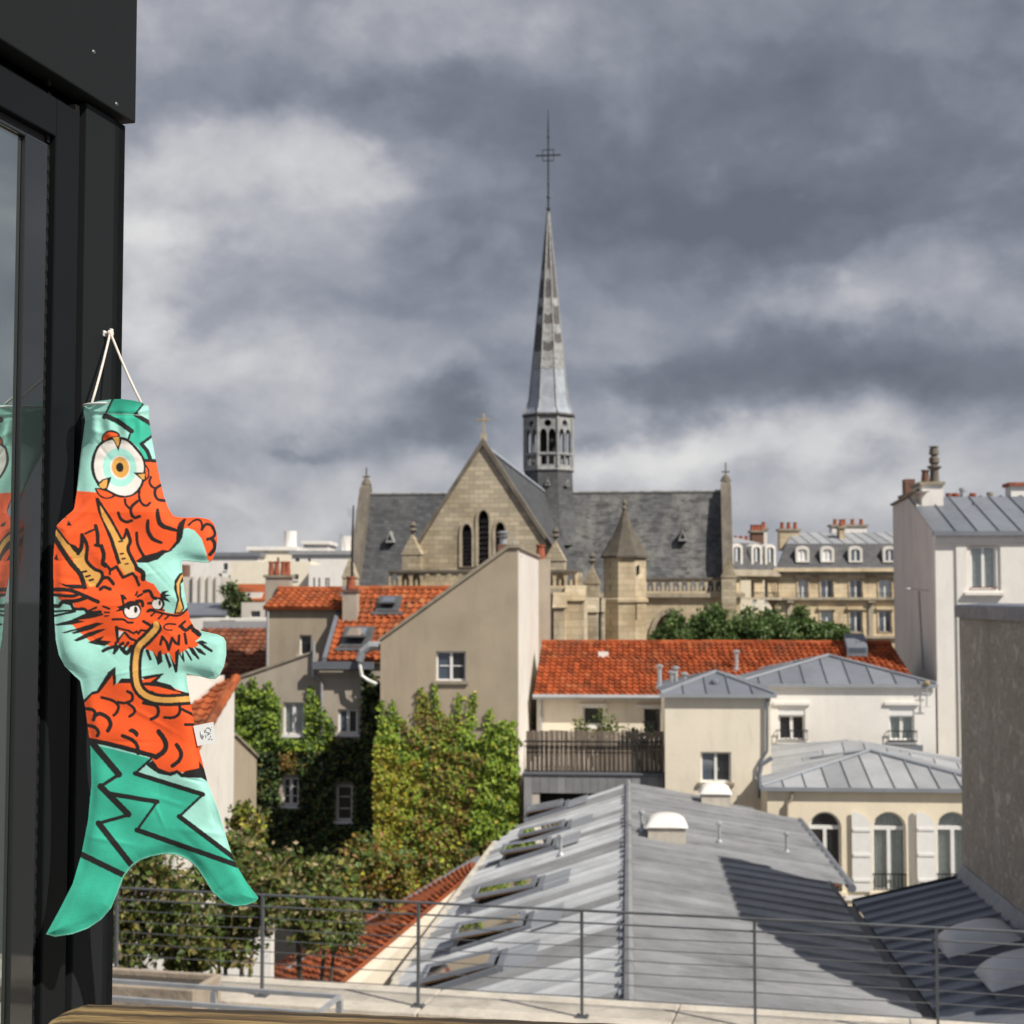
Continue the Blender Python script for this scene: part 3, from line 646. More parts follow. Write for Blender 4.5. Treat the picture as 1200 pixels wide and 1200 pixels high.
# -- the eye
Fp(AA, [(715, 490), (800, 515), (885, 595), (950, 690), (965, 780), (955, 890), (925, 975), (850, 1045), (750, 1065), (660, 1045), (555, 985), (485, 900), (450, 790), (460, 690), (505, 580), (575, 520), (640, 492)], INK, True)
Fp(AA, [(705, 518), (790, 540), (865, 612), (930, 700), (945, 780), (935, 870), (905, 960), (835, 1030), (750, 1045), (655, 1012), (560, 950), (505, 880), (482, 790), (490, 690), (530, 592), (605, 535)], WHT, True)
ell(AA, 720, 780, 158, 182, MINT, -.15); ell(AA, 726, 782, 96, 112, WHT, -.15); ell(AA, 727, 780, 80, 98, GOLD, -.15); ell(AA, 722, 780, 35, 45, INK, -.1)
Fp(AA, [(548, 545), (556, 485), (595, 442), (650, 432), (705, 452), (722, 492), (640, 505), (560, 558)], INK, True); Fp(AA, [(568, 528), (575, 480), (620, 450), (680, 460), (702, 482), (640, 494)], ORNG, True)
Fp(AA, [(638, 495), (720, 485), (738, 530), (708, 632), (680, 560)]); Fp(AA, [(655, 500), (715, 492), (720, 540), (703, 585), (680, 540)], GOLD)
Fp(AA, [(492, 975), (580, 985), (680, 1045), (605, 1078), (535, 1055), (497, 1005)], INK, True); Fp(AA, [(512, 985), (575, 1000), (655, 1040), (600, 1062), (545, 1042), (515, 1005)], ORNG, True)
Fp(AA, [(505, 940), (560, 890), (645, 868), (605, 988), (560, 995)]); Fp(AA, [(530, 940), (565, 905), (608, 890), (595, 972), (560, 980), (535, 965)], GOLD)
S(AA, [(958, 755), (988, 800), (988, 870), (955, 905)], 12); Fp(AA, [(848, 828), (965, 828), (972, 900), (938, 905), (890, 865)]); Fp(AA, [(892, 845), (956, 840), (952, 890), (930, 890)], GOLD)
# -- scales of the upper body
S(AA, [(1012, 872), (1000, 920), (1028, 965), (1062, 970)], 20); S(AA, [(1105, 948), (1060, 980), (1050, 1030), (1080, 1080), (1145, 1092)], 24); S(AA, [(905, 985), (903, 1060), (930, 1120), (970, 1140), (1005, 1112)], 20)
S(BB, [(770, 42), (780, 90), (822, 132)], 20); S(BB, [(888, 58), (832, 110), (828, 170), (858, 212), (906, 200)], 24); S(BB, [(708, 168), (730, 222), (780, 252), (832, 240)], 24)
S(BB, [(1075, 138), (1085, 230), (1125, 290), (1250, 330)], 38, taper=.4); S(BB, [(985, 238), (985, 330), (1030, 410), (1112, 446)], 32, taper=.4); S(BB, [(880, 356), (892, 470), (950, 580)], 24)
Fp(CC, [(230, 618), (300, 570), (420, 540), (480, 513), (540, 520), (610, 430), (620, 300), (635, 260), (680, 220), (706, 220), (682, 300), (668, 400), (642, 445), (562, 525), (502, 548), (442, 602), (350, 633), (250, 632)])
S(CC, [(725, 282), (780, 237), (830, 235), (850, 270), (850, 322)], 17); S(CC, [(850, 322), (890, 275), (942, 290), (972, 350), (960, 390), (903, 415)], 24); S(CC, [(940, 408), (966, 440), (970, 500), (928, 556)], 30)
# -- horns
Fp(BB, [(530, 82), (640, 260), (742, 425), (802, 380), (800, 460), (790, 520), (850, 640), (862, 720), (770, 748), (712, 660), (720, 620), (640, 400), (560, 210)], GOLD)
Fp(BB, [(488, 5), (535, 90), (552, 200), (652, 390), (735, 640), (700, 655), (618, 400), (515, 150)]); S(BB, [(512, 35), (640, 230), (738, 412), (762, 400), (785, 325)], 20, sm=False)
S(BB, [(785, 325), (820, 430), (800, 510), (860, 640), (892, 700)], 28); S(BB, [(715, 436), (748, 432)], 14)
for x, y in ((740, 550), (755, 596), (785, 645)): S(BB, [(x - 12, y + 2), (x + 14, y - 2)], 13)
S(BB, [(885, 690), (938, 730), (940, 785)], 38); S(BB, [(585, 645), (636, 702), (690, 672), (750, 772), (840, 735), (872, 770), (900, 842)], 24, sm=False)
S(BB, [(548, 478), (572, 560), (562, 640), (590, 662)], 32); S(BB, [(492, 470), (545, 476)], 24); S(BB, [(400, 360), (492, 318)], 18); S(BB, [(495, 288), (515, 380), (515, 470)], 30)
S(BB, [(630, 690), (628, 740)], 18)
Fp(BB, [(115, 300), (240, 450), (330, 540), (382, 470), (396, 540), (390, 600), (470, 690), (530, 710), (546, 760), (500, 852), (440, 858), (370, 770), (350, 720), (300, 650), (280, 600), (100, 370)], GOLD)
S(BB, [(100, 390), (250, 620), (350, 742), (390, 862)], 38); S(BB, [(120, 300), (240, 455)], 17); Fp(BB, [(235, 445), (300, 470), (345, 505), (320, 550), (280, 515)])
S(BB, [(330, 545), (360, 490), (368, 375)], 32); S(BB, [(368, 372), (416, 480), (410, 610), (480, 690), (548, 722), (556, 780), (510, 855)], 27)
S(BB, [(368, 722), (408, 714)], 17); S(BB, [(405, 765), (440, 755)], 17); S(BB, [(440, 800), (472, 790)], 17)
S(BB, [(562, 782), (612, 777), (662, 832)], 27); S(BB, [(538, 884), (572, 862), (632, 882)], 26)
Fp(BB, [(222, 288), (240, 232), (272, 286)]); Fp(BB, [(104, 602), (128, 548), (148, 612)]); Fp(BB, [(186, 215), (208, 185), (226, 215)])
# -- mane
Fp(BB, [(145, 820), (220, 838), (350, 838), (385, 855), (432, 878), (280, 880), (200, 855)])
S(DD, [(100, 88), (250, 92), (380, 140), (518, 202)], 30); S(DD, [(100, 135), (270, 147), (335, 130)], 26); S(DD, [(95, 237), (150, 240), (190, 200), (290, 195), (405, 163)], 30)
S(DD, [(190, 205), (262, 222), (292, 266), (390, 270), (425, 302), (540, 295)], 24); S(DD, [(420, 290), (500, 255)], 18); S(DD, [(100, 292), (285, 280)], 15); S(DD, [(100, 334), (200, 312), (300, 290)], 18)
Fp(DD, [(112, 412), (270, 368), (420, 300), (560, 318), (430, 360), (330, 372), (410, 385), (280, 412), (130, 428)]); S(DD, [(430, 350), (555, 318)], 18)
Fp(DD, [(110, 395), (112, 350), (380, 285), (400, 300), (300, 350)], MINT)
Fp(DD, [(176, 488), (350, 440), (500, 395), (572, 402), (450, 462), (290, 504), (265, 492), (330, 465), (205, 497)]); Fp(DD, [(285, 562), (420, 488), (560, 452), (597, 458), (470, 518), (320, 575)])
Fp(DD, [(420, 582), (580, 515), (545, 560), (645, 573), (580, 615), (500, 603)]); S(DD, [(565, 662), (605, 640), (690, 618)], 26); S(DD, [(684, 588), (672, 676)], 22); S(DD, [(668, 680), (720, 612), (752, 588)], 24)
S(DD, [(740, 640), (788, 682), (832, 622)], 32); S(DD, [(750, 650), (800, 585)], 20)
# -- face
Fp(DD, [(680, 295), (715, 262), (690, 250), (745, 230), (725, 130), (760, 135), (795, 178), (762, 182), (768, 235), (850, 202), (905, 212), (880, 245), (780, 280)])
ell(DD, 834, 278, 88, 88, INK); ell(DD, 838, 288, 73, 66, WHT); Fp(DD, [(770, 262), (800, 225), (860, 215), (905, 235), (850, 240), (800, 262)]); ell(DD, 870, 275, 17, 30, INK); ell(DD, 805, 258, 13, 16, INK)
S(DD, [(880, 196), (928, 198), (935, 238)], 26); S(DD, [(640 + 350, 215), (640 + 395, 210)], 22); ell(DD, 1080, 220, 62, 62, INK); ell(DD, 1072, 223, 48, 46, WHT); ell(DD, 1096, 210, 12, 26, INK)
S(DD, [(950, 105), (1000, 100), (1030, 155), (1060, 170)], 26); S(DD, [(870, 140), (886, 108)], 14); S(DD, [(890, 150), (932, 128)], 18); S(DD, [(980, 295), (1005, 270), (1140, 280)], 12)
Fp(EE, [(460, 130), (480, 105), (545, 92), (505, 128), (562, 140), (512, 155), (562, 208), (490, 185), (460, 165)])
S(DD, [(565, 243), (622, 266)], 17); S(DD, [(580, 300), (622, 300)], 13); S(DD, [(580, 335), (615, 331)], 11); S(DD, [(655, 366), (750, 366), (800, 395), (842, 395)], 17)
S(DD, [(690, 440), (705, 572)], 24); S(DD, [(690, 445), (800, 470), (850, 497), (880, 478), (895, 500), (920, 465), (965, 472)], 17, sm=False); S(DD, [(700, 570), (760, 490), (820, 545), (892, 572)], 20); Fp(DD, [(710, 473), (757, 480), (712, 538)], WHT)
# -- whiskers
wh = [(1062, 408), (1060, 450), (980, 540), (900, 620), (875, 720), (868, 850), (885, 980), (940, 1060), (1040, 1108), (1180, 1122), (1400, 1108)]
S(DD, [(945, 385), (1000, 418), (1030, 452)], 24); S(DD, wh[1:], 92); S(DD, [(1075, 405), (1092, 455), (1040, 530)], 30); S(DD, wh, 52, c=GOLD)
Fp(CC, [(640, 735), (690, 720), (690, 800), (655, 830), (660, 950), (690, 1065), (650, 1110), (590, 1110), (620, 980), (590, 880), (595, 800)]); Fp(CC, [(690, 715), (645, 770), (615, 830), (620, 900), (640, 980), (608, 1100), (650, 1095), (672, 1060), (640, 950), (640, 830), (668, 770), (700, 745)], GOLD)
# -- muzzle
S(EE, [(340, 292), (380, 285), (450, 300), (545, 322), (640, 327), (725, 258)], 17); S(EE, [(375, 332), (405, 305)], 15); S(EE, [(445, 358), (480, 322)], 15); S(EE, [(505, 364), (548, 324)], 15)
S(EE, [(605, 412), (530, 408), (495, 435), (520, 462), (570, 466)], 14); S(EE, [(640, 432), (692, 385)], 20); S(EE, [(655, 430), (700, 466), (755, 425)], 28); S(EE, [(772, 462), (825, 506)], 38)
# -- beard
S(EE, [(462, 600), (480, 528), (520, 580), (540, 650)], 22, sm=False); S(EE, [(540, 650), (572, 540), (602, 585), (632, 600), (638, 518)], 22, sm=False); S(EE, [(690, 500), (705, 590)], 22, taper=.5)
for tri in ([(318, 648), (352, 650), (384, 742), (360, 757)], [(385, 645), (430, 720), (440, 670), (470, 650), (484, 762), (440, 797), (420, 740)], [(498, 690), (520, 680), (570, 800), (545, 830)], [(545, 690), (600, 790), (600, 670), (640, 640), (622, 860), (600, 868), (580, 800)],
            [(636, 690), (650, 660), (660, 720), (672, 645), (692, 750), (684, 776)], [(685, 650), (715, 660), (765, 745), (752, 760)], [(720, 622), (770, 632), (828, 728), (822, 746), (760, 690)], [(776, 622), (840, 640), (890, 690), (884, 704), (820, 680)], [(798, 580), (850, 560), (910, 590), (870, 595), (955, 655), (948, 678), (880, 640), (830, 600)]):
    Fp(EE, tri)
# -- lower body
Fp(FF_, [(110, 275), (180, 205), (220, 195), (310, 50), (370, 5), (372, 140), (350, 160), (345, 75), (240, 212), (185, 227), (118, 300)]); Fp(FF_, [(383, 138), (412, 100), (500, 98), (500, 137)])
Fp(FF_, [(566, 88), (650, 70), (748, 58), (692, 120), (800, 150), (840, 190), (960, 218), (960, 236), (800, 190), (690, 162), (580, 152), (570, 130), (640, 127), (692, 88), (600, 108)])
for p, w in (([(260, 248), (340, 270), (390, 310), (380, 360), (355, 387)], 19), ([(460, 200), (496, 222), (495, 270), (440, 290), (388, 285)], 19), ([(460, 290), (510, 330), (515, 365), (478, 397)], 19), ([(125, 335), (190, 345), (210, 380), (195, 422)], 22),
             ([(205, 390), (250, 375), (310, 410), (330, 460), (308, 507)], 26), ([(145, 464), (205, 480), (236, 520), (226, 547)], 22), ([(588, 290), (680, 310), (702, 350), (690, 395), (648, 416)], 22), ([(865, 295), (870, 360), (830, 402), (750, 405)], 19),
             ([(888, 340), (985, 388)], 19), ([(915, 460), (1000, 460)], 20), ([(423, 548), (490, 575), (535, 620), (545, 685)], 24), ([(705, 515), (755, 590), (752, 660), (685, 715)], 32), ([(845, 618), (880, 680), (865, 740), (813, 782)], 26), ([(648, 203), (695, 232)], 16)):
    S(FF_, p, w)
Fp(FF_, [(468, 510), (500, 488), (548, 525), (535, 558), (505, 530)], INK, True)
# -- tail
fill(T(GG, [(250, 40), (615, 130), (522, 207), (878, 315), (755, 430), (1045, 650), (1100, 690), (1250, 855), (1100, 960), (0, 1200), (0, 1000), (200, 620)]), TEAL)
Fp(FF_, [(605, 772), (660, 738), (705, 800), (790, 832), (850, 813), (890, 842), (920, 820), (1020, 800), (1020, 740), (1050, 790), (1100, 860), (1120, 925), (1040, 877), (880, 872), (850, 842), (800, 864), (700, 842), (640, 802)])
S(FF_, [(130, 575), (350, 620), (690, 712)], 30)
for p, w in (([(300, 45), (440, 210)], 28), ([(440, 212), (345, 273)], 15), ([(345, 273), (490, 418)], 27), ([(490, 422), (335, 465)], 15), ([(335, 465), (520, 700)], 26), ([(395, 312), (640, 353)], 20), ([(640, 353), (535, 500)], 11), ([(535, 500), (1090, 695)], 22),
             ([(755, 430), (1060, 660)], 21), ([(878, 315), (755, 430)], 11), ([(525, 205), (878, 315)], 20), ([(608, 130), (525, 205)], 11), ([(235, 622), (480, 742)], 25)):
    S(GG, p, w, sm=False)
HEMC = TEAL * .55 + np.array([.35, .55, .48], np.float32) * .5
stroke([(303, 1052.4), (299, 1056.5), (287.5, 1060.4), (274, 1061), (263, 1057), (249, 1044.6), (240, 1030), (231, 1016.5), (220, 1006.4), (206.5, 1000.7), (193, 1000), (177, 1003), (164, 1007.5), (153.6, 1015), (144, 1028), (136, 1049), (129.5, 1064), (118, 1077), (103, 1087), (85, 1093.8), (64.7, 1096.6), (53.5, 1094)], 1.6, c=HEMC)
HEM2 = MINT * .75
stroke([(98, 488), (115, 484), (135, 484.5), (155, 485.5), (176, 488)], .7, c=np.array([.45, .62, .56], np.float32))

# -- cloth: a grid of the outline, inflated a little, front and back
STEP = .72
gx = np.arange(PX0 + 1, PX1 - 1, STEP); gy = np.arange(PY0 + 1, PY1 - 2, STEP)
OP = np.array(OUT)
def inside(xx, yy):
    ins = np.zeros(xx.shape, bool)
    for i in range(len(OP)):
        (ax, ay), (bx, by) = OP[i], OP[(i + 1) % len(OP)]
        if ay == by: continue
        ins ^= ((ay > yy) != (by > yy)) & (xx < ax + (yy - ay) * (bx - ax) / (by - ay))
    return ins
cx_, cy_ = np.meshgrid((gx[:-1] + gx[1:]) / 2, (gy[:-1] + gy[1:]) / 2); cell = inside(cx_, cy_)
nyc, nxc = cell.shape
cnt = np.zeros((nyc + 1, nxc + 1), int)
for a in (0, 1):
    for b in (0, 1): cnt[a:nyc + a, b:nxc + b] += cell
used = cnt > 0; edge = used & (cnt < 4)
VX, VY = np.meshgrid(gx, gy); VX = VX.copy(); VY = VY.copy()
def closest(px_, py_, skip=()):
    best = np.full(px_.shape, 1e9); bxo = px_.copy(); byo = py_.copy()
    for i in range(len(OP)):
        if i in skip: continue
        (ax, ay), (bx, by) = OP[i], OP[(i + 1) % len(OP)]; L2 = (bx - ax) ** 2 + (by - ay) ** 2
        t = np.clip(((px_ - ax) * (bx - ax) + (py_ - ay) * (by - ay)) / L2, 0, 1); qx = ax + t * (bx - ax); qy = ay + t * (by - ay)
        d = (px_ - qx) ** 2 + (py_ - qy) ** 2; k = d < best; best[k] = d[k]; bxo[k] = qx[k]; byo[k] = qy[k]
    return np.sqrt(best), bxo, byo
_, ex, ey = closest(VX[edge], VY[edge]); VX[edge] = ex; VY[edge] = ey
ids = np.full(used.shape, -1); ids[used] = np.arange(used.sum())
vx, vy = VX[used], VY[used]; ve = edge[used]
TOPSEG = set(range(1, 8))
dist, _, _ = closest(vx, vy, skip=TOPSEG)
yr = np.clip((vy - 468) / 150, 0, 1); Bm = .036 * (1 - yr) ** 1.5 + .0135; dm = 37 * (1 - yr) + 44 * yr
bul = .040 * (1 - yr) ** 1.6 * np.sqrt(np.clip(1 - (1 - np.minimum(dist / dm, 1)) ** 2, 0, 1)) + .0045 * (1 - np.exp(-(dist / 8) ** 2)) * (.35 + .65 * yr)
y0d = np.interp(vy, [468, 520, 600, 700, 1000, 1100], [1.868, 1.855, 1.815, 1.800, 1.798, 1.792])
wr = .0016 * np.sin(vx * .11 + vy * .035) * np.sin(vy * .05 + 1) + .0012 * np.sin(vx * .05 - vy * .09) + .0022 * np.exp(-((vy - 500) / 14) ** 2) * np.sin(vx * .33) + .0025 * np.exp(-((vx - 88) / 14) ** 2 - ((vy - 600) / 18) ** 2) * np.sin((vx + vy) * .35)
rs_ = np.random.RandomState(5)
for _ in range(46):
    x0, y0, a0 = rs_.uniform(60, 290), rs_.uniform(490, 1090), rs_.uniform(-.6, .6) + (1.2 if rs_.rand() < .4 else 0); tx, ty = math.cos(a0), math.sin(a0)
    p_ = (vx - x0) * tx + (vy - y0) * ty; q_ = -(vx - x0) * ty + (vy - y0) * tx
    wr = wr + rs_.uniform(-1, 1) * .0011 * np.exp(-(p_ / rs_.uniform(12, 38)) ** 2 - (q_ / rs_.uniform(1.6, 5)) ** 2)
hem = .0016 * np.exp(-((vy - 486) / 3.0) ** 2)
fade = np.minimum(dist / 8, 1)
Yf = y0d - bul + wr * fade + hem; Yb = y0d + bul * .9 + wr * fade + .0004
open_top = (dist > 2.0) & ve & (vy < 480)
def pix_world(x, y, Y):
    dx = (x - 600) / F; dy = math.cos(PITCH) - (600 - y) / F * math.sin(PITCH); dz = math.sin(PITCH) + (600 - y) / F * math.cos(PITCH); t = Y / dy
    return np.stack([dx * t, Y, H + dz * t], 1)
Pf, Pb = pix_world(vx, vy, Yf), pix_world(vx, vy, Yb)
nv = len(vx); yi, xi_ = np.nonzero(cell)
q = np.stack([ids[yi, xi_], ids[yi + 1, xi_], ids[yi + 1, xi_ + 1], ids[yi, xi_ + 1]], 1)
bmap = np.arange(nv) + nv; closed = ve & ~open_top; bmap[closed] = np.arange(nv)[closed]
qb = bmap[q][:, ::-1]
SO = Vector((-.46, 1.83, H - .46))
allv = np.concatenate([Pf, Pb]) - np.array(SO); allf = np.concatenate([q, qb])
ci = np.clip(((vx - PX0) * SS), 1, PW - 2).astype(int); ri = np.clip(((vy - PY0) * SS), 1, PH - 2).astype(int)
colr = sum(CAN[ri + a, ci + b] for a in (-1, 0, 1) for b in (-1, 0, 1)) / 9
sock = bpy.data.objects.new('windsock', None); col.objects.link(sock); sock.location = SO; sock.empty_display_size = .1
tag(sock, 'mint, teal and orange dragon windsock hanging from a hook on the dark cladding', 'windsock')
me = bpy.data.meshes.new('cloth'); me.vertices.add(2 * nv); me.vertices.foreach_set('co', allv.astype(np.float32).ravel())
me.loops.add(allf.size); me.loops.foreach_set('vertex_index', allf.astype(np.int32).ravel()); me.polygons.add(len(allf))
me.polygons.foreach_set('loop_start', np.arange(0, allf.size, 4, dtype=np.int32)); me.update(calc_edges=True)
me.polygons.foreach_set('use_smooth', np.ones(len(allf), bool))
ca = me.attributes.new('Print', 'FLOAT_COLOR', 'POINT'); cc4 = np.ones((2 * nv, 4), np.float32); cc4[:nv, :3] = colr; cc4[nv:, :3] = colr; ca.data.foreach_set('color', cc4.ravel())
def clothmat():
    m, nt, b = newmat('printed_cotton'); b.inputs['Roughness'].default_value = .85
    at = nt.nodes.new('ShaderNodeAttribute'); at.attribute_name = 'Print'
    nz = ramp(nt, noise_node(nt, 90, 5), ((.3, (.93, .93, .93)), (.7, (1.04, 1.04, 1.04)))); c = mixc(nt, 1.0, at.outputs['Color'], nz, 'MULTIPLY'); nt.links.new(c, b.inputs['Base Color'])
    b.inputs['Sheen Weight'].default_value = .15
    w1 = nt.nodes.new('ShaderNodeMath'); w1.operation = 'ADD'; nt.links.new(noise_node(nt, 1100, 2, stretch=(1, 1, .12)), w1.inputs[0]); nt.links.new(noise_node(nt, 1100, 2, stretch=(.12, .12, 1)), w1.inputs[1]); bump(nt, b, w1.outputs[0], .25, .0008)
    tr = nt.nodes.new('ShaderNodeBsdfTranslucent'); nt.links.new(c, tr.inputs[0]); mx = nt.nodes.new('ShaderNodeMixShader'); mx.inputs[0].default_value = .12
    nt.links.new(b.outputs[0], mx.inputs[1]); nt.links.new(tr.outputs[0], mx.inputs[2]); nt.links.new(mx.outputs[0], nt.nodes['Material Output'].inputs[0])
    return m
me.materials.append(clothmat()); me.validate()
cloth = bpy.data.objects.new('cloth', me); col.objects.link(cloth); cloth.parent = sock
def sock_part(mb, name, mat, parent=None):
    mb.v = [tuple(Vector(p) - SO) for p in mb.v]; o = mb.build(name, mat, parent or sock, smooth=True, shift=False); return o
zc = W(136, 472, 1.868); m = MB(); rr = (W(175, 480, 1.868) - W(98, 480, 1.868)).length / 2 - .002
m.tube([(zc.x + rr * math.cos(a), 1.868 + .036 * math.sin(a), zc.z - .005) for a in [i * 2 * math.pi / 32 for i in range(33)]], .0016, 6); sock_part(m, 'hoop', 'plastic')
hk = Vector(WP(hv, hz_ + .001, -.009)); hk = Vector((*WF.world(hk.x, hk.y), hk.z))
for px, py in ((107.5, 473), (165.5, 472)):
    e_ = W(px, py, 1.866); m = MB(); k = [hk.lerp(e_, t) + Vector((0, 0, -.003 * math.sin(t * 3.14))) for t in (0, .2, .4, .6, .8, 1)]; m.tube(k, .00165, 8); sock_part(m, 'cord', 'cord')
m = MB(); m.lathe(hk + Vector((0, 0, -.002)), [(.001, -.005), (.0042, -.003), (.0048, 0), (.004, .004), (.001, .006)], 8); sock_part(m, 'knot', 'cord')
tq = [W(x, y, 1.797) for x, y in ((226.5, 850.7), (250, 846), (252.6, 870), (231.5, 874.2))]
m = MB(); m.prism(tq, (0, .0006, 0)); tg = sock_part(m, 'care_tag', 'plastic'); tg['label'] = 'small white fabric tag with grey lettering'
for f_ in tg.data.polygons: f_.use_smooth = False
m = MB()
def tagline(pts, w=.00045):
    m.tube([W(215 + x / 24, 835 + y / 24, 1.7966) for x, y in pts], w, 5)
tagline([(705 + 72 * math.cos(a), 490 + 72 * math.sin(a)) for a in [i * .35 for i in range(19)]]); tagline([(770, 560), (680, 625)], .0006); tagline([(780, 430), (800, 390)], .0003)
tagline([(700, 750), (740, 740), (780, 665), (760, 650)]); tagline([(790, 750), (830, 745)]); tagline([(490, 520), (500, 650), (550, 730)], .0007); tagline([(590, 470), (600, 560)], .0003); tagline([(620, 600), (640, 700)], .0003); tagline([(530, 600), (565, 690)], .0005)
sock_part(m, 'lettering', 'galv', tg)

# ================================================================== the wooden handrail and the upper terrace
ra, rb_ = W(64, 1176, 1.70), W(700, 1203, 1.62); ra.z = rb_.z = H - .4885
rd = (rb_ - ra); rd.z = 0; rl = 2.3; rd.normalize(); ry = Vector((-rd.y, rd.x, 0))
rail = bpy.data.objects.new('wooden_handrail', None); col.objects.link(rail); rail.location = (ra.x, ra.y, H - 1.55); rail.rotation_euler = (0, 0, math.atan2(rd.y, rd.x))
tag(rail, 'weathered brown wooden handrail with a rounded end beside the dark wall', 'handrail')
m = MB(); prof = [(.055, -.03), (.055, .006), (.046, .016), (.02, .0185), (-.02, .0185), (-.042, .014), (-.052, .002), (-.055, -.012), (-.05, -.03)]
NS = 90; vs_ = []; fs_ = []
for i in range(NS + 1):
    x = rl * (i / NS) ** 1.5; k = min(1, .55 + math.sqrt(min(1, max(0, x / .02))) * .45)
    for (a, b) in prof: vs_.append((x, a * k, b * k + random.uniform(-.0006, .0006) + 1.068))
n_ = len(prof)
for i in range(NS): fs_ += [(i * n_ + k, i * n_ + (k + 1) % n_, (i + 1) * n_ + (k + 1) % n_, (i + 1) * n_ + k) for k in range(n_)]
fs_ += [tuple(range(n_)), tuple(range(NS * n_ + n_ - 1, NS * n_ - 1, -1))]
m.add(vs_, fs_); m.build('handrail_board', 'wood', rail, smooth=True)
for x in (.06, 1.1, 2.2): m = MB(); m.box(x - .02, x + .02, -.02, .02, 0, 1.05); m.build('post', 'steel', rail)
m = MB(); m.box(WU + .02, 3.4, -1.8, 1.9, H - 1.75, H - 1.55); m.v = [(a * WF.c - b * WF.s, a * WF.s + b * WF.c, c) for a, b, c in m.v]; tag(m.build('terrace_floor', 'terrace'), kind='structure')
m = MB(); m.box(WU + .05, 3.3, 1.3, 1.75, 0, H - 1.76); m.v = [(a * WF.c - b * WF.s, a * WF.s + b * WF.c, c) for a, b, c in m.v]; tag(m.build('terrace_wall', 'concrete'), kind='structure')

# ================================================================== lower terrace: parapet, railing, steel frame, trough
LA = -math.atan(.2355); LF = Fr(LA, 0, 0); ZP = H - 3.85
LV = LF.local(-2.46, 14.7)[1]
vn = LF.hz(405, 1181, ZP)[1]; vf = LF.hz(460, 1155, ZP)[1]
def on_lf(name, label, cat, u, v, z, group=None):
    f = Fr(LA, u, v, bz=z); return f.root(name, label, cat, group)
par = on_lf('parapet', 'pale cracked concrete parapet ledge carrying the grey steel railing', 'parapet', 0, LV, 0)
m = MB(); u = -7.0
for k, L in enumerate((2.9, 2.35, 2.1, 2.4, 2.2, 2.6, 2.8)):
    b = MB(); b.box(u + .006, u + L - .006, vn + random.uniform(-.012, .012), vf, ZP - .1, ZP - random.uniform(0, .004)); b.build('coping_slab', 'concrete', par, bevel=.012); u += L
m = MB(); m.box(-7, 10, vn + .09, vf - .06, 0, ZP - .101); m.build('parapet_wall', 'concrete_d', par)
m = MB(); m.box(-7, 10, vn - .7, vn + .088, 0, ZP - .28); m.build('lower_ledge', 'concrete', par)
rr_ = on_lf('steel_railing', 'grey steel railing with thin horizontal wires on the concrete parapet', 'railing', 0, LV, ZP)
pu = [LF.f(px, py, LV)[0] for px, py in ((136, 1140), (307, 1158), (490, 1170), (682, 1183), (885, 1195))]; pu.append(pu[-1] * 2 - pu[-2]); pu.append(pu[-1] + 1.6); pu.insert(0, pu[0] - 1.6)
RH = .965
for u in pu:
    m = MB(); m.box(u - .012, u + .012, LV - .02, LV + .02, ZP + .008, ZP + RH); po = m.build('post', 'steel', rr_)
    m = MB(); m.box(u - .06, u + .06, LV - .05, LV + .05, ZP, ZP + .01)
    for a, b in ((-.04, -.03), (.04, -.03), (-.04, .03), (.04, .03)): m.lathe((u + a, LV + b, ZP + .01), [(.009, 0), (.009, .012)], 6)
    m.build('foot_plate', 'steel', po)
for i, fr_ in enumerate((1, .885, .775, .665, .555, .44, .325, .19)):
    z = ZP + RH * fr_; m = MB(); r_ = .014 if i == 0 else .010 if i == 1 else .0052
    pts = []
    for a, b in zip(pu[:-1], pu[1:]): pts += [(a, LV, z), ((a + b) / 2, LV - .001, z - (.006 if i > 1 else 0))]
    pts.append((pu[-1], LV, z)); m.tube(pts, r_, 6); m.build('top_rail' if i == 0 else 'rail' if i == 1 else 'wire', 'steel', rr_)
ZF = H - 3.32
fa, fb = LF.hz(110, 1148, ZF), LF.hz(398, 1168, ZF); fc, fd = LF.hz(110, 1168, ZF), LF.hz(372, 1188, ZF)
st = on_lf('metal_stand', 'low galvanised steel tube stand standing beside the concrete trough', 'stand', (fa[0] + fb[0]) / 2, (fa[1] + fc[1]) / 2, ZP - .28)
for nm, a, b in (('rail', fa, fb), ('rail', fc, fd), ('end_rail', fb, fd)):
    m = MB(); m.tube([(a[0], a[1], ZF), (b[0], b[1], ZF)], .024, 4); m.build(nm, 'galv', st)
for p in (fb, fd, fa, fc, ((fa[0] + fb[0]) / 2, (fa[1] + fb[1]) / 2)):
    m = MB(); m.box(p[0] - .024, p[0] + .024, p[1] - .024, p[1] + .024, ZP - .279, ZF - .026); m.build('leg', 'galv', st)
ZQ = ZP + .26
q0, q1 = LF.hz(95, 1152, ZQ), LF.hz(241, 1152, ZQ)
tr_ = on_lf('concrete_trough', 'stained concrete planting trough of dark soil on the parapet', 'trough', (q0[0] + q1[0]) / 2, q0[1] + .3, ZP)
m = MB(); a0, a1, b0, b1 = q0[0] - 1, q1[0], q0[1], q0[1] + .62
m.box(a0, a1, b0, b0 + .06, ZP, ZQ); m.box(a0, a1, b1 - .06, b1, ZP, ZQ); m.box(a1 - .06, a1, b0 + .061, b1 - .061, ZP, ZQ); m.box(a0, a0 + .06, b0 + .061, b1 - .061, ZP, ZQ); m.build('trough_side', 'concrete_d', tr_, bevel=.012)
m = MB(); m.box(a0 + .062, a1 - .062, b0 + .062, b1 - .062, ZP + .01, ZQ - .05); m.build('soil', 'soil', tr_)

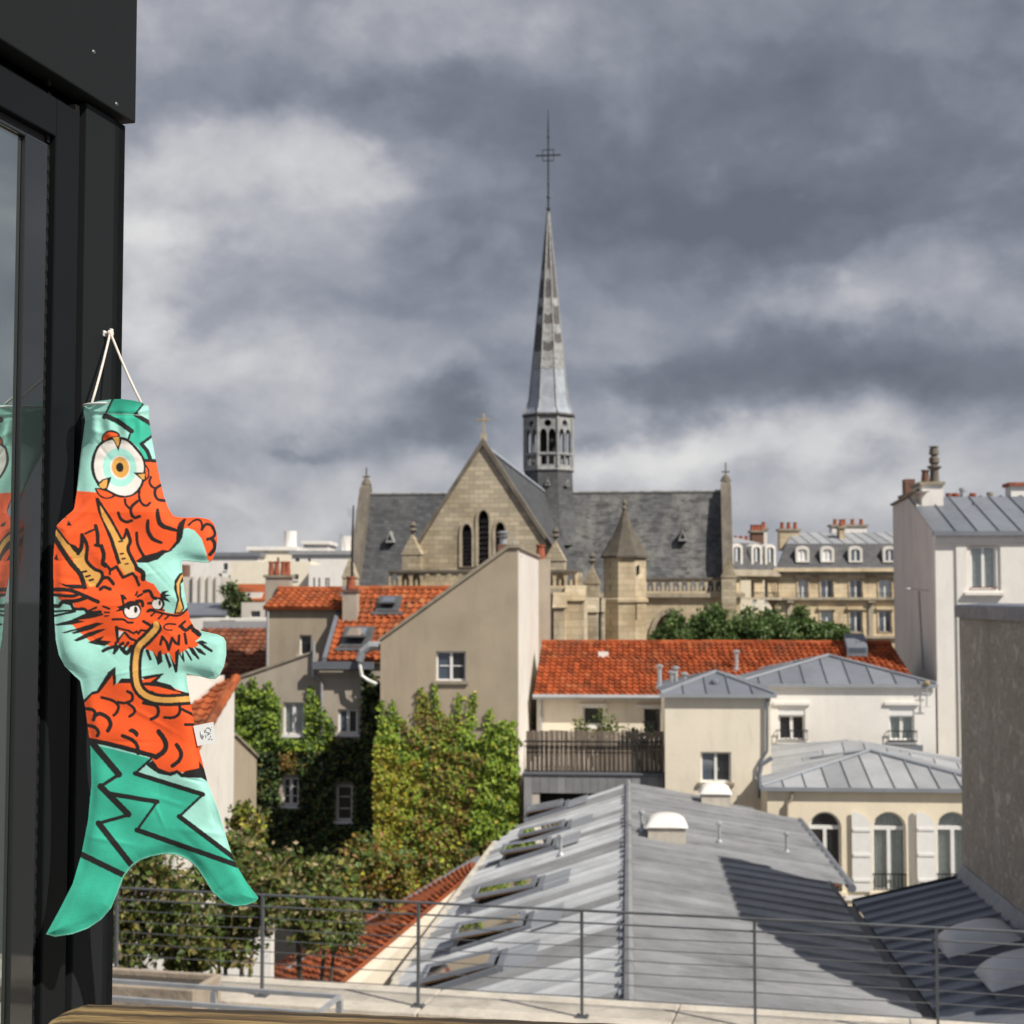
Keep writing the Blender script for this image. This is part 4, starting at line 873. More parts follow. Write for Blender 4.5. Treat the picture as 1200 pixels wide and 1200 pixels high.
# ================================================================== the yard: roofs and houses on one grid
G = Fr(G_ANG, 0, 0)
def groot(name, label, cat, bu, bv, group=None, bz=0.0):
    return Fr(G_ANG, bu, bv, bz=bz).root(name, label, cat, group)
def px_rect(v, x0, y0, x1, y1):
    a, zt = G.f(x0, y0, v); b, zb = G.f(x1, y1, v); return (min(a, b), max(a, b), min(zb, zt), max(zb, zt))
def holes_of(rs): return [rect(*r) for r in rs]

# ---------------------------------------------------------------- the big ribbed metal roof
ZR = H - 4.9; sR, sL = .15, .33
zinc_r = groot('ribbed_metal_roof', 'long low gabled building under a pale grey ribbed metal roof with open skylights', 'roof', 0, 28)
zr = lambda u: ZR - (sR * u if u > 0 else -sL * u)
V_N = 15.6
right = [(0, V_N), (3.82, V_N), (3.82, 29.6), (4.2, 29.6), (4.22, 38.0), (1.1, 40.0), (0, 40.1)]
left = [(0, V_N), (-3.75, V_N), (-3.7, 24), (-3.2, 36.6), (-2.75, 38.6), (0, 40.1)]
seam_roof(zinc_r, [(u, v, zr(u)) for u, v in right], (-1, 0, sR), .72, 'sheet', rib=.04, ribw=.03, ribs=0, name='roof_sheet', tone=[.3, .42, .72, .28, .8, .46, .15, .65, .55, .25])
seam_roof(zinc_r, [(u, v, zr(u)) for u, v in left], (1, 0, sL), .62, 'sheet', rib=.045, ribw=.028, ribs=0, name='roof_sheet', mats=['sheet_l', 'sheet_l', 'sheet_l', 'sheet', 'sheet', 'sheet_l', 'sheet_l', 'sheet_l', 'sheet_l', 'sheet', 'sheet_l', 'sheet_l', 'sheet'], tone=[.9, .7, .8, .75, .85, .6, .9, .65, .7, .95, .55])
m = MB(); m.prism([(-.07, V_N, ZR + .0), (.07, V_N, ZR + .0), (.06, V_N, ZR + .06), (0, V_N, ZR + .085), (-.06, V_N, ZR + .06)], (0, 40.1 - V_N, 0)); m.build('ridge_cap', 'sheet', zinc_r)
m = MB()
for i in range(46): m.box(-.13, -.071, V_N + i * .53, V_N + i * .53 + .22, ZR - .06, ZR + .01)
m.build('ridge_closures', 'lead_strip', zinc_r)
m = MB(); m.box(-3.4, 3.7, V_N, 37.2, 0, ZR - 1.32); m.box(-2.5, 3.6, V_N, 38, ZR - 1.32, ZR - .9); m.build('wall', 'greige', zinc_r)
m = MB(); m.tube([(4.27, 29.4, zr(4.2) - .04), (4.27, 38.1, zr(4.2) - .04)], .085, 8); m.build('gutter', 'zinc_dark', zinc_r)
m = MB(); m.prism([(3.84, V_N, zr(3.8) - .18), (4.02, V_N, zr(3.8) - .18), (4.02, V_N, zr(3.8) - .03), (3.84, V_N, zr(3.8) - .03)], (0, 27.4 - V_N, 0)); m.build('valley_gutter', 'iron', zinc_r)
m = MB(); m.prism([(3.823, 27.4, zr(3.8) - .3), (3.90, 27.4, zr(3.8) - .3), (3.90, 27.4, zr(3.8)), (3.823, 27.4, zr(3.8))], (0, 2.2, 0)); m.build('verge_board', 'iron', zinc_r)
m = MB(); m.prism([(-3.82, V_N, zr(-3.75) - .12), (-3.72, V_N, zr(-3.75) - .12), (-3.72, V_N, zr(-3.75) + .05), (-3.82, V_N, zr(-3.75) + .05)], (.08, 24 - V_N, .02)); m.prism([(-3.78, 24.001, zr(-3.75) - .12), (-3.68, 24.001, zr(-3.7) - .12), (-3.68, 24.001, zr(-3.7) + .05), (-3.78, 24.001, zr(-3.7) + .05)], (.5, 12.6, .16)); m.build('eave_trim', 'concrete', zinc_r)
def roof_pt(px, py, side):           # a pixel on one of the two slopes
    o, d = G._ray(px, py); s_ = sR if side > 0 else -sL        # z = ZR - s_*u
    t = (ZR - H - s_ * o[0]) / (d[2] + s_ * d[0]); return (o[0] + d[0] * t, o[1] + d[1] * t)
def slope_frame(side):
    s_ = sR if side > 0 else sL
    up = Vector((-side, 0, s_)).normalized(); al = Vector((0, 1, 0)); nn = Vector((side * s_, 0, 1)).normalized(); return up, al, nn
def obox(mb, c, ax, ay, az, lx, ly, z0, z1):
    c = Vector(c); p = [c + ax * sx * lx / 2 + ay * sy * ly / 2 + az * z for z in (z0, z1) for sx, sy in ((-1, -1), (1, -1), (1, 1), (-1, 1))]
    return mb.add(p, ((3, 2, 1, 0), (4, 5, 6, 7), (0, 1, 5, 4), (1, 2, 6, 5), (2, 3, 7, 6), (3, 0, 4, 7)))
def skylight(px, py, open_=18, lx=1.15, ly=.95):
    u, v = roof_pt(px, py, -1); up, al, nn = slope_frame(-1); c = Vector((u, v, zr(u)))
    m = MB()
    for s_ in (-1, 1): obox(m, c + up * s_ * (lx / 2 + .05), up, al, nn, .1, ly + .2, -.02, .09); obox(m, c + al * s_ * (ly / 2 + .05), up, al, nn, lx - .002, .1, -.02, .0895)
    k = m.build('skylight', 'zinc_dark', zinc_r)
    m = MB(); obox(m, c, up, al, nn, lx - .01, ly - .01, .032, .037); m.build('dark_interior', 'void', k)
    m = MB(); obox(m, c + up * (lx / 2 + .35), up, al, nn, .5, ly + .5, .034, .042); m.build('flashing', 'lead_strip', k)
    # top-hung sash, swung out at its foot
    h = c + up * (lx / 2 - .05) + nn * .1; q = Matrix.Rotation(R(open_), 3, al); du = q @ (-up); dn = q @ nn
    cc_ = h + du * (lx / 2); m = MB()
    for s_ in (-1, 1): obox(m, cc_ + du * s_ * (lx / 2 - .04), du, al, dn, .08, ly, 0, .06); obox(m, cc_ + al * s_ * (ly / 2 - .04), du, al, dn, lx - .16, .08, 0, .0595)
    sa = m.build('sash', 'zinc_dark', k)
    m = MB(); obox(m, cc_, du, al, dn, lx - .16, ly - .16, .03, .04); m.build('pane', 'skyglass', k)
    m = MB(); obox(m, cc_ - dn * .012, du, al, dn, lx - .05, ly - .05, -.02, .0); m.build('lining', 'pine', k)
for px, py, o_, lx in ((545, 1143, 4, 1.15), (580, 1096, 7, 1.2), (598, 1050, 7, 1.2), (622, 1000, 8, 1.1), (640, 978, 5, 1.1), (642, 952, 7, 1.0)): skylight(px, py, o_, lx)
def roof_dome(root, c, up, al, nn, lx, ly, mat, kerb='concrete'):
    m = MB(); obox(m, c, up, al, nn, lx, ly, -.05, .26); k = m.build('dome_rooflight', kerb, root)
    vs_ = []; nn_ = 14
    for i in range(nn_ + 1):
        for j in range(nn_ + 1):
            a = -1 + 2 * i / nn_; b = -1 + 2 * j / nn_; hh = .25 * ((1 - abs(a) ** 2.6) * (1 - abs(b) ** 2.6)) ** .55
            vs_.append(Vector(c) + up * a * (lx / 2 + .05) + al * b * (ly / 2 + .05) + nn * (.275 + hh))
    m = MB(); m.add(vs_, [(i * (nn_ + 1) + j, (i + 1) * (nn_ + 1) + j, (i + 1) * (nn_ + 1) + j + 1, i * (nn_ + 1) + j + 1) for i in range(nn_) for j in range(nn_)]); m.build('dome', mat, k, smooth=True)
upR, alR, nnR = slope_frame(1)
for px, py, lx in ((781, 982, .86), (838, 941, .8)):
    u, v = roof_pt(px, py, 1); roof_dome(zinc_r, (u, v, zr(u)), Vector((1, 0, 0)), Vector((0, 1, 0)), Vector((0, 0, 1)), lx * .9, .8, 'dome')
def vent(root, u, v, z, h=.38, r=.035, mat='galv', hat=True):
    m = MB(); m.lathe((u, v, z), [(r * 1.9, -.03), (r * 1.9, .03), (r, .08), (r, h)] + ([(r * 1.9, h + .005), (r * 1.9, h + .05), (r * .6, h + .08)] if hat else []), 10); m.build('vent_pipe', mat, root)
for px, py in ((752, 975), (798, 985), (843, 988), (922, 1000)): u, v = roof_pt(px, py, 1); vent(zinc_r, u, v, zr(u))
for px, py in ((657, 1003),): u, v = roof_pt(px, py, -1); vent(zinc_r, u, v, zr(u))

# ---------------------------------------------------------------- the lower dark seamed roof and its rough wall
ZV = H - 5.5; sD = .26; UW = 5.95
dark = groot('seamed_zinc_roof', 'dark standing seam zinc roof sloping down from the rough wall to a black gutter', 'roof', 5, 22)
zd = lambda u: ZV + sD * (u - 3.95)
seam_roof(dark, [(u, v, zd(u)) for u, v in ((4.03, V_N), (UW, V_N), (UW, 27.5), (4.03, 27.7))], (1, 0, sD), .55, 'zinc_dark', rib=.05, ribw=.025)
m = MB(); m.box(4.0, UW, V_N, 27.0, 0, ZV - .12); m.build('wall', 'greige', dark)
m = MB(); m.prism([(UW - .12, V_N, zd(UW) - .02), (UW - .004, V_N, zd(UW)), (UW - .004, V_N, zd(UW) + .22), (UW - .03, V_N, zd(UW) + .22)], (0, 27.5 - V_N, 0)); m.build('wall_flashing', 'lead_strip', dark)
m = MB(); m.prism([(4.03, 27.72, ZV - .2), (UW, 27.52, zd(UW) - .2), (UW, 27.52, zd(UW) + .05), (4.03, 27.72, ZV + .05)], (0, .05, 0)); m.build('verge_board', 'iron', dark)
upD = Vector((1, 0, sD)).normalized(); nnD = Vector((-sD, 0, 1)).normalized()
for px, py in ((1150, 1112), (1205, 1150)):
    o, d = G._ray(px, py); t = (ZV - H - sD * 3.95 + sD * o[0]) / (d[2] - sD * d[0]); u, v = o[0] + d[0] * t, o[1] + d[1] * t
    roof_dome(dark, (min(u, 5.35), v, zd(min(u, 5.35)) - .14), upD, Vector((0, 1, 0)), nnD, 1.0, 1.0, 'dome_d', 'lead_strip')
rw = groot('rough_wall', 'tall crumbling grey brown roughcast wall under a dark metal coping', 'wall', UW + .5, 23)
ZWT = H - .36
pts_ = [(18.9, 0), (27.5, 0), (27.5, ZWT), (21.6, ZWT), (20.0, ZWT - .8), (18.9, ZWT - 2.0)]
m = MB(); m.plate(pts_, [], UP(UW, 1), 0, .45); m.build('roughcast_face', 'rough', rw)
v_ = 27.58
while v_ > 21.6:
    m = MB(); m.prism([(UW - .06, v_, ZWT + .002), (UW + .5, v_, ZWT + .002), (UW + .5, v_, ZWT + .26), (UW - .03, v_, ZWT + .23), (UW - .06, v_, ZWT + .2)], (0, -min(1.19, v_ - 21.5), 0)); m.build('coping_sheet', 'zinc_dark', rw); v_ -= 1.2

# ---------------------------------------------------------------- cream house with the pyramid zinc roof
VC_ = 41.2
a0, ze = G.f(779, 813, VC_); a1, _ = G.f(903, 813, VC_)
ch = groot('cream_house', 'small cream rendered house with a low pyramid zinc roof and one white window', 'house', (a0 + a1) / 2, VC_ + 2)
r = px_rect(VC_, 821, 881, 857, 917)
m = MB(); m.plate(rect(a0, a1, 0, ze), holes_of([r]), VP(VC_), 0, .3); m.box(a0, a0 + .3, VC_ + .301, VC_ + 4.2, 0, ze); m.box(a1 - .3, a1, VC_ + .301, VC_ + 4.2, 0, ze); m.box(a0 + .301, a1 - .301, VC_ + 3.9, VC_ + 4.2, 0, ze); m.build('wall', 'cream', ch)
window(ch, VP(VC_), *r, glass=('glass_sky', 'glass'), sillmat='coping')
def hip(root, u0, u1, v0, v1, ze, ap, spacing, mat='zinc', ov=.12, faces='flrb', ridge=None):
    """hip roof: each slope is a run of seamed panels; ridge = (p, q) for a short ridge instead of one apex"""
    A, B, C, D = (u0 - ov, v0 - ov, ze), (u1 + ov, v0 - ov, ze), (u1 + ov, v1 + ov, ze), (u0 - ov, v1 + ov, ze)
    p, q_ = ridge if ridge else (ap, ap)
    S_ = {'f': ([A, B, q_, p] if ridge else [A, B, p], (0, 1, .3)), 'r': ([B, C, q_], (-1, 0, .3)), 'b': ([C, D, p, q_] if ridge else [C, D, p], (0, -1, .3)), 'l': ([D, A, p], (1, 0, .3))}
    for k in faces: seam_roof(root, S_[k][0], S_[k][1], spacing, mat, rib=.045, ribw=.02)
    for e0, e1 in ((A, p), (B, q_), (C, q_), (D, p)) + (((p, q_),) if ridge else ()):
        m = MB(); m.tube([Vector(e0) + Vector((0, 0, .02)), Vector(e1) + Vector((0, 0, .03))], .05, 6); m.build('hip_roll', 'lead_strip', root)
    m = MB(); m.box(u0 - ov - .03, u1 + ov + .03, v0 - ov - .06, v0 - ov - .002, ze - .1, ze + .0); m.build('gutter', 'lead_strip', root)
ap = G.f(839, 788, VC_ + 2.1); hip(ch, a0, a1, VC_, VC_ + 4.2, ze + .01, (ap[0], VC_ + 2.1, ap[1]), .62)
m = MB(); u_, z_ = G.f(838, 800, VC_ + .8); m.lathe((u_, VC_ + .9, z_ - .05), [(.13, 0), (.13, .08), (.1, .13), (.02, .15)], 10); m.build('roof_vent', 'zinc_dark', ch)
m = MB(); c_ = [G.f(x, y, VC_ - .08) for x, y in ((899, 815), (899, 880), (893, 890), (890, 895), (890, 935))]; m.tube([(a, VC_ - .08, z) for a, z in c_], .04, 7); m.build('downpipe', 'zinc_dark', ch)
for px, py, h in ((773, 800, .5), (787, 803, .4), (792, 800, .45), (802, 803, .35)):
    u_, z_ = G.f(px, py, VC_ + 2.6); vent(ch, u_, VC_ + 2.6, z_ - .15, h + .1, .06, 'galv')

# ---------------------------------------------------------------- terrace with plank screen
VT = 41.7
t0, zt_ = G.f(614, 907, VT); t1, _ = G.f(777, 907, VT); t1 = min(t1, a0 - .02)
te = groot('roof_terrace', 'grey zinc clad terrace storey with a dark opening below a plank screen', 'terrace', (t0 + t1) / 2, VT + 2)
op_ = px_rect(VT, 632, 929, 716, 972)
m = MB(); m.plate(rect(t0, t1, 0, zt_), [rect(*op_)], VP(VT), 0, .2); m.box(t0, t1, VT + .201, VT + 4.6, zt_ - .3, zt_); m.build('wall', 'greige', te)
x = t0
while x < t1 - .02:
    x1 = min(x + .23, t1); m = MB()
    zb_ = op_[3] if (x1 > op_[0] and x < op_[1]) else zt_ - 2.2
    m.pbox(VP(VT), x + .004, x1 - .004, zb_, zt_ - .01, -.03, -.003); m.build('cladding_strip', 'sheet', te); x = x1
m = MB(); m.pbox(VP(VT), op_[0], op_[1], op_[2], op_[3], .5, .55); m.build('dark_interior', 'void', te)
m = MB(); m.pbox(VP(VT), t0 - .02, t1, zt_, zt_ + .05, -.08, .5); m.build('edge_flashing', 'zinc_dark', te)
sc_ = groot('plank_screen', 'weathered brown plank screen behind thin black railing on the terrace', 'screen', (t0 + t1) / 2, VT + .15, bz=zt_ + .05)
x = t0 + .05
while x < t1 - .1:
    w_ = random.uniform(.11, .15); top = G.f(650, 857 + random.uniform(-1, 1.0), VT)[1]; m = MB(); m.box(x, x + w_ - .012, VT + .12, VT + .145 + random.uniform(0, .01), zt_ + .05, top); m.build('plank', 'plank', sc_); x += w_
zr0, zr1 = zt_ + .07, G.f(650, 868, VT)[1]
m = MB(); m.box(t0, t1 - .02, VT + .0, VT + .04, zr1 - .045, zr1); m.box(t0, t1 - .02, VT + .01, VT + .03, zr1 - .17, zr1 - .15); m.box(t0, t1 - .02, VT + .01, VT + .03, zr0, zr0 + .03)
x = t0
while x < t1: m.box(x, x + .014, VT + .012, VT + .026, zr0 + .03, zr1 - .045); x += .125
m.build('railing', 'iron', sc_)
for px, py, rr0, n_ in ((693, 850, .85, 900), (748, 858, .45, 300), (770, 880, .3, 200)):
    c_, z_ = G.f(px, py, VT + 1.0); f = Fr(G_ANG, c_, VT + 1.0, bz=zt_)
    b = f.root('potted_shrub', 'wispy yellow green shrub growing behind the plank screen' if rr0 > .5 else ('small dark shrub by the terrace doorway' if py < 870 else 'dark climbing plant at the corner of the cream house'), 'shrub')
    stems = MB(); pts_ = []
    for k in range(11):
        a = random.uniform(0, 6.28); L = random.uniform(.5, 1) * rr0; e_ = Vector((c_ + math.cos(a) * L, VT + 1.0 + math.sin(a) * L * .6, z_ + random.uniform(-.1, .62) * rr0)); s0 = Vector((c_, VT + 1.0, zt_ + .05))
        stems.tube([s0, s0.lerp(e_, .5) + Vector((0, 0, .2)), e_], [.02, .012, .004], 5)
        for j in range(n_ // 11): t = random.uniform(.35, 1.05); p = s0.lerp(e_, t) + Vector((random.gauss(0, .1), random.gauss(0, .1), random.gauss(0, .09) + .15 * math.sin(t * 3))); pts_.append((p, 0 if random.random() < .7 else 1))
    stems.build('stem', 'bark', b, kind='stuff'); leaves('leaves', b, pts_, .10, [[(.16, .17, .04), (.12, .14, .03), (.2, .19, .06)] if rr0 > .5 else SHADEG, GREEN])

# ---------------------------------------------------------------- long red-tiled house behind
VB = 46.6
b0, zbe = G.f(629, 809, VB); b1, _ = G.f(1082, 809, VB)
zrid = G.f(845, 753, VB + 2.75)[1]
rh_ = groot('red_roofed_house', 'long low cream house with an orange clay tile roof in front of the church', 'house', (b0 + b1) / 2, VB + 2.5)
d0 = px_rect(VB, 754, 830, 775, 866); w0 = px_rect(VB, 683, 828, 708, 850)
m = MB(); m.plate(rect(b0, b1, 0, zbe), holes_of([d0, w0]), VP(VB), 0, .3); m.box(b0, b1, VB + 5.2, VB + 5.5, 0, zbe); m.add([(b0, VB + .301, 0), (b0, VB + 5.199, 0), (b0, VB + 5.199, zbe), (b0, VB + 2.75, zrid - .05), (b0, VB + .301, zbe)], ((0, 1, 2, 3, 4),)); m.build('wall', 'cream', rh_)
window(rh_, VP(VB), *w0, panes=1, mat='wframe'); window(rh_, VP(VB), *d0, panes=1, sill=False, name='doorway', fw=.03)
m = MB(); m.pbox(VP(VB), w0[0] - .1, w0[1] + .1, w0[3] + .003, w0[3] + .1, -.06, -.001); m.build('lintel', 'white', rh_); m = MB(); m.pbox(VP(VB), d0[0] - .25, d0[1] + .1, d0[3] + .003, d0[3] + .12, -.08, -.001); m.build('lintel', 'white', rh_)
s_ = (zrid - zbe) / 2.75
tile_roof(rh_, (b0 - .1, VB - .3, zbe - .3 * s_), (b1, VB - .3, zbe - .3 * s_), (b1 - .5, VB + 2.75, zrid), (b0 + .02, VB + 2.75, zrid), 'tile', .19, .235)
m = MB(); m.quad((b0, VB + 2.78, zrid - .02), (b1 - .5, VB + 2.78, zrid - .02), (b1, VB + 5.8, zbe - .1), (b0 - .1, VB + 5.8, zbe - .1)); m.build('back_slope', 'tile', rh_)
ridge_tiles(rh_, (b0, VB + 2.76, zrid + .0), (b1 - .5, VB + 2.76, zrid + .0), 'tile', r=.085)
m = MB(); m.tube([(b0 - .1, VB - .38, zbe - .3 * s_ - .02), (a0 + .2, VB - .38, zbe - .3 * s_ - .02)], .08, 8); m.build('gutter', 'zinc_light', rh_)
m = MB(); m.tube([(b0 + .12, VB - .07, zbe - .15), (b0 + .12, VB - .07, zbe - 2.4)], .045, 7); m.build('downpipe', 'galv', rh_)
def rp(px, py): # pixel on the red slope
    o, d = G._ray(px, py); t = (zbe - H + s_ * (o[1] - VB)) / (d[2] - s_ * d[1]); return (o[0] + d[0] * t, o[1] + d[1] * t, H + d[2] * t)
u_, v_, z_ = rp(707, 769); m = MB(); m.box(u_ - .16, u_ + .16, v_ - .12, v_ + .15, z_ - .05, z_ + .14); m.build('roof_vent', 'white', rh_)
u_, v_, z_ = rp(1003, 765); m = MB(); m.prism([(u_ - .32, v_ - .35, z_ - .1), (u_ + .32, v_ - .35, z_ - .1), (u_ + .32, v_ - .35, z_ + .18), (u_ - .32, v_ - .35, z_ + .18)], (0, .7, .42)); m.build('skylight', 'zinc_dark', rh_)
m = MB(); m.prism([(u_ - .26, v_ - .36, z_ + .02), (u_ + .26, v_ - .36, z_ + .02), (u_ + .26, v_ - .36, z_ + .17), (u_ - .26, v_ - .36, z_ + .17)], (0, .005, 0)); m.build('skylight_pane', 'glass_sky', rh_)
for px, py in ((863, 785),): u_, v_, z_ = rp(px, py); vent(rh_, u_, v_, z_, .55, .06)

# ---------------------------------------------------------------- white house
VW = 44.6
w0_, zwe = G.f(880, 801, VW); w1_, _ = G.f(1096, 801, VW)
wh_ = groot('white_house', 'white rendered house with roller shutter boxes and a low hipped zinc roof', 'house', (w0_ + w1_) / 2, VW + 1.8)
rs = [px_rect(VW, 912, 826, 944, 868), px_rect(VW, 1042, 826, 1072, 868)]
m = MB(); m.plate(rect(w0_, w1_, 0, zwe), holes_of(rs), VP(VW), 0, .3); m.box(w0_, w0_ + .3, VW + .301, VW + 3.6, 0, zwe); m.build('wall', 'white', wh_)
for i, r in enumerate(rs):
    zb_ = G.f(930, 838, VW)[1]
    o = window(wh_, VP(VW), r[0], r[1], r[2], zb_, rev=.2, curtain='curtain' if i else None, glass=('glass_c',) if i else ('glass',), fw=.06, bars=(G.f(930, 867, VW)[1], G.f(930, 855, VW)[1]))
    m = MB(); m.pbox(VP(VW), r[0], r[1], zb_ + .001, r[3], .03, .25); m.build('shutter_box', 'wframe', o)
    m = MB(); m.pbox(VP(VW), r[0] - .14, r[1] + .14, r[3] + .002, r[3] + .09, -.07, -.001); m.build('drip_mould', 'white', o)
    m = MB(); m.pbox(VP(VW), r[0] - .2, r[1] + .22, r[2] - .55, r[2] - .12, -.06, -.001); m.build('flashing', 'zinc', o)
ap = G.f(971, 769, VW + 1.9); hip(wh_, w0_ - .35, w1_ - .06, VW, VW + 3.8, zwe + .01, (ap[0], VW + 1.9, ap[1]), .66, ov=.08)
m = MB(); m.box(w0_ - .35, w1_ - .1, VW - .04, VW + .02, zwe - .09, zwe - .003); m.build('eave_board', 'white', wh_)
an = [G.f(x, y, VW - .12) for x, y in ((1086, 800), (1086, 828))]
m = MB(); m.tube([(an[0][0], VW - .12, an[0][1]), (an[1][0], VW - .12, an[1][1])], .02, 6)
for k in (.45, 1.0): z_ = an[0][1] + (an[1][1] - an[0][1]) * k; m.tube([(an[0][0] - .15, VW - .12, z_), (an[0][0] + .1, VW - .12, z_)], .014, 5)
m.build('cable_bracket', 'galv', wh_); m = MB(); m.lathe((an[0][0], VW - .14, an[0][1] - .02), [(.03, -.05), (.09, -.02), (.09, .04), (.04, .07)], 8); m.build('lamp', 'ochre', wh_)

# ---------------------------------------------------------------- tall white house on the right
VL = 47.3
l0, zle = G.f(1095.5, 624, VL); l1 = l0 + 9
zrd = G.f(1150, 582, VL + 4.0)[1]
tw = groot('tall_white_house', 'tall white house with a grey zinc roof and chimneys on its blank gable', 'house', l0 + 3, VL + 4)
r = px_rect(VL, 1137, 640, 1168, 690)
m = MB(); m.plate(rect(l0, l1, 0, zle), holes_of([r]), VP(VL), 0, .35); m.build('wall', 'white', tw)
vb_, zb1 = G.sd(1046, 592, l0)
vk, zk = G.sd(1078, 577, l0)
m = MB(); m.plate([(VL + .351, 0), (vb_, 0), (vb_, zb1), (vk, zk + .05), (VL + 4.0, zrd + .05), (VL + .351, zle + .06)], [], UP(l0, 1), 0, .35); m.build('gable_wall', 'white2', tw)
m = MB(); m.tube([(l0 - .05, vb_, zb1 + .02), (l0 - .05, vk, zk + .08), (l0 - .05, VL + 4.0, zrd + .08)], .05, 5); m.build('gable_coping', 'coping', tw)
seam_roof(tw, [(l0 - .06, VL - .12, zle + .02), (l1, VL - .12, zle + .02), (l1, VL + 4, zrd), (l0 - .06, VL + 4, zrd)], (0, 1, .35), .66, 'zinc', rib=.05, ribw=.022)
seam_roof(tw, [(l0 - .02, VL + 4.002, zrd), (l1, VL + 4.002, zrd), (l1, vb_, zb1), (l0 - .02, vb_, zb1)], (0, -1, .35), .66, 'zinc', rib=.05, ribw=.022)
m = MB(); m.box(l0 - .1, l1, VL - .26, VL - .12, zle - .11, zle + .03); m.build('gutter', 'zinc_dark', tw)
m = MB(); m.box(l0, l1, VL - .12, VL - .001, zle - .32, zle - .112); m.build('eave_moulding', 'white', tw)
x_ = G.f(1120, 640, VL)[0]; m = MB(); m.box(x_, l1, VL - .06, VL - .002, 0, zle - .325); m.v = m.v; pm = MB(); pm.plate(rect(x_, l1, 0, zle - .325), [rect(r[0] - .12, r[1] + .12, r[2] - .05, r[3] + .02)], VP(VL - .06), 0, .058); pm.build('facing_panel', 'white', tw)
o = window(tw, VP(VL), *r, rev=.14, glass=('glass_c',), curtain='curtain', fw=.06, sill=False)
m = MB(); m.pbox(VP(VL), r[0] - .02, r[1] + .02, r[3] + .002, r[3] + .09, -.03, .1); m.build('lintel', 'brown', o)
z_ = G.f(1150, 696, VL)[1]; m = MB(); m.pbox(VP(VL), r[0] - .22, r[1] + .2, z_ - .04, z_ + .05, -.2, -.061); m.build('ledge', 'white', o)
m = MB(); m.pbox(VP(VL), r[0] - .02, r[1] + .02, r[2] + .02, r[2] + .06, -.05, -.02); m.build('guard_bar', 'brown', o)
# chimneys on the gable
c0, zc0 = G.f(1078, 569, VL + 3.2); c1, _ = G.f(1103, 569, VL + 3.2)
m = MB(); m.box(c0, c1, VL + 2.9, VL + 4.5, zrd - .8, zc0); k = m.build('chimney', 'white', tw); m = MB(); m.box(c0 - .08, c1 + .06, VL + 2.82, VL + 4.58, zc0 + .001, zc0 + .1); m.build('cap', 'coping', k)
pots(tw, [(c0 + .18, VL + 3.2, zc0 + .1)], .13, .42, 'brick')
m = MB(); uc = c0 + .48; m.lathe((uc, VL + 3.2, zc0 + .1), [(.16, 0), (.14, .42), (.24, .5), (.24, .54), (.1, .58), (.17, .66), (.17, .82), (.1, .86), (.1, .9), (.17, .94), (.15, 1.12), (.1, 1.16), (.17, 1.18), (.17, 1.2), (.05, 1.22)], 10); m.build('chimney_cowl', 'stone_dark', tw)
cva, zc2 = G.sd(1070, 581, l0); cvb = G.sd(1056, 581, l0)[0]
m = MB(); m.box(l0 + .002, l0 + .7, cva, cvb, zk - 1.2, zc2 + .05); k = m.build('chimney', 'white2', tw); m = MB(); m.box(l0 - .1, l0 + .78, cva - .1, cvb + .1, zc2 + .051, zc2 + .14); m.build('cap', 'coping', k)
cvm = G.sd(1064, 570, l0 + .2)[0]; m = MB(); m.box(l0 + .05, l0 + .40, cvm - .25, cvm + .25, zc2 + .14, G.sd(1064, 562, l0 + .2)[1]); m.build('chimney_pot', 'brick', tw)
# tv antenna in front of the gable
u_, z0_ = G.f(1082, 772, VL + .6); _, z1_ = G.f(1077, 693, VL + .6); u_ = l0 - .3
anr = Fr(G_ANG, u_, VL + .6, bz=z0_ - .25).root('tv_antenna', 'thin rooftop television antenna on a mast before the white gable', 'antenna')
m = MB(); m.tube([(u_, VL + .6, z0_ - .35), (u_ - .1, VL + .6, z1_)], .022, 6); m.build('mast', 'steel', anr)
m = MB(); m.tube([(u_ - .55, VL + .4, z1_ + .1), (u_ + .22, VL + .75, z1_ + .02)], .014, 5)
for k in range(7): t = k / 6; c_ = Vector((u_ - .55 + .77 * t, VL + .4 + .35 * t, z1_ + .1 - .08 * t)); m.tube([c_ + Vector((-.05, .18, 0)), c_ + Vector((.05, -.18, 0))], .006, 4)
m.build('boom', 'galv', anr)
# little pots of chimneys beyond the ridge
for px, py, hh, nm in ((1112, 578, .35, 'pot'), (1120, 578, .35, 'pot'), (1128, 572, .8, 'galv'), (1140, 578, .35, 'pot'), (1160, 577, .4, 'coping')):
    u_, z_ = G.f(px, py, VL + 5.2); m = MB(); m.lathe((u_, VL + 5.2, z_ - 1.1), [(.12, 0), (.09, 1.1 - .12), (.12, 1.1 - .1), (.12, 1.1)], 8); m.build('chimney_pot', nm, tw)
u_, z_ = G.f(1183, 570, VL + 5.4); m = MB(); m.box(u_, u_ + 2, VL + 5.2, VL + 6, z_ - 1.6, z_); k = m.build('chimney', 'white', tw); m = MB(); m.box(u_ - .08, u_ + 2.1, VL + 5.1, VL + 6.1, z_ + .001, z_ + .12); m.build('cap', 'pot', k)
u_, z_ = G.f(1146, 590, VL + 3.0); m = MB(); m.box(u_ - .12, u_ + .12, VL + 2.9, VL + 3.2, z_ - .1, z_ + .06); m.build('roof_vent', 'lead_strip', tw)
u_, z_ = G.f(1196, 596, VL + 2.6); m = MB(); m.prism([(u_ - .3, VL + 2.1, z_ - .3), (u_ + .6, VL + 2.1, z_ - .3), (u_ + .6, VL + 2.1, z_ - .2), (u_ - .3, VL + 2.1, z_ - .2)], (0, .9, .34)); m.build('skylight', 'zinc_dark', tw)

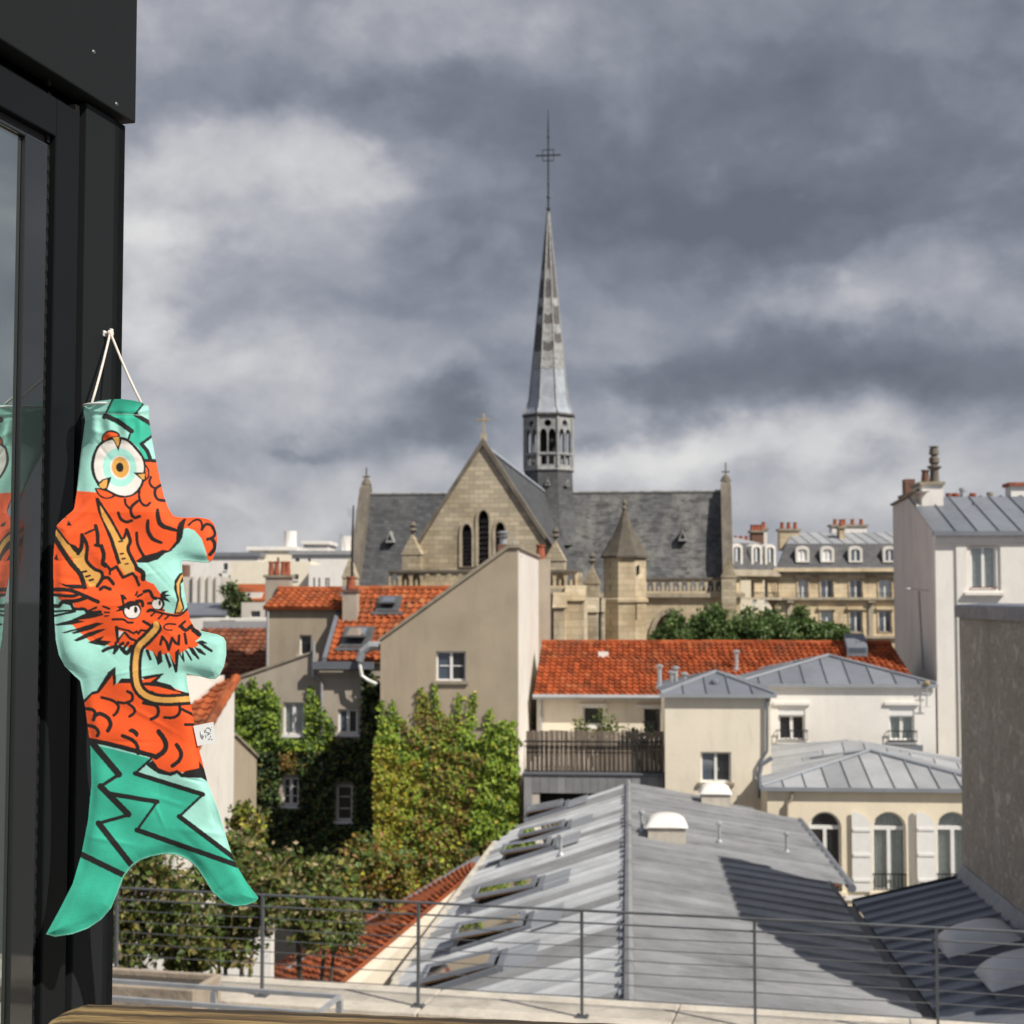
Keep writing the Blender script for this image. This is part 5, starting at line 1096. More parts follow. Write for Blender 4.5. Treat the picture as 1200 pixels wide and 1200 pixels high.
# ---------------------------------------------------------------- arched house
VA = 39.2
r0, zae = G.f(899, 922, VA); r1 = r0 + 9.0
ah = groot('arched_house', 'pale ochre house with arched windows and white shutters under a low zinc roof', 'house', r0 + 3, VA + 2)
ar = []
for x0, x1 in ((948, 987), (1022, 1063), (1097, 1138)):
    q_ = px_rect(VA, x0, 951, x1, 1045); ar.append(q_)
m = MB(); m.plate(rect(r0, r1, 0, zae), [arch(*q_) for q_ in ar], VP(VA), 0, .3); m.box(r0, r0 + .3, VA + .301, VA + 5.4, 0, zae); m.build('wall', 'cream2', ah)
m = MB(); m.pbox(VP(VA), r0 - .02, r1, zae - .16, zae - .002, -.05, -.001); m.build('cornice', 'cream2', ah)
zbn = G.f(1000, 1050, VA)[1]; m = MB(); m.pbox(VP(VA), r0 - .02, r1, zbn - .1, zbn + .02, -.06, -.001); m.build('string_course', 'white', ah)
for i, (x0, x1, z0, z1) in enumerate(ar):
    zs = z1 - (x1 - x0) / 2; P = VP(VA); m = MB(); fw = .055; inn = arch(x0 + fw, x1 - fw, z0 + fw, z1 - fw)
    m.plate(arch(x0, x1, z0, z1), [inn], P, .12, .18); m.pbox(P, x0 + fw, x1 - fw, zs - .05, zs + .05, .115, .175); c_ = (x0 + x1) / 2; m.pbox(P, c_ - .045, c_ + .045, z0 + fw, zs - .05, .11, .175); k = m.build('window', 'wframe', ah)
    gl = 'glass_c' if i else 'glass'
    m = MB(); m.plate(arch(x0 + .02, x1 - .02, zs + .02, z1 - .02), [], P, .15, .156); m.build('pane', gl, k)
    for s0, s1 in ((x0 + .02, c_ - .02), (c_ + .02, x1 - .02)): m = MB(); m.pbox(P, s0, s1, z0 + .02, zs, .15, .156); m.build('pane', gl, k)
    if i:
        m = MB(); n_ = 18
        for j in range(n_):
            t0_ = x0 + (x1 - x0) * j / n_; t1_ = x0 + (x1 - x0) * (j + 1) / n_; m.quad(P(t0_, z0, .2 + .03 * (j % 2)), P(t1_, z0, .2 + .03 * ((j + 1) % 2)), P(t1_, z1, .2 + .03 * ((j + 1) % 2)), P(t0_, z1, .2 + .03 * (j % 2)))
        m.build('curtain', 'curtain', k)
    else:
        m = MB(); m.pbox(P, c_ + .02, x1 - .05, z0, zs, .19, .2); m.build('curtain', 'curtain', k); m = MB(); m.lathe((c_ + .2, VA - .02, z0 + .1), [(.05, 0), (.14, .06), (.16, .16), (.10, .3), (.02, .36)], 8); m.build('flower_pot', 'brown', k)
    m = MB(); m.pbox(P, x0 - .02, x1 + .02, z0 - .02, z1 + .02, .27, .29); m.build('dark_interior', 'void', k)
    q = MB(); q.pbox(P, x0, x1, z0 + .42, z0 + .45, -.02, .01); q.pbox(P, x0, x1, z0 + .04, z0 + .065, -.02, .01)
    for j in range(9): xx = x0 + .02 + (x1 - x0 - .06) * j / 8; q.pbox(P, xx, xx + .018, z0 + .066, z0 + .419, -.012, .004)
    q.build('railing', 'iron', k)
    q = MB(); q.pbox(P, x0 - .1, x1 + .1, z0 - .1, z0 - .002, -.1, .11); q.build('sill', 'cream2', k)
def shutter(x0, x1, ang, q_):
    z0, z1 = q_[2], q_[3]; w_ = abs(x1 - x0); zs = z1 - w_ * .9; hinge = x1 if ang > 0 else x0
    def P(a, z, d):
        t = a - hinge; c, s = math.cos(ang), math.sin(ang); return (hinge + t * c, VA - .05 - abs(t) * abs(s) + (-d), z)
    out = [(x0, z0), (x1, z0)]
    prof = [(t, zs + (z1 - zs) * math.sqrt(max(0, 1 - (1 - t) ** 2))) for t in [i / 8 for i in range(9)]]
    if ang > 0: out += [(x1, zs)] if False else []; out += [(x1 - w_ * t, z) for t, z in prof] if True else []
    else: out += [(x0 + w_ * t, z) for t, z in reversed(prof)]
    m = MB(); m.plate(out, [], P, -.0, .035)
    k = m.build('shutter', 'wframe', ah)
    for z in (z0 + .25, (z0 + zs) / 2 + .1, zs - .05): m = MB(); m.pbox(P, x0 + .03, x1 - .03, z, z + .07, .036, .056); m.build('batten', 'wframe', k)
sx = lambda p: G.f(p, 1000, VA)[0]
shutter(sx(998), sx(1021), .0001, ar[1]); shutter(sx(1064), sx(1073), -.9, ar[1]); shutter(sx(1074), sx(1096), .0001, ar[2])
apx = G.f(1019, 881, VA + 2.4)
hip(ah, r0 - .05, r0 + 6.0, VA, VA + 4.4, zae + .01, (apx[0], VA + 2.4, apx[1]), .56, 'zinc_light', ov=.1)
ap2 = G.f(995, 867, VA + 4.4)
seam_roof(ah, [(r0 + .1, VA + 2.6, zae + .02), (ap2[0], VA + 4.4, ap2[1]), (r0 + .1, VA + 4.9, ap2[1] - .25)], (1, 0, .3), .6, 'zinc_light')
seam_roof(ah, [(r0 + .1, VA + 2.59, zae + .0), (r0 + 7, VA + 2.6, zae + .0), (ap2[0], VA + 4.4, ap2[1])], (0, 1, .4), .6, 'zinc_light')
seam_roof(ah, [(ap2[0], VA + 4.4, ap2[1]), (r0 + 7, VA + 2.6, zae), (r0 + 7, VA + 5.2, zae + .1)], (-1, 0, .3), .6, 'zinc_light')
m = MB(); c_ = [G.f(x, y, VA - .08) for x, y in ((929, 925), (927, 937), (922, 942), (922, 965))]; m.tube([(a, VA - .08, z) for a, z in c_], .045, 7); m.build('downpipe', 'coping', ah)
m = MB(); c_ = [G.f(x, y, VA + .4) for x, y in ((902, 885), (890, 893), (887, 905), (888, 920))]; m.tube([(a, VA - .2, z) for a, z in c_], .06, 7); m.build('bent_pipe', 'zinc_dark', ah)

# ---------------------------------------------------------------- tan half-gabled house with ivy
VN = 42.0
n0, _ = G.f(446, 752, VN); n1, zn1 = G.f(606.5, 642, VN); nt0, _z = G.f(597, 642, VN); zl0 = G.f(446, 752, VN)[1]
th = groot('tan_gable_house', 'tan rendered house with a sloping gable top and one white cross window above ivy', 'house', (n0 + n1) / 2, VN + 3)
r = px_rect(VN, 511, 763, 546, 798)
vend = G.sd(632, 655, n1)[0]; vend = min(vend, VN + 10)
m = MB(); m.plate([(n0, 0), (n1, 0), (n1, zn1), (nt0, zn1), (n0, zl0)], holes_of([r]), VP(VN), 0, .35); m.build('gable_wall', 'tan', th)
m = MB(); m.box(n1 - .3, n1, VN + .351, vend, 0, zn1 - .02); m.build('side_wall', 'white2', th); m = MB(); m.box(n0, n0 + .3, VN + .351, vend, 0, zl0); m.box(n0 + .301, n1 - .301, vend - .3, vend, 0, zl0); m.build('back_wall', 'tan', th)
m = MB(); m.prism([(n0 - .12, VN + .36, zl0 - .1), (nt0, VN + .36, zn1 - .06), (nt0, VN + .36, zn1 - .2), (n0 - .12, VN + .36, zl0 - .24)], (0, vend - VN - .4, 0)); m.build('roof', 'tile', th)
m = MB(); m.prism([(n0 - .05, VN - .07, zl0 + .002), (nt0, VN - .07, zn1 + .004), (n1 + .06, VN - .07, zn1 + .004), (n1 + .06, VN - .07, zn1 + .09), (nt0 - .05, VN - .07, zn1 + .09), (n0 - .05, VN - .07, zl0 + .09)], (0, .5, 0)); m.build('gable_coping', 'coping', th)
m = MB(); m.box(n1 - .32, n1 + .07, VN + .44, vend, zn1 - .018, zn1 + .07); m.build('wall_coping', 'coping', th)
window(th, VP(VN), *r, cross=1, glass=('glass_sky', 'glass'), sillmat='coping')
u_, v2 = n1 - .1, vend + .25
m = MB(); m.box(n1 - .3, n1 + .38, vend + .02, vend + .7, 0, G.sd(636, 657, n1)[1]); m.build('chimney_stack', 'tan2', th)
pots(th, [(n1 + .05, vend + .3, G.sd(636, 657, n1)[1])], .16, .5)
u_, z_ = G.f(590, 642, VN + .6); m = MB(); m.box(u_ - .15, u_ + .15, VN + .45, VN + .75, z_ - .3, z_ + .1); m.build('pot_base', 'brick', th)
m = MB(); m.lathe((u_, VN + .6, z_ + .1), [(.11, 0), (.10, .2), (.17, .21), (.19, .24), (.08, .27), (.08, .3), (.18, .31), (.2, .34), (.05, .38)], 12); m.build('chimney_cowl', 'galv', th)
m = MB()
for p in ([(600, 630), (603, 655)], [(601, 634), (610, 658)], [(599, 640), (614, 643)], [(602, 652), (612, 652)]): m.tube([(*(lambda q: (q[0], VN + 1.2, q[1]))(G.f(x, y, VN + 1.2)),) for x, y in p], .02, 5)
m.build('ladder_iron', 'galv', th)

# ---------------------------------------------------------------- house with the skylit red roof and the ivy court
VI = 50.0
i0, _ = G.f(278, 800, VI); i1, zie = G.f(470, 774, VI)
ih = groot('ivy_house', 'old beige house behind the dark ivy court with white windows and a red tiled roof', 'house', (i0 + i1) / 2, VI + 2)
im, zim = G.f(364, 766, VI); _, zil = G.f(282, 797, VI)
wr_ = [px_rect(VI, *b) for b in ((332, 823, 356, 861), (396, 831, 419, 860), (331, 911, 350, 944), (394, 920, 413, 962))]
im2 = G.f(371, 780, VI)[0]
m = MB(); m.plate([(i0, 0), (i1, 0), (i1, zie - .1), (im2, zie - .1), (im2, zim), (im, zim), (i0, zil)], holes_of(wr_), VP(VI), 0, .3); m.build('wall', 'tan2', ih)
m = MB(); m.prism([(i0 - .1, VI - .06, zil + .002), (im, VI - .06, zim + .003), (im + .1, VI - .06, zim + .003), (im + .1, VI - .06, zim + .1), (i0 - .1, VI - .06, zil + .1)], (0, .42, 0)); m.build('gable_coping', 'coping', ih)
for i, r in enumerate(wr_): window(ih, VP(VI), *r, curtain='curtain_w' if i == 0 else None, glass=('glass_c',) if i == 0 else ('glass_sky', 'glass') if i == 1 else ('glass',), cross=2 if i > 1 else 0, panes=1 if i == 3 else 2, fw=.07)
zri = G.f(450, 691, VI + 3.6)[1]; jl = G.f(384, 768, VI)[0]; jt = G.f(406, 691, VI + 3.6)[0]; jr = G.f(540, 691, VI + 3.6)[0]
tile_roof(ih, (jl, VI - .25, zie), (i1 + 1.5, VI - .25, zie), (jr + 1, VI + 3.6, zri), (jt, VI + 3.6, zri), 'tile_n', .25, .33)
ridge_tiles(ih, (jt, VI + 3.62, zri + .02), (jr + 1, VI + 3.62, zri + .02), 'tile_n')
m = MB(); m.prism([(jl - .12, VI - .3, zie - .05), (jl + .02, VI - .3, zie - .05), (jl + .02, VI - .3, zie + .12), (jl - .12, VI - .3, zie + .12)], (jt - jl, 3.9, zri - zie)); m.build('verge_flashing', 'zinc', ih)
m = MB(); m.box(im2 - .05, G.f(440, 772, VI)[0], VI - .42, VI - .26, zie - .28, zie - .03); m.build('gutter', 'zinc', ih)
m = MB(); m.box(im2, i1, VI - .05, VI - .002, zie - .52, zie - .32); m.build('eave_band', 'tan2', ih)
m = MB(); m.tube([(*(lambda q: (q[0], VI - .1, q[1]))(G.f(x, y, VI - .1)),) for x, y in ((368, 752), (367, 792), (377, 799), (377, 860), (376, 910))], .05, 7); m.build('downpipe', 'galv', ih)
m = MB(); m.tube([(*(lambda q: (q[0], VI - .5, q[1]))(G.f(x, y, VI - .5)),) for x, y in ((446, 757), (434, 757), (425, 764), (421, 775))], [.16, .16, .15, .14], 9); m.build('flue_pipe', 'galv', ih)
m = MB(); m.tube([(*(lambda q: (q[0], VI - .5, q[1]))(G.f(x, y, VI - .5)),) for x, y in ((421, 776), (424, 792), (431, 797), (442, 802))], .06, 7); m.build('drain_pipe', 'wframe', ih)
si = (zri - zie) / 3.85
def ip_(px, py):
    o, d = G._ray(px, py); t = (zie - H + si * (o[1] - VI + .25)) / (d[2] - si * d[1]); return Vector((o[0] + d[0] * t, o[1] + d[1] * t, H + d[2] * t))
upI = Vector((0, 1, si)).normalized(); nnI = Vector((0, -si, 1)).normalized(); alI = Vector((1, 0, 0))
for px, py, w_, h_ in ((419, 749, .8, 1.0), (456, 710, .6, .75)):
    c_ = ip_(px, py); m = MB(); obox(m, c_, alI, upI, nnI, w_ + .24, h_ + .24, 0, .12); obox(m, c_ - upI * (h_ / 2 + .22), alI, upI, nnI, w_ + .5, .2, .05, .09); k = m.build('skylight', 'steel', ih)
    q = Matrix.Rotation(R(-14), 3, alI); h0 = c_ + upI * h_ / 2 + nnI * .13; du = q @ (-upI) if False else Matrix.Rotation(R(-14), 3, alI) @ (-upI); dn = Matrix.Rotation(R(-14), 3, alI) @ nnI
    m = MB(); obox(m, h0 + du * h_ / 2, alI, du, dn, w_, h_, 0, .04); m.build('sash', 'steel', k); m = MB(); obox(m, h0 + du * h_ / 2, alI, du, dn, w_ - .2, h_ - .22, .041, .05); m.build('pane', 'skyglass', k)
c_ = ip_(411, 724); m = MB(); m.box(c_.x - .25, c_.x + .25, c_.y - .25, c_.y + .3, c_.z - .3, G.f(411, 694, VI + 1.5)[1]); k = m.build('chimney', 'tan2', ih); zt2 = G.f(411, 694, VI + 1.5)[1]
m = MB(); m.box(c_.x - .3, c_.x + .3, c_.y - .3, c_.y + .35, zt2 + .001, zt2 + .1); m.build('cap', 'brick', k); pots(ih, [(c_.x, c_.y, zt2 + .1)], .16, .45)
# upper storey block to the left of it
VU = 52.2
u0_, zu = G.f(313, 712, VU); u1_, _ = G.f(420, 712, VU); zur = G.f(350, 691, VU + 1.6)[1]
up_ = groot('upper_tan_house', 'tan house top storey under a low orange tile roof with clustered chimney pots', 'house', (u0_ + u1_) / 2, VU + 2)
r = px_rect(VU, 351, 744, 365, 768)
m = MB(); m.plate(rect(u0_, u1_, 0, zu), holes_of([r]), VP(VU), 0, .3); m.box(u0_, u0_ + .3, VU + .301, VU + 3, 0, zu); m.build('wall', 'tan', up_)
window(up_, VP(VU), *r, panes=1, fw=.05); tile_roof(up_, (u0_ - .1, VU - .2, zu), (u1_, VU - .2, zu), (u1_, VU + 1.6, zur), (u0_ + .1, VU + 1.6, zur), 'tile_n', .25, .3); ridge_tiles(up_, (u0_, VU + 1.62, zur), (u1_, VU + 1.62, zur), 'tile_n')
m = MB(); m.tube([(u0_ + .05, VU - .1, zu), (u0_ + .05, VU - .1, zu - 2.4)], .05, 6); m.build('downpipe', 'zinc_light', up_)
q0_, zq = G.f(313, 677, VU + 1.9); q1_, _ = G.f(341, 677, VU + 1.9); m = MB(); m.box(q0_, q1_, VU + 1.65, VU + 2.2, zur - 1, zq); k = m.build('chimney', 'tan2', up_); m = MB(); m.box(q0_ - .08, q1_ + .08, VU + 1.6, VU + 2.28, zq + .001, zq + .1); m.build('cap', 'coping', k)
pots(up_, [(q0_ + .15, VU + 1.9, zq + .1), (q0_ + .36, VU + 1.9, zq + .1), (q0_ + .6, VU + 1.9, zq + .1), (q0_ + .72, VU + 2.1, zq + .1)], .1, .5); m = MB(); m.tube([(q0_ + .36, VU + 2.1, zq + .1), (q0_ + .36, VU + 2.1, zq + .75)], .05, 6); m.build('flue_pipe', 'brown', up_)

# ---------------------------------------------------------------- red roof further left with shade in its tile colour, and the near white gable
VS_ = 54.0
s0, zs0 = G.f(200, 795, VS_); s1, _ = G.f(311, 795, VS_); zs1 = G.f(260, 737, VS_ + 4)[1]
sr = groot('shade_toned_roof_house', 'house with a red tile roof coloured brown for shade behind the windsock', 'house', (s0 + s1) / 2, VS_ + 3)
tile_roof(sr, (s0, VS_, zs0), (s1, VS_, zs0), (s1, VS_ + 4, zs1), (s0, VS_ + 4, zs1), 'tile_shade', .27, .36); m = MB(); m.box(s0, s1, VS_ + .2, VS_ + 4, 0, zs0 - .1); m.build('wall', 'tan2', sr)
m = MB(); m.box(s0, s1, VS_ + 4.1, VS_ + 4.5, zs1 - 2, G.f(260, 728, VS_ + 4.1)[1]); m.build('back_wall', 'zinc_light', sr)
VM = 38.0
pk = G.f(275, 798, VM); uG = pk[0]; lo_ = G.sd(243, 852, uG); slp = (pk[1] - lo_[1]) / (VM - lo_[0]); VE = VM - 5.2; zE = pk[1] - slp * 5.2; uL_ = uG - 6
gw = groot('white_gable_house', 'near pale rendered gable end below an orange tile roof and plaster patch', 'house', uG - 2, VM - 2)
m = MB(); m.plate([(VE + .25, 0), (VM, 0), (VM, pk[1] - .12), (VE + .25, zE)], [], UP(uG, -1), 0, .3); m.build('gable_wall', 'white2', gw); m = MB(); m.box(uL_, uG - .301, VE + .25, VE + .5, 0, zE); m.build('front_wall', 'white2', gw)
tile_roof(gw, (uL_, VE, zE), (uG + .02, VE, zE), (uG + .02, VM, pk[1]), (uL_, VM, pk[1]), 'tile_n', .26, .36)
n_ = 12
for i in range(n_):
    A_, B_ = Vector((uG + .04, VM, pk[1] + .07)), Vector((uG + .04, VE, zE + .07)); q = MB(); q.tube([A_.lerp(B_, i / n_), A_.lerp(B_, (i + 1.06) / n_)], [.13, .11], 8); q.build('verge_tile', 'tile_n', gw)
m = MB(); c0_ = G.f(214, 798, VM - .5); c1_ = G.f(247, 798, VM - .5); m.prism([(c0_[0] - 1, VM - 1.7, pk[1] - slp * 1.7 + .1), (c1_[0] - .3, VM - 1.7, pk[1] - slp * 1.7 + .1), (c1_[0] + .2, VM + .05, pk[1] + .14), (c0_[0] - 1, VM + .05, pk[1] + .14)], (0, 0, -.12)); m.build('plaster_patch', 'greige', gw)
va_, za_ = G.sd(274, 862, uG); vb2, zb2 = G.sd(301, 888, uG)
m = MB(); m.plate([(VM + .001, 0), (vb2, 0), (vb2, zb2), (VM + .001, za_)], [], UP(uG - .004, -1), 0, .3); m.box(uG - 4, uG - .31, vb2 - .3, vb2, 0, zb2); m.build('rear_wing', 'tan', gw)
m = MB(); m.tube([(uG + .02, VM, za_ + .03), (uG + .02, vb2, zb2 + .03)], .05, 5); m.build('wing_coping', 'coping', gw)
# ridge behind: beige plaster patch of the next roof
# ---------------------------------------------------------------- orange lean-to roof beside the ribbed metal roof
lz = H - 6.3
la_, lb_ = G.hz(556, 1018, H - 6.15), G.hz(432, 1140, H - 6.35)
lc_, ld_ = G.hz(556, 1011, H - 6.9), G.hz(372, 1108, H - 7.2)
lt = groot('lean_to', 'low lean to with a bright orange tile roof beside the ribbed metal roof', 'shed', (lb_[0] + ld_[0]) / 2, (lb_[1] + ld_[1]) / 2)
P1, P2, P3, P4 = (lb_[0] - .6, lb_[1] - 2.2, H - 6.38), (la_[0], la_[1], H - 6.15), (lc_[0], lc_[1], H - 6.9), (ld_[0] - .9, ld_[1] - 3.0, H - 7.3)
tile_roof(lt, P4, P3, P2, P1, 'tile_n', .3, .4)
m = MB(); m.tube([Vector(P4) + Vector((.9, .0, .26)), Vector(P3) + Vector((.1, 0, .1))], .09, 6); m.build('valley_strip', 'zinc_dark', lt)
m = MB(); m.prism([Vector(P1) - Vector((0, 0, .1)), Vector(P2) - Vector((0, 0, .1)), Vector((P2[0], P2[1], 0)), Vector((P1[0], P1[1], 0))], (.25, 0, 0)); m.build('wall', 'cream', lt)

# ---------------------------------------------------------------- ivy and trees
def poly_in(x, y, pg):
    c = False; j = len(pg) - 1
    for i in range(len(pg)):
        if (pg[i][1] > y) != (pg[j][1] > y) and x < (pg[j][0] - pg[i][0]) * (y - pg[i][1]) / (pg[j][1] - pg[i][1]) + pg[i][0]: c = not c
        j = i
    return c
def ivy(name, label, v, pg, n, colf, size, tend=(), thick=.22, keep=()):
    xs = [p[0] for p in pg]; ys = [p[1] for p in pg]; pts_ = []
    c_ = G.f((min(xs) + max(xs)) / 2, max(ys), v); rt = Fr(G_ANG, c_[0], v - .15).root(name, label, 'climber')
    while len(pts_) < n:
        x, y = random.uniform(min(xs), max(xs)), random.uniform(min(ys), max(ys))
        if not poly_in(x, y, pg) or any(a < x < c and b < y < d for a, b, c, d in keep): continue
        cl = .5 + .5 * math.sin(x * .13 + 1.3 * math.sin(y * .11)) * math.sin(y * .17 + x * .05)
        a, z = G.f(x, y, v); pts_.append(((a, v - .02 - random.random() ** 1.3 * thick * (.4 + .9 * cl), z), colf(x, y)))
    st_ = MB()
    for p in tend:
        for k in range(len(p) - 1):
            (x0, y0), (x1, y1) = p[k], p[k + 1]
            L = int(math.hypot(x1 - x0, y1 - y0) * 2.4)
            for j in range(L):
                t = j / max(1, L); s_ = 3.2 * (1 - (k + t) / len(p)) + .8; a, z = G.f(x0 + (x1 - x0) * t + random.gauss(0, s_), y0 + (y1 - y0) * t + random.gauss(0, s_), v); pts_.append(((a, v - .02 - random.random() * .08, z), colf(x0, y0)))
        st_.tube([(*(lambda q: (q[0], v - .012, q[1]))(G.f(x, y, v)),) for x, y in p], [.03 * (1 - i / len(p)) + .008 for i in range(len(p))], 5)
    b0_ = G.f((min(xs) + max(xs)) / 2, max(ys) - 20, v); st_.tube([(b0_[0], v - .05, 0), (b0_[0] + .1, v - .04, b0_[1] * .5), (b0_[0], v - .03, b0_[1] + .5)], [.08, .06, .03], 6)
    st_.build('stem', 'bark', rt, kind='stuff'); leaves('leaves', rt, pts_, size, IVC, .45, flat=(-.08, -1, .35))
    return rt
IVC = [BRIGHT, YELLOW, RUST, SHADEG, GREEN]
def ctan(x, y):
    r_ = random.random(); e = 14 * math.sin(x * .09 + y * .05)
    if x < 482 + e and y > 872: return 1 if r_ < .72 else 0 if r_ < .9 else 2
    if 490 + e < x < 556 + e * .8 - (y - 900) * .05 and y > 836 and not (x > 535 and y < 880): return 2 if r_ < .45 else 4 if r_ < .55 else 1 if r_ < .75 else 0
    if y > 985: return 4 if r_ < .5 else 2
    return 0 if r_ < .86 else 4 if r_ < .95 else 1
ivy('wall_ivy', 'bright green, yellow and rust coloured creeper on the tan gable wall', VN, [(440, 1030), (438, 900), (440, 860), (455, 845), (470, 868), (490, 850), (503, 862), (520, 845), (545, 852), (560, 868), (575, 852), (592, 842), (606, 860), (609, 900), (609, 1000), (590, 1040), (500, 1060)], 14500, ctan, .125,
    [[(452, 870), (449, 840), (447, 822)], [(466, 870), (463, 845), (461, 822)], [(492, 870), (492, 840), (494, 808)], [(505, 870), (503, 845), (499, 812)], [(515, 870), (513, 835), (510, 806)], [(535, 870), (538, 842), (540, 815)], [(550, 868), (554, 840), (556, 812)],
     [(575, 868), (574, 845), (575, 832)], [(590, 862), (596, 852), (605, 846)], [(600, 880), (606, 875), (609, 868)], [(478, 858), (470, 846), (466, 840)], [(540, 858), (528, 846), (520, 840)]], .28)
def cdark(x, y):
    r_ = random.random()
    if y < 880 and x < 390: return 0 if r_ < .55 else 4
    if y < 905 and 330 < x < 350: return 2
    return 3 if r_ < .5 else 4 if r_ < .9 else 2  # half the leaves here take the greens with shade in them
ivy('court_ivy', 'green ivy, leaf colours darkened for shade, covering the court wall of the beige house', VI, [(276, 1060), (276, 815), (284, 800), (296, 812), (305, 806), (326, 815), (345, 868), (364, 812), (376, 822), (392, 850), (424, 866), (424, 800), (430, 780), (446, 800), (446, 1060)], 21000, cdark, .15, [[(300, 830), (299, 805), (297, 796)], [(318, 830), (317, 812), (315, 800)], [(432, 800), (431, 780), (428, 770)], [(368, 830), (366, 815), (364, 805)]], .3, keep=((330, 818, 358, 866), (394, 826, 421, 866), (329, 906, 352, 948), (392, 915, 415, 966)))

def tree(name, label, base, crown, n, cols, size, group=None, trunk_r=.12, clump=9, seed=1):
    """crown = list of (centre, radii); leaves sit in clumps on limbs, with gaps"""
    random.seed(seed); f = Fr(0, base[0], base[1], bz=base[2]); rt = f.root(name, label, 'tree', group)
    tm = MB(); b = Vector(base); pts_ = []
    cs = [Vector(c) for c, _ in crown]; mid = sum(cs, Vector()) / len(cs); fork = b.lerp(mid, .62); fork.x = b.x * .6 + mid.x * .4
    tm.tube([b, b.lerp(fork, .5) + Vector((.06, 0, 0)), fork], [trunk_r, trunk_r * .8, trunk_r * .6], 8)
    for c, rad in crown:
        c = Vector(c); tm.tube([fork, fork.lerp(c, .5) + Vector((0, 0, .15)), c], [trunk_r * .45, trunk_r * .3, trunk_r * .15], 6)
        for k in range(clump):
            d = Vector((random.gauss(0, 1), random.gauss(0, 1), random.gauss(.15, 1))).normalized() * random.uniform(.45, 1.0)
            e_ = c + Vector((d.x * rad[0], d.y * rad[1], d.z * rad[2])); tm.tube([c, c.lerp(e_, .6), e_], [trunk_r * .14, trunk_r * .09, .006], 4)
            sg = random.uniform(.16, .34) * min(rad)
            for j in range(n // (clump * len(crown))):
                t = random.random(); p = (c.lerp(e_, random.uniform(.5, 1.0)) if t < .3 else e_) + Vector((random.gauss(0, sg), random.gauss(0, sg), random.gauss(0, sg * .8))); pts_.append((p, 0 if random.random() < .88 else 1))
    tm.build('trunk', 'bark', rt); leaves('crown', rt, pts_, size, cols)
    return rt
def Wp(px, py, Y): return tuple(W(px, py, Y))
def rad(Y, rx, ry): return (rx / F * Y, rx / F * Y * .9, ry / F * Y)
NEAR = 'vine trees behind the steel railing'
tree('vine_tree', 'leafy vine tree with rust tinged foliage beside the dark wall', (W(180, 1060, 17).x, 17.2, 0), [(Wp(160, 1045, 17), rad(17, 48, 55)), (Wp(205, 1075, 17.5), rad(17, 45, 50)), (Wp(150, 1100, 17), rad(17, 40, 40)), (Wp(225, 1110, 17.5), rad(17, 38, 38))], 5200, [AUT, PALE], .10, clump=13, seed=3)
tree('vine_tree', 'bushy vine tree with pale dry leaves under the tail of the windsock', (W(270, 1060, 19).x, 19, 0), [(Wp(262, 1030, 19), rad(19, 45, 52)), (Wp(300, 1065, 18.6), rad(19, 42, 50)), (Wp(290, 1012, 20), rad(19, 36, 40)), (Wp(255, 1100, 18.6), rad(19, 40, 34))], 5200, [AUT, PALE], .105, clump=13, seed=4)
tree('vine_tree', 'round vine tree in front of the dark ivy court', (W(360, 1070, 20.5).x, 20.5, 0), [(Wp(345, 1030, 20.5), rad(20, 42, 42)), (Wp(385, 1040, 21), rad(20, 40, 45)), (Wp(350, 1085, 20), rad(20, 42, 42)), (Wp(395, 1085, 20.5), rad(20, 30, 30))], 5200, [AUT, PALE], .105, clump=13, seed=5)
tree('vine_tree', 'darker vine tree at the foot of the tan gable wall', (W(430, 1040, 30).x, 30, 0), [(Wp(425, 1020, 30), rad(30, 34, 36)), (Wp(462, 1030, 31), rad(30, 32, 34)), (Wp(400, 1040, 29), rad(30, 26, 26))], 4200, [RUST + GREEN, YELLOW], .13, clump=13, seed=6)
tree('vine_tree', 'tall sparse vine tree by the white gable house', (W(290, 960, 26).x, 26, 0), [(Wp(286, 975, 26), rad(26, 22, 38)), (Wp(280, 1010, 26), rad(26, 30, 34)), (Wp(300, 1015, 26), rad(26, 24, 26))], 2600, [AUT + YELLOW, PALE], .11, clump=11, seed=8)
gwl = Fr(0, W(260, 1100, 24).x, 24, bz=0); wl_ = gwl.root('garden_wall', 'whitewashed garden wall showing through the vine trees', 'wall')
m = MB(); a, b = W(185, 1092, 24), W(318, 1092, 24); m.box(a.x, b.x, 24, 24.3, 0, a.z); m.build('wall_body', 'white', wl_); m = MB(); m.box(a.x - .05, b.x + .05, 23.95, 24.35, a.z + .001, a.z + .08); m.build('coping', 'coping', wl_)

# ================================================================== the church
CX, CY = W(566, 600, 76)[:2]
CF = Fr(-math.atan(200 / F), 0, 18, CX, CY)
ch_ = CF.root('church', 'pale stone gothic church with slate roofs and a tall slender lead spire', 'church')
CV = 35.2; ZRG = CF.f(566, 519, 0)[1]                 # crossing depth, ridge height
def cf(px, py, v): return CF.f(px, py, v)
gl_, zgl = cf(482, 664, 0); gr_, zgr = cf(650, 664, 0)
zbal0 = cf(560, 689, -.8)[1]; zbal1 = cf(560, 668, -.8)[1]
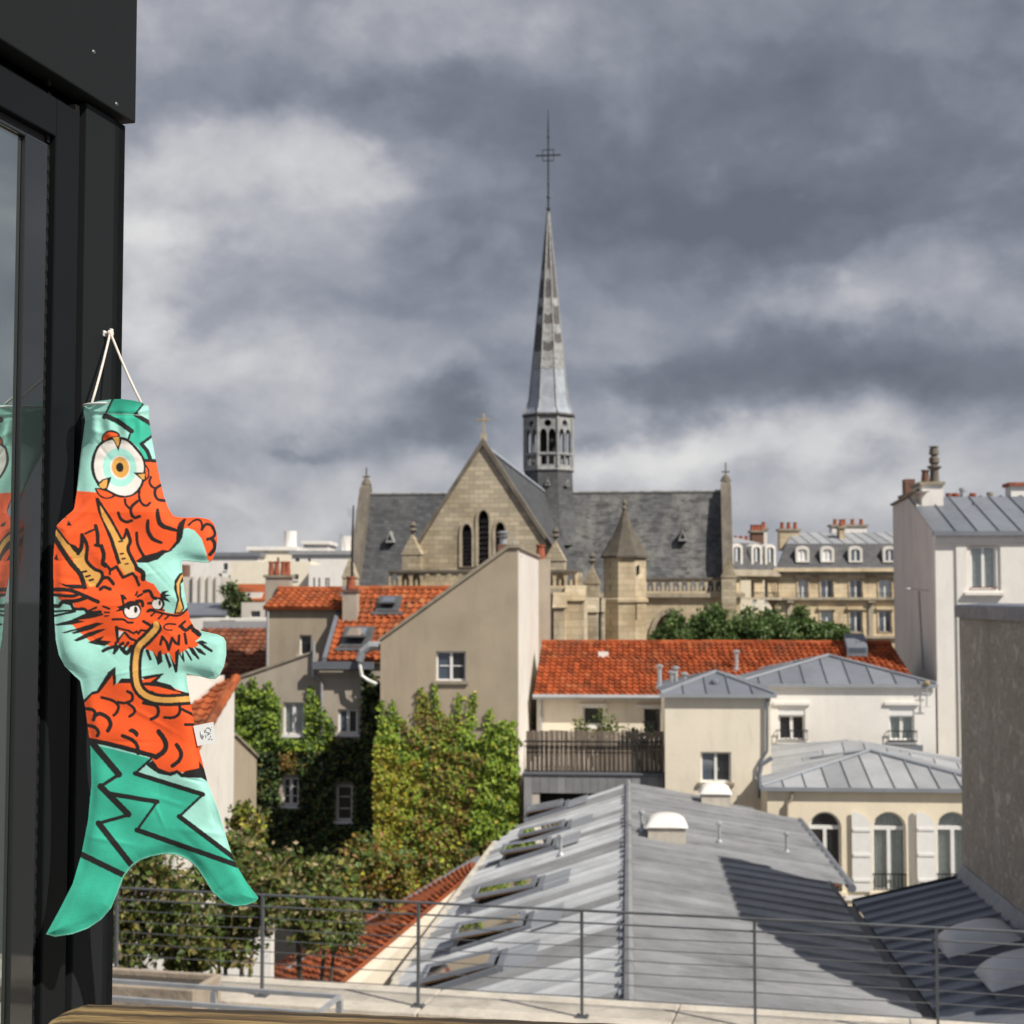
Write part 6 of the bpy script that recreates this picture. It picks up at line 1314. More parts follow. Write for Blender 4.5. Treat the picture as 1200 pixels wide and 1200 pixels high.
# front gable with three louvred lancets
lan = []
for x0, x1, y0, y1 in ((541, 553, 614, 664), (560, 573, 598, 663), (580, 592, 612, 664)):
    a, z1 = cf(x0, y0, 0); b, z0 = cf(x1, y1, 0); lan.append((a, b, z0, z1))
m = MB(); m.plate([(gl_ - .3, 0), (gr_ + .3, 0), (gr_ + .3, zgl), (0, ZRG), (gl_ - .3, zgl)], [arch(a, b, z0, z1, .55, 6, True) for a, b, z0, z1 in lan], VP(0), 0, .7); m.build('gable_wall', 'stone', ch_)
for a, b, z0, z1 in lan:
    m = MB(); o_ = arch(a - .12, b + .12, z0 - .02, z1 + .16, .55, 6, True); m.plate(o_, [arch(a, b, z0, z1, .55, 6, True)], VP(0), -.07, -.002); k = m.build('lancet_window', 'stone3', ch_)
    n_ = 9
    for i in range(n_):
        z = z0 + (z1 - z0 - .35) * i / n_; q = MB(); q.prism([(a, .25, z), (b, .25, z), (b, .5, z + .22), (a, .5, z + .22)], (0, .02, .03)); q.build('louvre', 'lead_b', k)
    q = MB(); q.pbox(VP(0), a - .05, b + .05, z0, z1, .6, .65); q.build('dark_interior', 'void', k)
for s_ in (-1, 1):
    e_ = gr_ + .45 if s_ > 0 else gl_ - .45
    m = MB(); m.prism([(0, -.15, ZRG + .25), (e_, -.15, zgl + .2), (e_, -.15, zgl - .1), (0, -.15, ZRG - .12)], (0, .95, 0)); m.build('gable_coping', 'stone_dark', ch_)
m = MB(); m.box(-.14, .14, .1, .4, ZRG + .1, ZRG + .5); m.prism([(-.06, .2, ZRG + .5), (.06, .2, ZRG + .5), (.05, .2, cf(566, 484, 0)[1]), (-.05, .2, cf(566, 484, 0)[1])], (0, .12, 0)); zz_ = cf(566, 491, 0)[1]; m.box(-.36, .36, .2, .32, zz_ - .06, zz_ + .06); m.box(-.1, .1, .19, .33, zz_ - .1, zz_ + .1); m.build('gable_cross', 'stone3', ch_)
# nave: steep roof with a slight bell-cast, side walls
zev = H - .35
HW = gr_ + .35
def bell(sg, v0, v1, hw=HW, zt=ZRG - .15, ze=zev):
    pr = [(0, 0), (.30, .40), (.62, .74), (.86, .93), (1.0, 1.0)]
    pr = [(0, 0), (.27, .36), (.55, .68), (.8, .90), (1.06, 1.0)]
    return [(sg * hw * a, zt - (zt - ze) * b) for a, b in pr]
for sg in (-1, 1):
    p = bell(sg, .5, CV); m = MB()
    for (a, z), (b, z2) in zip(p[:-1], p[1:]): m.quad((a, .55, z), (b, .55, z2), (b, CV, z2), (a, CV, z))
    m.build('nave_roof', 'slate2', ch_)
m = MB(); m.tube([(0, .5, ZRG - .12), (0, CV - 1, ZRG - .12)], .13, 6); m.build('ridge_roll', 'lead', ch_)
m = MB(); m.box(HW - .2, HW + .4, .75, CV - 4, 0, zev + .1); m.box(-HW - .4, -HW + .2, .75, CV - 4, 0, zev + .1); m.build('nave_wall', 'stone', ch_)
# transept roofs and end gables
uL = cf(434, 578, CV)[0]; uR = cf(846, 575, CV - 1)[0]; zt_r = cf(760, 577, CV)[1]; TH = 4.3; zte = cf(800, 697, CV - TH)[1]
for sg, u_, mt in ((-1, uL, 'slate2'), (1, uR, 'slate')):
    prf = [(0, 0), (.3, .40), (.62, .76), (.85, .93), (1.05, 1.0)]
    for back in (1, -1):
        m = MB()
        for (a, b), (c, d) in zip(prf[:-1], prf[1:]):
            m.quad((0, CV - back * TH * a, zt_r - (zt_r - zte) * b), (u_, CV - back * TH * a, zt_r - (zt_r - zte) * b), (u_, CV - back * TH * c, zt_r - (zt_r - zte) * d), (0, CV - back * TH * c, zt_r - (zt_r - zte) * d))
        m.build('transept_roof', mt, ch_)
    m = MB(); m.tube([(0, CV, zt_r + .04), (u_, CV, zt_r + .04)], .12, 6); m.build('ridge_roll', 'lead_w', ch_)
    w_ = .62 * sg
    m = MB(); m.prism([(u_, CV - TH - .7, 0), (u_, CV + TH + .7, 0), (u_, CV + TH + .7, zte), (u_, CV + .55, zt_r + .55), (u_, CV + .3, zt_r + .75), (u_, CV - .3, zt_r + .75), (u_, CV - .55, zt_r + .55), (u_, CV - TH - .5, zte + .4), (u_, CV - TH - .7, zte)], (w_, 0, 0)); m.build('end_gable', 'stone_dark', ch_)
    m = MB(); m.prism([(u_ - .08 * sg, CV - .72, zt_r + .5), (u_ - .08 * sg, CV - TH - .75, zte + .35), (u_ - .08 * sg, CV - TH - .75, zte + .05), (u_ - .08 * sg, CV - .5, zt_r + .1)], (w_ * 1.2, 0, 0)); m.build('gable_coping', 'stone_dark', ch_)
    c_ = u_ + w_ / 2; z0 = zt_r + .75; zt2 = cf(849, 542, CV)[1] if sg > 0 else cf(432, 548, CV)[1]
    m = MB(); m.lathe((c_, CV, z0), [(.42, 0), (.3, .25), (.14, .5)], 8); m.box(c_ - .05, c_ + .05, CV - .05, CV + .05, z0 + .4, zt2); m.box(c_ - .28, c_ + .28, CV - .05, CV + .05, zt2 - .75, zt2 - .63); m.build('gable_cross', 'stone_dark', ch_)
    # lower corner pinnacle of the end gable
    m = MB(); v_ = CV - TH - .9; m.box(c_ - .5, c_ + .5, v_ - .5, v_ + .5, 0, zte + 1.2); m.prism([(c_ - .56, v_ - .55, zte + 1.2), (c_ + .56, v_ - .55, zte + 1.2), (c_, v_ - .55, zte + 2.6)], (0, 1.1, 0)); m.build('pinnacle', 'stone', ch_)
    for px, py in (((456, 630),) if sg < 0 else ((725, 628), (800, 628))):
        u2, z2 = cf(px, py, CV - 2.4); t_ = (zt_r - z2) / (zt_r - zte); v2 = CV - TH * (t_ * .78)
        m = MB(); m.prism([(u2 - .33, v2 - .75, z2 - .35), (u2 + .33, v2 - .75, z2 - .35), (u2, v2 - .75, z2 + .5)], (0, 1.2, .0)); k = m.build('roof_vent', 'lead_w', ch_); m = MB(); m.prism([(u2 - .18, v2 - .755, z2 - .2), (u2 + .18, v2 - .755, z2 - .2), (u2, v2 - .755, z2 + .25)], (0, -.004, 0)); m.build('opening', 'void', k)
# front walls of the transepts
zb0, zb1 = cf(810, 700, CV - TH - 1)[1], cf(810, 681, CV - TH - 1)[1]
VTW = CV - TH - .6
tu0 = cf(700, 700, VTW)[0]; tu1 = cf(868, 700, VTW)[0]
ax0, az1 = cf(765, 719, VTW); ax1, _ = cf(805, 719, VTW)
m = MB(); m.plate(rect(tu0, tu1, 0, zb0), [arch(ax0, ax1, 4, az1, .5, 6, True)], VP(VTW), 0, .8); m.build('transept_wall', 'stone2', ch_)
m = MB(); m.plate(arch(ax0 - .35, ax1 + .35, 4, az1 + .4, .5, 6, True), [arch(ax0 - .01, ax1 + .01, 4.001, az1 + .01, .5, 6, True)], VP(VTW), -.15, -.002); k = m.build('arched_window', 'stone3', ch_); m = MB(); m.pbox(VP(VTW), ax0, ax1, 4, az1, .5, .55); m.build('pane', 'glass', k)
m = MB(); m.box(tu0, tu1 + .3, VTW - .3, VTW + .5, zb0 + .001, zb0 + .3); m.build('cornice', 'stone3', ch_)
m = MB(); m.box(cf(416, 690, CV - TH)[0], -HW, VTW, VTW + .8, 0, zb0); m.build('transept_wall', 'stone', ch_)
def balustrade(P, a0, a1, z0, z1, n, name='balustrade_arch', d0=0, d1=.22):
    w_ = (a1 - a0) / n; hh = z1 - z0
    for i in range(n):
        x = a0 + w_ * i; m = MB()
        op = arch(x + w_ * .13, x + w_ * .87, z0 + hh * .12, z0 + hh * .80, .45, 5, True)
        m.plate(rect(x, x + w_, z0, z1 - hh * .13), [op], P, d0, d1)
        m.pbox(P, x + w_ * .5 - .05, x + w_ * .5 + .05, z0 + hh * .13, z0 + hh * .45, d0 + .06, d1 - .06)
        m.build(name, 'stone2', ch_)
    m = MB(); m.pbox(P, a0 - .05, a1 + .05, z1 - hh * .129, z1, d0 - .1, d1 + .1); m.build('balustrade_coping', 'stone_dark', ch_)
balustrade(VP(VTW - .1), cf(757, 690, VTW)[0], tu1, zb0 + .301, zb1 + .25, 11)
balustrade(VP(VTW - .1), cf(393, 690, VTW)[0], cf(456, 690, VTW)[0], cf(430, 702, VTW)[1], cf(430, 691, VTW)[1], 7)
m = MB(); m.box(cf(392, 690, VTW)[0], -HW, VTW - .2, VTW + .6, 0, cf(430, 702, VTW)[1]); m.build('transept_wall', 'stone3', ch_)
# west-front parapet and buttresses
VFp = -1.1; f0, zf1 = cf(456, 668, VFp); f1, _ = cf(676, 668, VFp); zf0 = cf(560, 689, VFp)[1]
m = MB(); m.box(f0, f1, VFp, -.002, 0, zf0 - .3); m.build('porch_wall', 'stone2', ch_)
m = MB(); m.box(f0 - .25, f1 + .25, VFp - .3, 0, zf0 - .3, zf0 - .001); m.build('cornice', 'stone3', ch_)
balustrade(VP(VFp - .05), f0, f1, zf0, zf1, 17)
sv = lambda: None
n_ = 3
for i in range(n_):
    v_ = VFp + .2 + i * 1.3; m = MB(); op = arch(v_ + .15, v_ + 1.15, zf0 + .12, zf1 - .25, .45, 5, True); m.plate(rect(v_, v_ + 1.3, zf0, zf1 - .13), [op], UP(f1, -1), 0, .2); m.build('balustrade_arch', 'stone2', ch_)
for px0, px1, y0, dv in ((649, 662, 700, 2.0), (663, 684, 692, 1.3), (686, 700, 706, -3.5), (701, 707, 706, -6)):
    a, zt = cf(px0, y0, VFp - dv); b, _ = cf(px1, y0, VFp - dv); v_ = VFp - dv
    m = MB(); m.box(a, b, v_, v_ + 1.6 + max(0, dv), 0, zt - .5); m.prism([(a - .06, v_ - .1, zt - .5), (b + .06, v_ - .1, zt - .5), (b + .06, v_ + .4, zt + .25), (a - .06, v_ + .4, zt + .25)], (0, 1.0, .0)); m.build('buttress', 'stone2' if dv > 0 else 'stone', ch_)
for px, y0, y1, w_ in ((484, 633, 668, .95), (651, 640, 668, 1.0), (694, 668, 690, .8)):
    v_ = -.4 if px < 690 else 6; c_, zt = cf(px, y0, v_); z0 = cf(px, y1, v_)[1] - 1.5; h_ = w_ * .5
    m = MB(); m.box(c_ - h_, c_ + h_, v_ - h_, v_ + h_, 0 if px > 690 else z0, zt - .75); m.prism([(c_ - h_ - .05, v_ - h_ - .05, zt - .75), (c_ + h_ + .05, v_ - h_ - .05, zt - .75), (c_, v_ - h_ - .05, zt + .25)], (0, 2 * h_ + .1, 0)); k = m.build('pinnacle', 'stone', ch_)
    m = MB(); m.lathe((c_, v_, zt + .2), [(.1, 0), (.08, .18), (.24, .3), (.1, .42), (.2, .55), (.06, .75)], 8); m.build('finial', 'stone_dark', k)
    m = MB(); m.box(c_ - h_ - .1, c_ + h_ + .1, v_ - h_ - .1, v_ + h_ + .1, zt - 1.9, zt - 1.75); m.build('string_course', 'stone_dark', k)
m = MB(); m.tube([(*(lambda q: (q[0], 3.3, q[1]))(cf(x, y, 3.3)),) for x, y in ((703, 700), (703, 752))], .08, 6); m.build('downpipe', 'iron', ch_)
# stair turret
TV = 24.0; tc_, ztt = cf(732, 654, TV); Rt = (cf(757, 700, TV)[0] - cf(707, 700, TV)[0]) / 2 * 1.04; zap = cf(731, 598, TV)[1]
m = MB(); m.lathe((tc_, TV, 0), [(Rt, 0), (Rt, cf(732, 702, TV)[1] - .25), (Rt + .14, cf(732, 702, TV)[1] - .2), (Rt + .14, cf(732, 702, TV)[1]), (Rt, cf(732, 702, TV)[1] + .06), (Rt, ztt)], 8, R(22.5 + 8)); tu_ = m.build('stair_turret', 'stone2', ch_)
m = MB(); m.lathe((tc_, TV, ztt), [(Rt + .22, 0.001), (Rt + .22, .12), (Rt + .08, .3), (Rt * .5, (zap - ztt) * .52), (.12, zap - ztt), (.05, zap - ztt + .05)], 8, R(22.5 + 8)); m.build('turret_roof', 'cone', tu_)
m = MB(); m.lathe((tc_, TV, zap), [(.1, -.1), (.2, .15), (.08, .3), (.16, .5), (.04, .8)], 8); m.build('finial', 'stone_dark', tu_)
for px, y0, y1 in ((745, 706, 726), (743, 662, 672), (748, 662, 672)):
    u_, z1 = cf(px, y0, TV - Rt); z0 = cf(px, y1, TV - Rt)[1]; m = MB(); dx = u_ - tc_; m.box(u_ - .06, u_ + .06, TV - Rt * .86, TV - Rt * .6, z0, z1); m.build('slit', 'void', tu_)
# the spire
SU, _ = cf(643, 560, CV); zz = lambda py: cf(643, py, CV)[1]
A8 = R(22.5 + 3); RB = (cf(672, 560, CV)[0] - cf(613, 560, CV)[0]) / 2 / .985
m = MB(); m.lathe((SU, CV, zz(640)), [(RB * 1.5, 0), (RB * 1.12, zz(600) - zz(640)), (RB * 1.02, zz(575) - zz(640)), (RB * .99, zz(554) - zz(640))], 8, A8); sp = m.build('spire_base', 'slate2', ch_)
for k in (5, 6): 
    a = A8 + R(45 * k + 22.5); c_ = Vector((SU + RB * .945 * math.cos(a), CV + RB * .945 * math.sin(a), zz(571))); m = MB(); t_ = Vector((-math.sin(a), math.cos(a), 0)); n_ = Vector((math.cos(a), math.sin(a), 0))
    m.prism([c_ - t_ * .2 + n_ * .25, c_ + t_ * .2 + n_ * .25, c_ + n_ * .25 + Vector((0, 0, .5))], -n_ * .5); kk = m.build('roof_vent', 'lead_w', sp); m = MB(); m.prism([c_ - t_ * .12 + n_ * .252 + Vector((0, 0, .06)), c_ + t_ * .12 + n_ * .252 + Vector((0, 0, .06)), c_ + n_ * .252 + Vector((0, 0, .33))], n_ * .003); m.build('opening', 'void', kk)
zl_, zu_ = zz(552), zz(489)
m = MB(); m.lathe((SU, CV, zl_ - .08), [(RB * 1.04, 0), (RB * 1.06, .1), (RB * 1.0, .2)], 8, A8); m.build('lantern_sill', 'lead_w', sp)
m = MB(); m.lathe((SU, CV, zu_ - .12), [(RB * 1.0, 0), (RB * 1.1, .12), (RB * 1.1, .22), (RB * .95, .3)], 8, A8); m.build('lantern_cornice', 'lead_b', sp)
fw2 = 2 * RB * math.sin(R(22.5)); ap_ = RB * math.cos(R(22.5)); Hh = zu_ - .12 - (zl_ + .12)
for k in range(8):
    a = A8 + R(45 * k + 22.5); t_ = Vector((-math.sin(a), math.cos(a), 0)); n_ = Vector((math.cos(a), math.sin(a), 0))
    P = (lambda t_, n_: lambda x, z, d: tuple(Vector((SU, CV, zl_ + .12)) + n_ * (ap_ - d) + t_ * x + Vector((0, 0, z))))(t_, n_)
    hw_ = fw2 / 2 * .985; op = []
    for s_ in (-1, 1):
        op.append(arch(min(s_ * .05, s_ * hw_ * .80), max(s_ * .05, s_ * hw_ * .80), Hh * .30, Hh * .76, .5, 5, True)); op.append(rect(min(s_ * .06, s_ * hw_ * .66), max(s_ * .06, s_ * hw_ * .66), Hh * .06, Hh * .24))
    op.append([(hw_ * .36 * math.cos(q), Hh * .87 + hw_ * .36 * math.sin(q)) for q in [i * .5236 for i in range(12)]])
    m = MB(); m.plate(rect(-hw_, hw_, 0, Hh), op, P, 0, .22); m.pbox(P, -hw_, hw_, Hh * .255, Hh * .285, -.08, -.001); kf = m.build('lantern_face', 'lead_w', sp)
    m = MB(); c_ = Vector((SU, CV, zl_ + .121)) + Vector((math.cos(a - R(22.5)), math.sin(a - R(22.5)), 0)) * RB; m.tube([c_, c_ + Vector((0, 0, Hh - .003))], .10, 8); m.build('colonnette', 'lead_w', sp)
m = MB(); m.lathe((SU, CV, zl_ + .05), [(RB * .35, 0), (RB * .3, Hh * .5), (RB * .3, Hh)], 8, A8); m.build('lantern_core', 'void', sp)
ztip = zz(249)
def rs(z):
    t = (z - zu_ - .18) / (ztip - zu_ - .18); base = RB * .86 * (1 - t) + .07 * t
    return base + RB * .16 * max(0, 1 - t * 16) ** 1.5
zs_ = [zu_ + .18, zu_ + .55, zu_ + 1.2] + [zz(y) for y in (462, 444, 432, 421, 411, 401, 390, 379, 368, 358, 348, 338, 327, 316, 303, 288, 270)] + [ztip]
for j in range(len(zs_) - 1):
    z0, z1 = zs_[j], zs_[j + 1]; r0_, r1_ = rs(z0), rs(z1)
    for k in range(8):
        a0_, a1_ = A8 + R(45 * k), A8 + R(45 * (k + 1)); up = 1.0 if j < 5 else 1.035
        p = [Vector((SU + r * math.cos(a), CV + r * math.sin(a), z)) for r, a, z in ((r0_ * up, a0_, z0 - .02), (r0_ * up, a1_, z0 - .02), (r1_, a1_, z1), (r1_, a0_, z1))]
        n_ = Vector((math.cos(a0_ + .39), math.sin(a0_ + .39), 0)); m = MB(); m.rnd = random.random()
        if j < 5: m.prism(p, -n_ * .04)
        else: mid_ = (p[0] + p[1]) / 2 - Vector((0, 0, .22)); m.add([p[0], mid_, p[1], p[2], p[3], p[0] - n_ * .05, mid_ - n_ * .05, p[1] - n_ * .05], ((0, 1, 2, 3, 4), (5, 6, 1, 0), (6, 7, 2, 1)))
        mt = 'lead' if j < 5 else ('lead_w' if j in (6, 12) else ('lead_b' if random.random() < .62 and j not in (17, 18) else 'lead_w' if j < 16 else 'lead_b'))
        m.build('lead_sheet', mt, sp)
m = MB()
for k in range(8):
    a = A8 + R(45 * k); m.tube([(SU + rs(z) * 1.01 * math.cos(a), CV + rs(z) * 1.01 * math.sin(a), z) for z in zs_], [.06] * len(zs_), 5)
m.build('hip_rolls', 'lead_w', sp)
m = MB(); cc_ = Vector((SU, CV, 0)); zt4 = zz(128)
m.tube([(SU, CV, ztip - .2), (SU, CV, zz(215)), (SU, CV, zz(150)), (SU, CV, zt4)], [.07, .065, .06, .02], 6); m.lathe((SU, CV, zz(245)), [(.05, -.08), (.17, -.04), (.17, .04), (.05, .08)], 10); m.lathe((SU, CV, zz(231)), [(.03, -.14), (.11, -.07), (.13, 0), (.11, .07), (.03, .14)], 10)
zx = zz(182); m.tube([(SU - .86, CV, zx), (SU + .86, CV, zx)], .055, 6)
for sx_ in (-.42, .42): m.tube([(SU + sx_, CV, zx - .42), (SU + sx_, CV, zx + .42)], .036, 5); m.tube([(SU - .42, CV, zx + sx_), (SU + .42, CV, zx + sx_)], .036, 5)
m.lathe((SU, CV, zz(160)), [(.02, -.25), (.09, -.1), (.09, .1), (.02, .25)], 8); m.lathe((SU, CV, zz(214)), [(.04, -.4), (.08, 0), (.04, .3)], 8)
for s_ in (-.86, .86): m.lathe((SU + s_, CV, zx - .07), [(.02, 0), (.08, .03), (.08, .11), (.02, .14)], 6)
m.build('spire_cross', 'iron', sp)
rod = W(413, 600, 74); f = Fr(0, rod.x, 74, bz=0); rt = f.root('aerial_mast', 'thin tall aerial mast beside the church transept', 'antenna'); m = MB(); m.tube([(rod.x, 74, 0), (rod.x, 74, W(413, 640, 74).z), (rod.x + .05, 74, W(413, 592, 74).z)], [.10, .07, .035], 6); m.build('mast', 'iron', rt)
m = MB(); zt_a = W(413, 597, 74).z
for k in range(4): m.tube([(rod.x - .25 + .03 * k, 74, zt_a - .12 * k), (rod.x + .28 - .03 * k, 74, zt_a - .12 * k)], .012, 4)
m.build('aerial', 'steel', rt)

# ================================================================== the apartment block on the avenue
HF = Fr(0, 0, 0)
VH = 140.0
def hf(px, py, v=VH): return HF.f(px, py, v)
h0, zco = hf(912, 668); h1, _ = hf(1075, 668)
hb = Fr(0, (h0 + h1) / 2, VH + 5).root('apartment_block', 'cream stone apartment block with a slate mansard and white dormers', 'building')
zmt = hf(980, 637, VH + 1.2)[1]; zat = hf(980, 622, VH + 4)[1]
wn_ = []
for xc in (941, 969, 1003, 1037):
    w_ = 6 if xc == 941 else 7.5
    for y0, y1 in ((679, 701), (716, 741)): wn_.append((xc, px := (hf(xc - w_, y0)[0], hf(xc + w_, y0)[0], hf(xc, y1)[1], hf(xc, y0)[1])))
m = MB(); m.plate(rect(h0, h1, 0, zco), [rect(*r) for _, r in wn_], VP(VH), 0, .5); m.build('facade', 'stone4', hb)
for i, (xc, r) in enumerate(wn_):
    window(hb, VP(VH), *r, rev=.25, curtain='curtain_w' if i % 3 == 0 else None, glass=('glass_c',) if i % 3 == 0 else ('glass_sky', 'glass'), fw=.09, bars=(r[2] + .05, r[2] + .5), sill=False)
    m = MB(); m.pbox(VP(VH), r[0] - .25, r[1] + .25, r[3] + .12, r[3] + .4, -.25, -.001); m.pbox(VP(VH), r[0] - .12, r[0] - .001, r[2], r[3] + .119, -.08, -.001); m.pbox(VP(VH), r[1] + .001, r[1] + .12, r[2], r[3] + .119, -.08, -.001); m.build('window_surround', 'stone4', hb)
for y0, y1, d_ in ((666, 670, .7), (671, 674, .35), (700, 703, .4), (745, 748, .3)):
    m = MB(); m.pbox(VP(VH), h0 - d_ * .8, h1, hf(980, y1)[1], hf(980, y0)[1], -d_, -.001); m.build('cornice', 'stone3' if y0 > 666 else 'stone4', hb)
for xc in (925, 1020):
    m = MB(); a = hf(xc - 4, 700)[0]; b = hf(xc + 4, 700)[0]; m.pbox(VP(VH), a, b, hf(xc, 706)[1], hf(xc, 700.5)[1] - .3, -.6, -.001); m.pbox(VP(VH), a + .1, b - .1, 0, hf(xc, 707)[1], -.15, -.001); m.build('bracket', 'stone3', hb)
m = MB(); m.prism([(h0 - .2, VH, zco), (h0 + 1.0, VH + 1.2, zmt), (h1, VH + 1.2, zmt), (h1, VH, zco)], (0, .3, 0)); m.build('mansard', 'patina', hb)
seam_roof(hb, [(h0 + 1, VH + 1.2, zmt), (h1, VH + 1.2, zmt), (h1, VH + 8, zat), (h0 + 3, VH + 8, zat)], (0, 1, .2), 1.1, 'zinc_light', rib=.07, ribw=.04)
m = MB(); m.pbox(VP(VH), h0 - .4, h1, zco + .002, zco + .25, -.5, .1); m.build('gutter', 'lead_w', hb)
def dormer(root, c, v, z0, z1, w_, open_=True):
    m = MB(); P = VP(v); hw = w_ / 2
    m.plate(arch(c - hw, c + hw, z0, z1 + .1, .3, 4), [arch(c - hw + .22, c + hw - .22, z0 + .15, z1 - .2, .25, 4)], P, -.05, 1.3); k = m.build('dormer', 'white2', root)
    m = MB(); m.pbox(P, c - hw + .2, c + hw - .2, z0 + .1, z1 - .15, .12, .16); m.build('pane', 'curtain_w' if open_ else 'glass_sky', k); m = MB(); m.pbox(P, c - .07, c + .07, z0 + .12, z1 - .2, .06, .11); m.build('mullion', 'wframe', k)
for i, xc in enumerate((940, 969, 1002, 1042)):
    a, z1 = hf(xc, 641, VH + .4); z0 = hf(xc, 659, VH + .4)[1]; dormer(hb, a, VH + .25, z0, z1, (hf(xc + 8, 650)[0] - hf(xc - 8, 650)[0]), i < 2)
for px0, px1, y0, v_, mt, pn in ((914, 937, 622, 6, 'stone2', 3), (893, 899, 621, 6, 'white', 1), (984, 990, 619, 4, 'stone2', 1), (975, 1016, 617, 9, 'white', 4), (881, 895, 624, 5, 'brick', 4)):
    a, z1 = hf(px0, y0, VH + v_); b, _ = hf(px1, y0, VH + v_); m = MB(); m.box(a, b, VH + v_, VH + v_ + 1.4, zmt - .5, z1); k = m.build('chimney', mt, hb); m = MB(); m.box(a - .15, b + .15, VH + v_ - .15, VH + v_ + 1.55, z1 + .001, z1 + .2); m.build('cap', 'coping', k)
    pots(hb, [(a + (b - a) * (i + .5) / pn, VH + v_ + .6, z1 + .2) for i in range(pn)], .2, .45 + .3 * random.random())
# its wing turning back along the side street
WA = R(30); wg = Fr(WA, 0, 0, *HF.world(h0 - .1, VH + .05)); 
o0 = 0.0; LW = 17.0
wgr = Fr(WA, -LW / 2, 1, *HF.world(h0 - .1, VH + .05)); wgr_ = wgr.root('apartment_wing', 'shaded stone wing of the apartment block running behind the church', 'building')
def wf(px, py): return wg.f(px, py, 0)
wn2 = []
for x0, x1 in ((884, 894), (900, 911), (860, 868)):
    for y0, y1 in ((680, 700), (716, 738)): q = (wf(x0, y0)[0], wf(x1, y0)[0], wf(x0, y1)[1], wf(x0, y0)[1]); wn2.append(q)
m = MB(); m.plate(rect(-LW, 0, 0, zco), [rect(*r) for r in wn2], VP(0), 0, .5); m.build('facade', 'stone4', wgr_)
for r in wn2: window(wgr_, VP(0), *r, rev=.25, fw=.09, bars=(r[2] + .05, r[2] + .5), sill=False)
m = MB(); m.pbox(VP(0), -LW, -.05, zco - .6, zco, -.6, -.001); m.pbox(VP(0), -LW, -.05, hf(900, 703)[1], hf(900, 700)[1], -.7, -.001); m.build('cornice', 'stone3', wgr_)
m = MB(); m.prism([(-LW, 0, zco + .001), (0, 0, zco + .001), (-.8, 1.2, zmt), (-LW, 1.2, zmt)], (0, .3, 0)); m.build('mansard', 'patina', wgr_)
m = MB(); m.prism([(-LW, 1.2, zmt), (-.8, 1.2, zmt), (-.8, 9, zat), (-LW, 9, zat)], (0, 0, -.1)); m.build('roof', 'zinc_light', wgr_)
for x in (866, 889, 905): a = wf(x, 650)[0]; dormer(wgr_, a, .3, zco + .35, zmt - .2, 1.25, False)
a = W(846, 640, 165); fo2 = Fr(0, a.x + 4, 166).root('ochre_house', 'far ochre house with a row of orange chimney pots behind the church', 'building')
b = W(880, 634, 165); m = MB(); m.box(a.x, b.x, 165, 168, 0, b.z); m.build('wall', 'cream2', fo2); pots(fo2, [(a.x + .4 + i * .62, 166, b.z) for i in range(5)], .22, .6); 

# trees between the church and the red roof
AV = 'avenue trees before the church'
tc3 = [[(.095, .16, .045), (.12, .19, .055), (.075, .13, .035)], [(.17, .23, .07), (.2, .24, .09)]]
for i, (px, py, Y, rx, ry, lb) in enumerate(((788, 738, 92, 20, 17, 'rounded green tree before the pointed church window'), (832, 733, 95, 22, 21, 'green tree with an upright tip beside the church transept'), (868, 736, 96, 24, 20, 'broad green tree before the church corner'), (905, 735, 98, 22, 18, 'green tree below the shaded apartment wing'), (938, 732, 99, 18, 20, 'green tree with feathery top before the apartment block'), (972, 742, 97, 22, 14, 'low green tree before the cream apartment facade'))):
    c = W(px, py, Y); rr0 = rad(Y, rx, ry)
    tree('street_tree', lb, (c.x, Y, 0), [(Wp(px, py, Y), rr0), (Wp(px - rx * .6, py + 14, Y), rad(Y, rx * .7, ry)), (Wp(px + rx * .6, py + 12, Y), rad(Y, rx * .7, ry * .9)), (Wp(px + 2, py + 32, Y), rad(Y, rx * 1.2, ry * 1.2))], 5600, tc3, .30, group=AV, trunk_r=.22, clump=12, seed=20 + i)

# ================================================================== the far city on the left
def block(label, px0, px1, y0, Y, mat, wins=(), roof=None, ang=0.0, d=12, parap=None):
    a, b = W(px0, y0, Y), W(px1, y0, Y); f = Fr(0, (a.x + b.x) / 2, Y + d / 2); rt = f.root('far_building', label, 'building', 'far city buildings')
    hs = []
    for x0, yy0, x1, yy1 in wins: p, q = W(x0, yy0, Y), W(x1, yy1, Y); hs.append((p.x, q.x, q.z, p.z))
    m = MB(); m.plate(rect(a.x, b.x, 0, a.z), [rect(*h) for h in hs], VP(Y), 0, .4); m.box(a.x, a.x + .4, Y + .401, Y + d, 0, a.z - .01); m.box(b.x - .4, b.x, Y + .401, Y + d, 0, a.z - .01); m.box(a.x + .401, b.x - .401, Y + .401, Y + d, a.z - .5, a.z - .02); m.build('wall', mat, rt)
    for h in hs: k = MB(); k.pbox(VP(Y), *h, .22, .26); w_ = k.build('window', 'glass', rt); k = MB(); k.pbox(VP(Y), h[0], h[1], h[2] - .2, h[2] - .01, -.15, -.001); k.build('sill', 'wframe', w_)
    if roof: k = MB(); k.box(a.x - .4, b.x + .4, Y - .4, Y + d, a.z + .001, a.z + .6); k.build('roof_edge', roof, rt)
    return rt, a, b
rt, a, b = block('far long white block with a grey roof edge', 205, 302, 652, 230, 'white', [(x, 660, x + 5, 668) for x in (262, 274, 288)] + [(256, 672, 260, 680), (268, 674, 273, 682)], 'zinc')
rt, a, b = block('far broad cream block topped by a white cylindrical mast', 292, 345, 645, 235, 'cream', [], 'white')
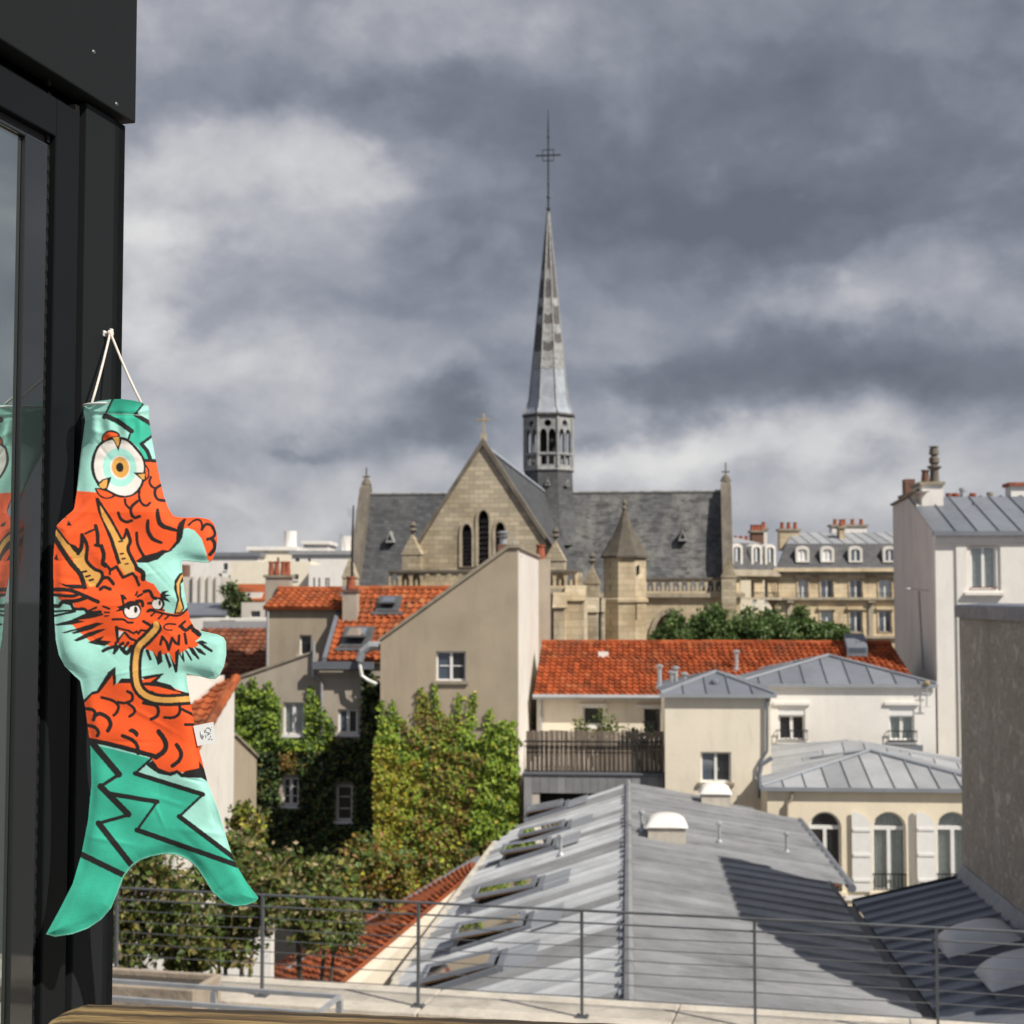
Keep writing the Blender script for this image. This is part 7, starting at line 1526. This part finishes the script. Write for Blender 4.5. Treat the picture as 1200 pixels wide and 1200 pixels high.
m = MB(); t = W(338, 638, 236); m.lathe((t.x, 238, t.z - 3), [(1.2, 0), (1.2, .6), (1.0, .8), (1.0, W(338, 622, 236).z - t.z + 3)], 12); m.build('roof_mast', 'white', rt)
rt, a, b = block('far white block with small dark windows beside the church', 342, 420, 650, 225, 'white', [(346, 654, 351, 659), (361, 654, 364, 659), (380, 665, 383, 672)], 'zinc_light'); 
rt, a, b = block('far cream block with a windowless face', 270, 364, 658, 190, 'cream', [(344, 673, 350, 679)], None)
rt, a, b = block('far lower white block with tall slit windows', 362, 412, 662, 185, 'white', [(x, 677, x + 2, 690) for x in (367, 373, 381, 384)], None)
rt, a, b = block('far white tower top behind the cream blocks', 356, 384, 638, 260, 'white', [], 'white')
m = MB(); t = W(405, 645, 240); 
rt, a, b = block('far white block behind the transept with a lattice mast', 396, 424, 646, 250, 'white', [], None)
m = MB(); t = W(406, 640, 252); m.box(t.x - .8, t.x + .8, 252, 253.6, t.z - 3, W(406, 628, 252).z); m.build('roof_mast', 'white', rt)
m = MB(); t0_ = W(400, 646, 251)
for k in range(3): m.tube([(t0_.x - .6 + .6 * k, 251, t0_.z), (t0_.x - .2 + .2 * k, 251, W(400, 626, 251).z)], .12, 4)
m.build('lattice_mast', 'galv', rt)
rt, a, b = block('far pale house with red tiles left of the round tree', 252, 306, 694, 130, 'white2', [], None, d=5); k = MB(); zt_ = W(280, 686, 132).z; k.prism([(a.x - .5, 129.6, a.z - .8), (b.x + .5, 129.6, a.z - .8), (b.x + .5, 134, zt_), (a.x - .5, 134, zt_)], (0, 0, .15)); k.build('tile_slope', 'tile_n', rt)
rt, a, b = block('far grey panelled gable beside the windsock', 205, 258, 676, 110, 'greige', [], None, d=5)
for k in range(4): q = MB(); x_ = W(226 + 9 * k, 676, 109.8).x; q.box(x_, x_ + .28, 109.75, 109.99, 4, a.z + .1); q.build('flue_rib', 'white2', rt)
q = MB(); q.box(W(214, 690, 112).x, W(221, 690, 112).x, 111, 112.5, a.z - .6, W(218, 662, 112).z); q.build('chimney', 'brick', rt)
rt, a, b = block('far low white house with a grey zinc roof beside the windsock', 205, 264, 722, 98, 'white', [], None, d=6); k = MB(); k.prism([(a.x - .3, 97.7, a.z + .01), (b.x + .2, 97.7, a.z + .01), (b.x - .8, 102, W(240, 708, 102).z), (a.x, 102, W(240, 708, 102).z)], (0, 0, .1)); k.build('roof', 'zinc', rt)
rt, a, b = block('far greyish wall with a dark garage window', 283, 316, 706, 95, 'greige', [(294, 716, 305, 723)], None, d=5)
rt, a, b = block('far long pale outbuilding with a dark door below the round tree', 222, 320, 725, 75, 'white2', [(257, 727, 276, 736)], None, d=4)
c = W(276, 702, 100); tree('street_tree', 'small round green tree before the far white buildings', (c.x, 100, 0), [(Wp(276, 695, 100), rad(100, 14, 15)), (Wp(270, 710, 100), rad(100, 12, 12)), (Wp(283, 708, 100), rad(100, 12, 12)), (Wp(276, 722, 100), rad(100, 14, 10))], 3200, [[(.09, .13, .045), (.11, .15, .055)], [(.15, .18, .08)]], .32, trunk_r=.2, clump=10, seed=50)
for i, (px0, px1, y0, Y, mt) in enumerate(((1000, 1060, 690, 320, 'white2'), (-200, 205, 668, 300, 'white'), (420, 460, 660, 330, 'cream'), (860, 960, 670, 360, 'cream'))): block(('far cream city block beyond the avenue', 'far pale city block hidden mostly by the dark wall', 'far cream city block beyond the left transept', 'distant cream roofs beyond the ochre house')[i], px0, px1, y0, Y, mt, [(x, yy, x + 5, yy + 10) for x in range(px0 + 8, px1 - 10, 14) for yy in (y0 + 7, y0 + 25, y0 + 43)], 'zinc')
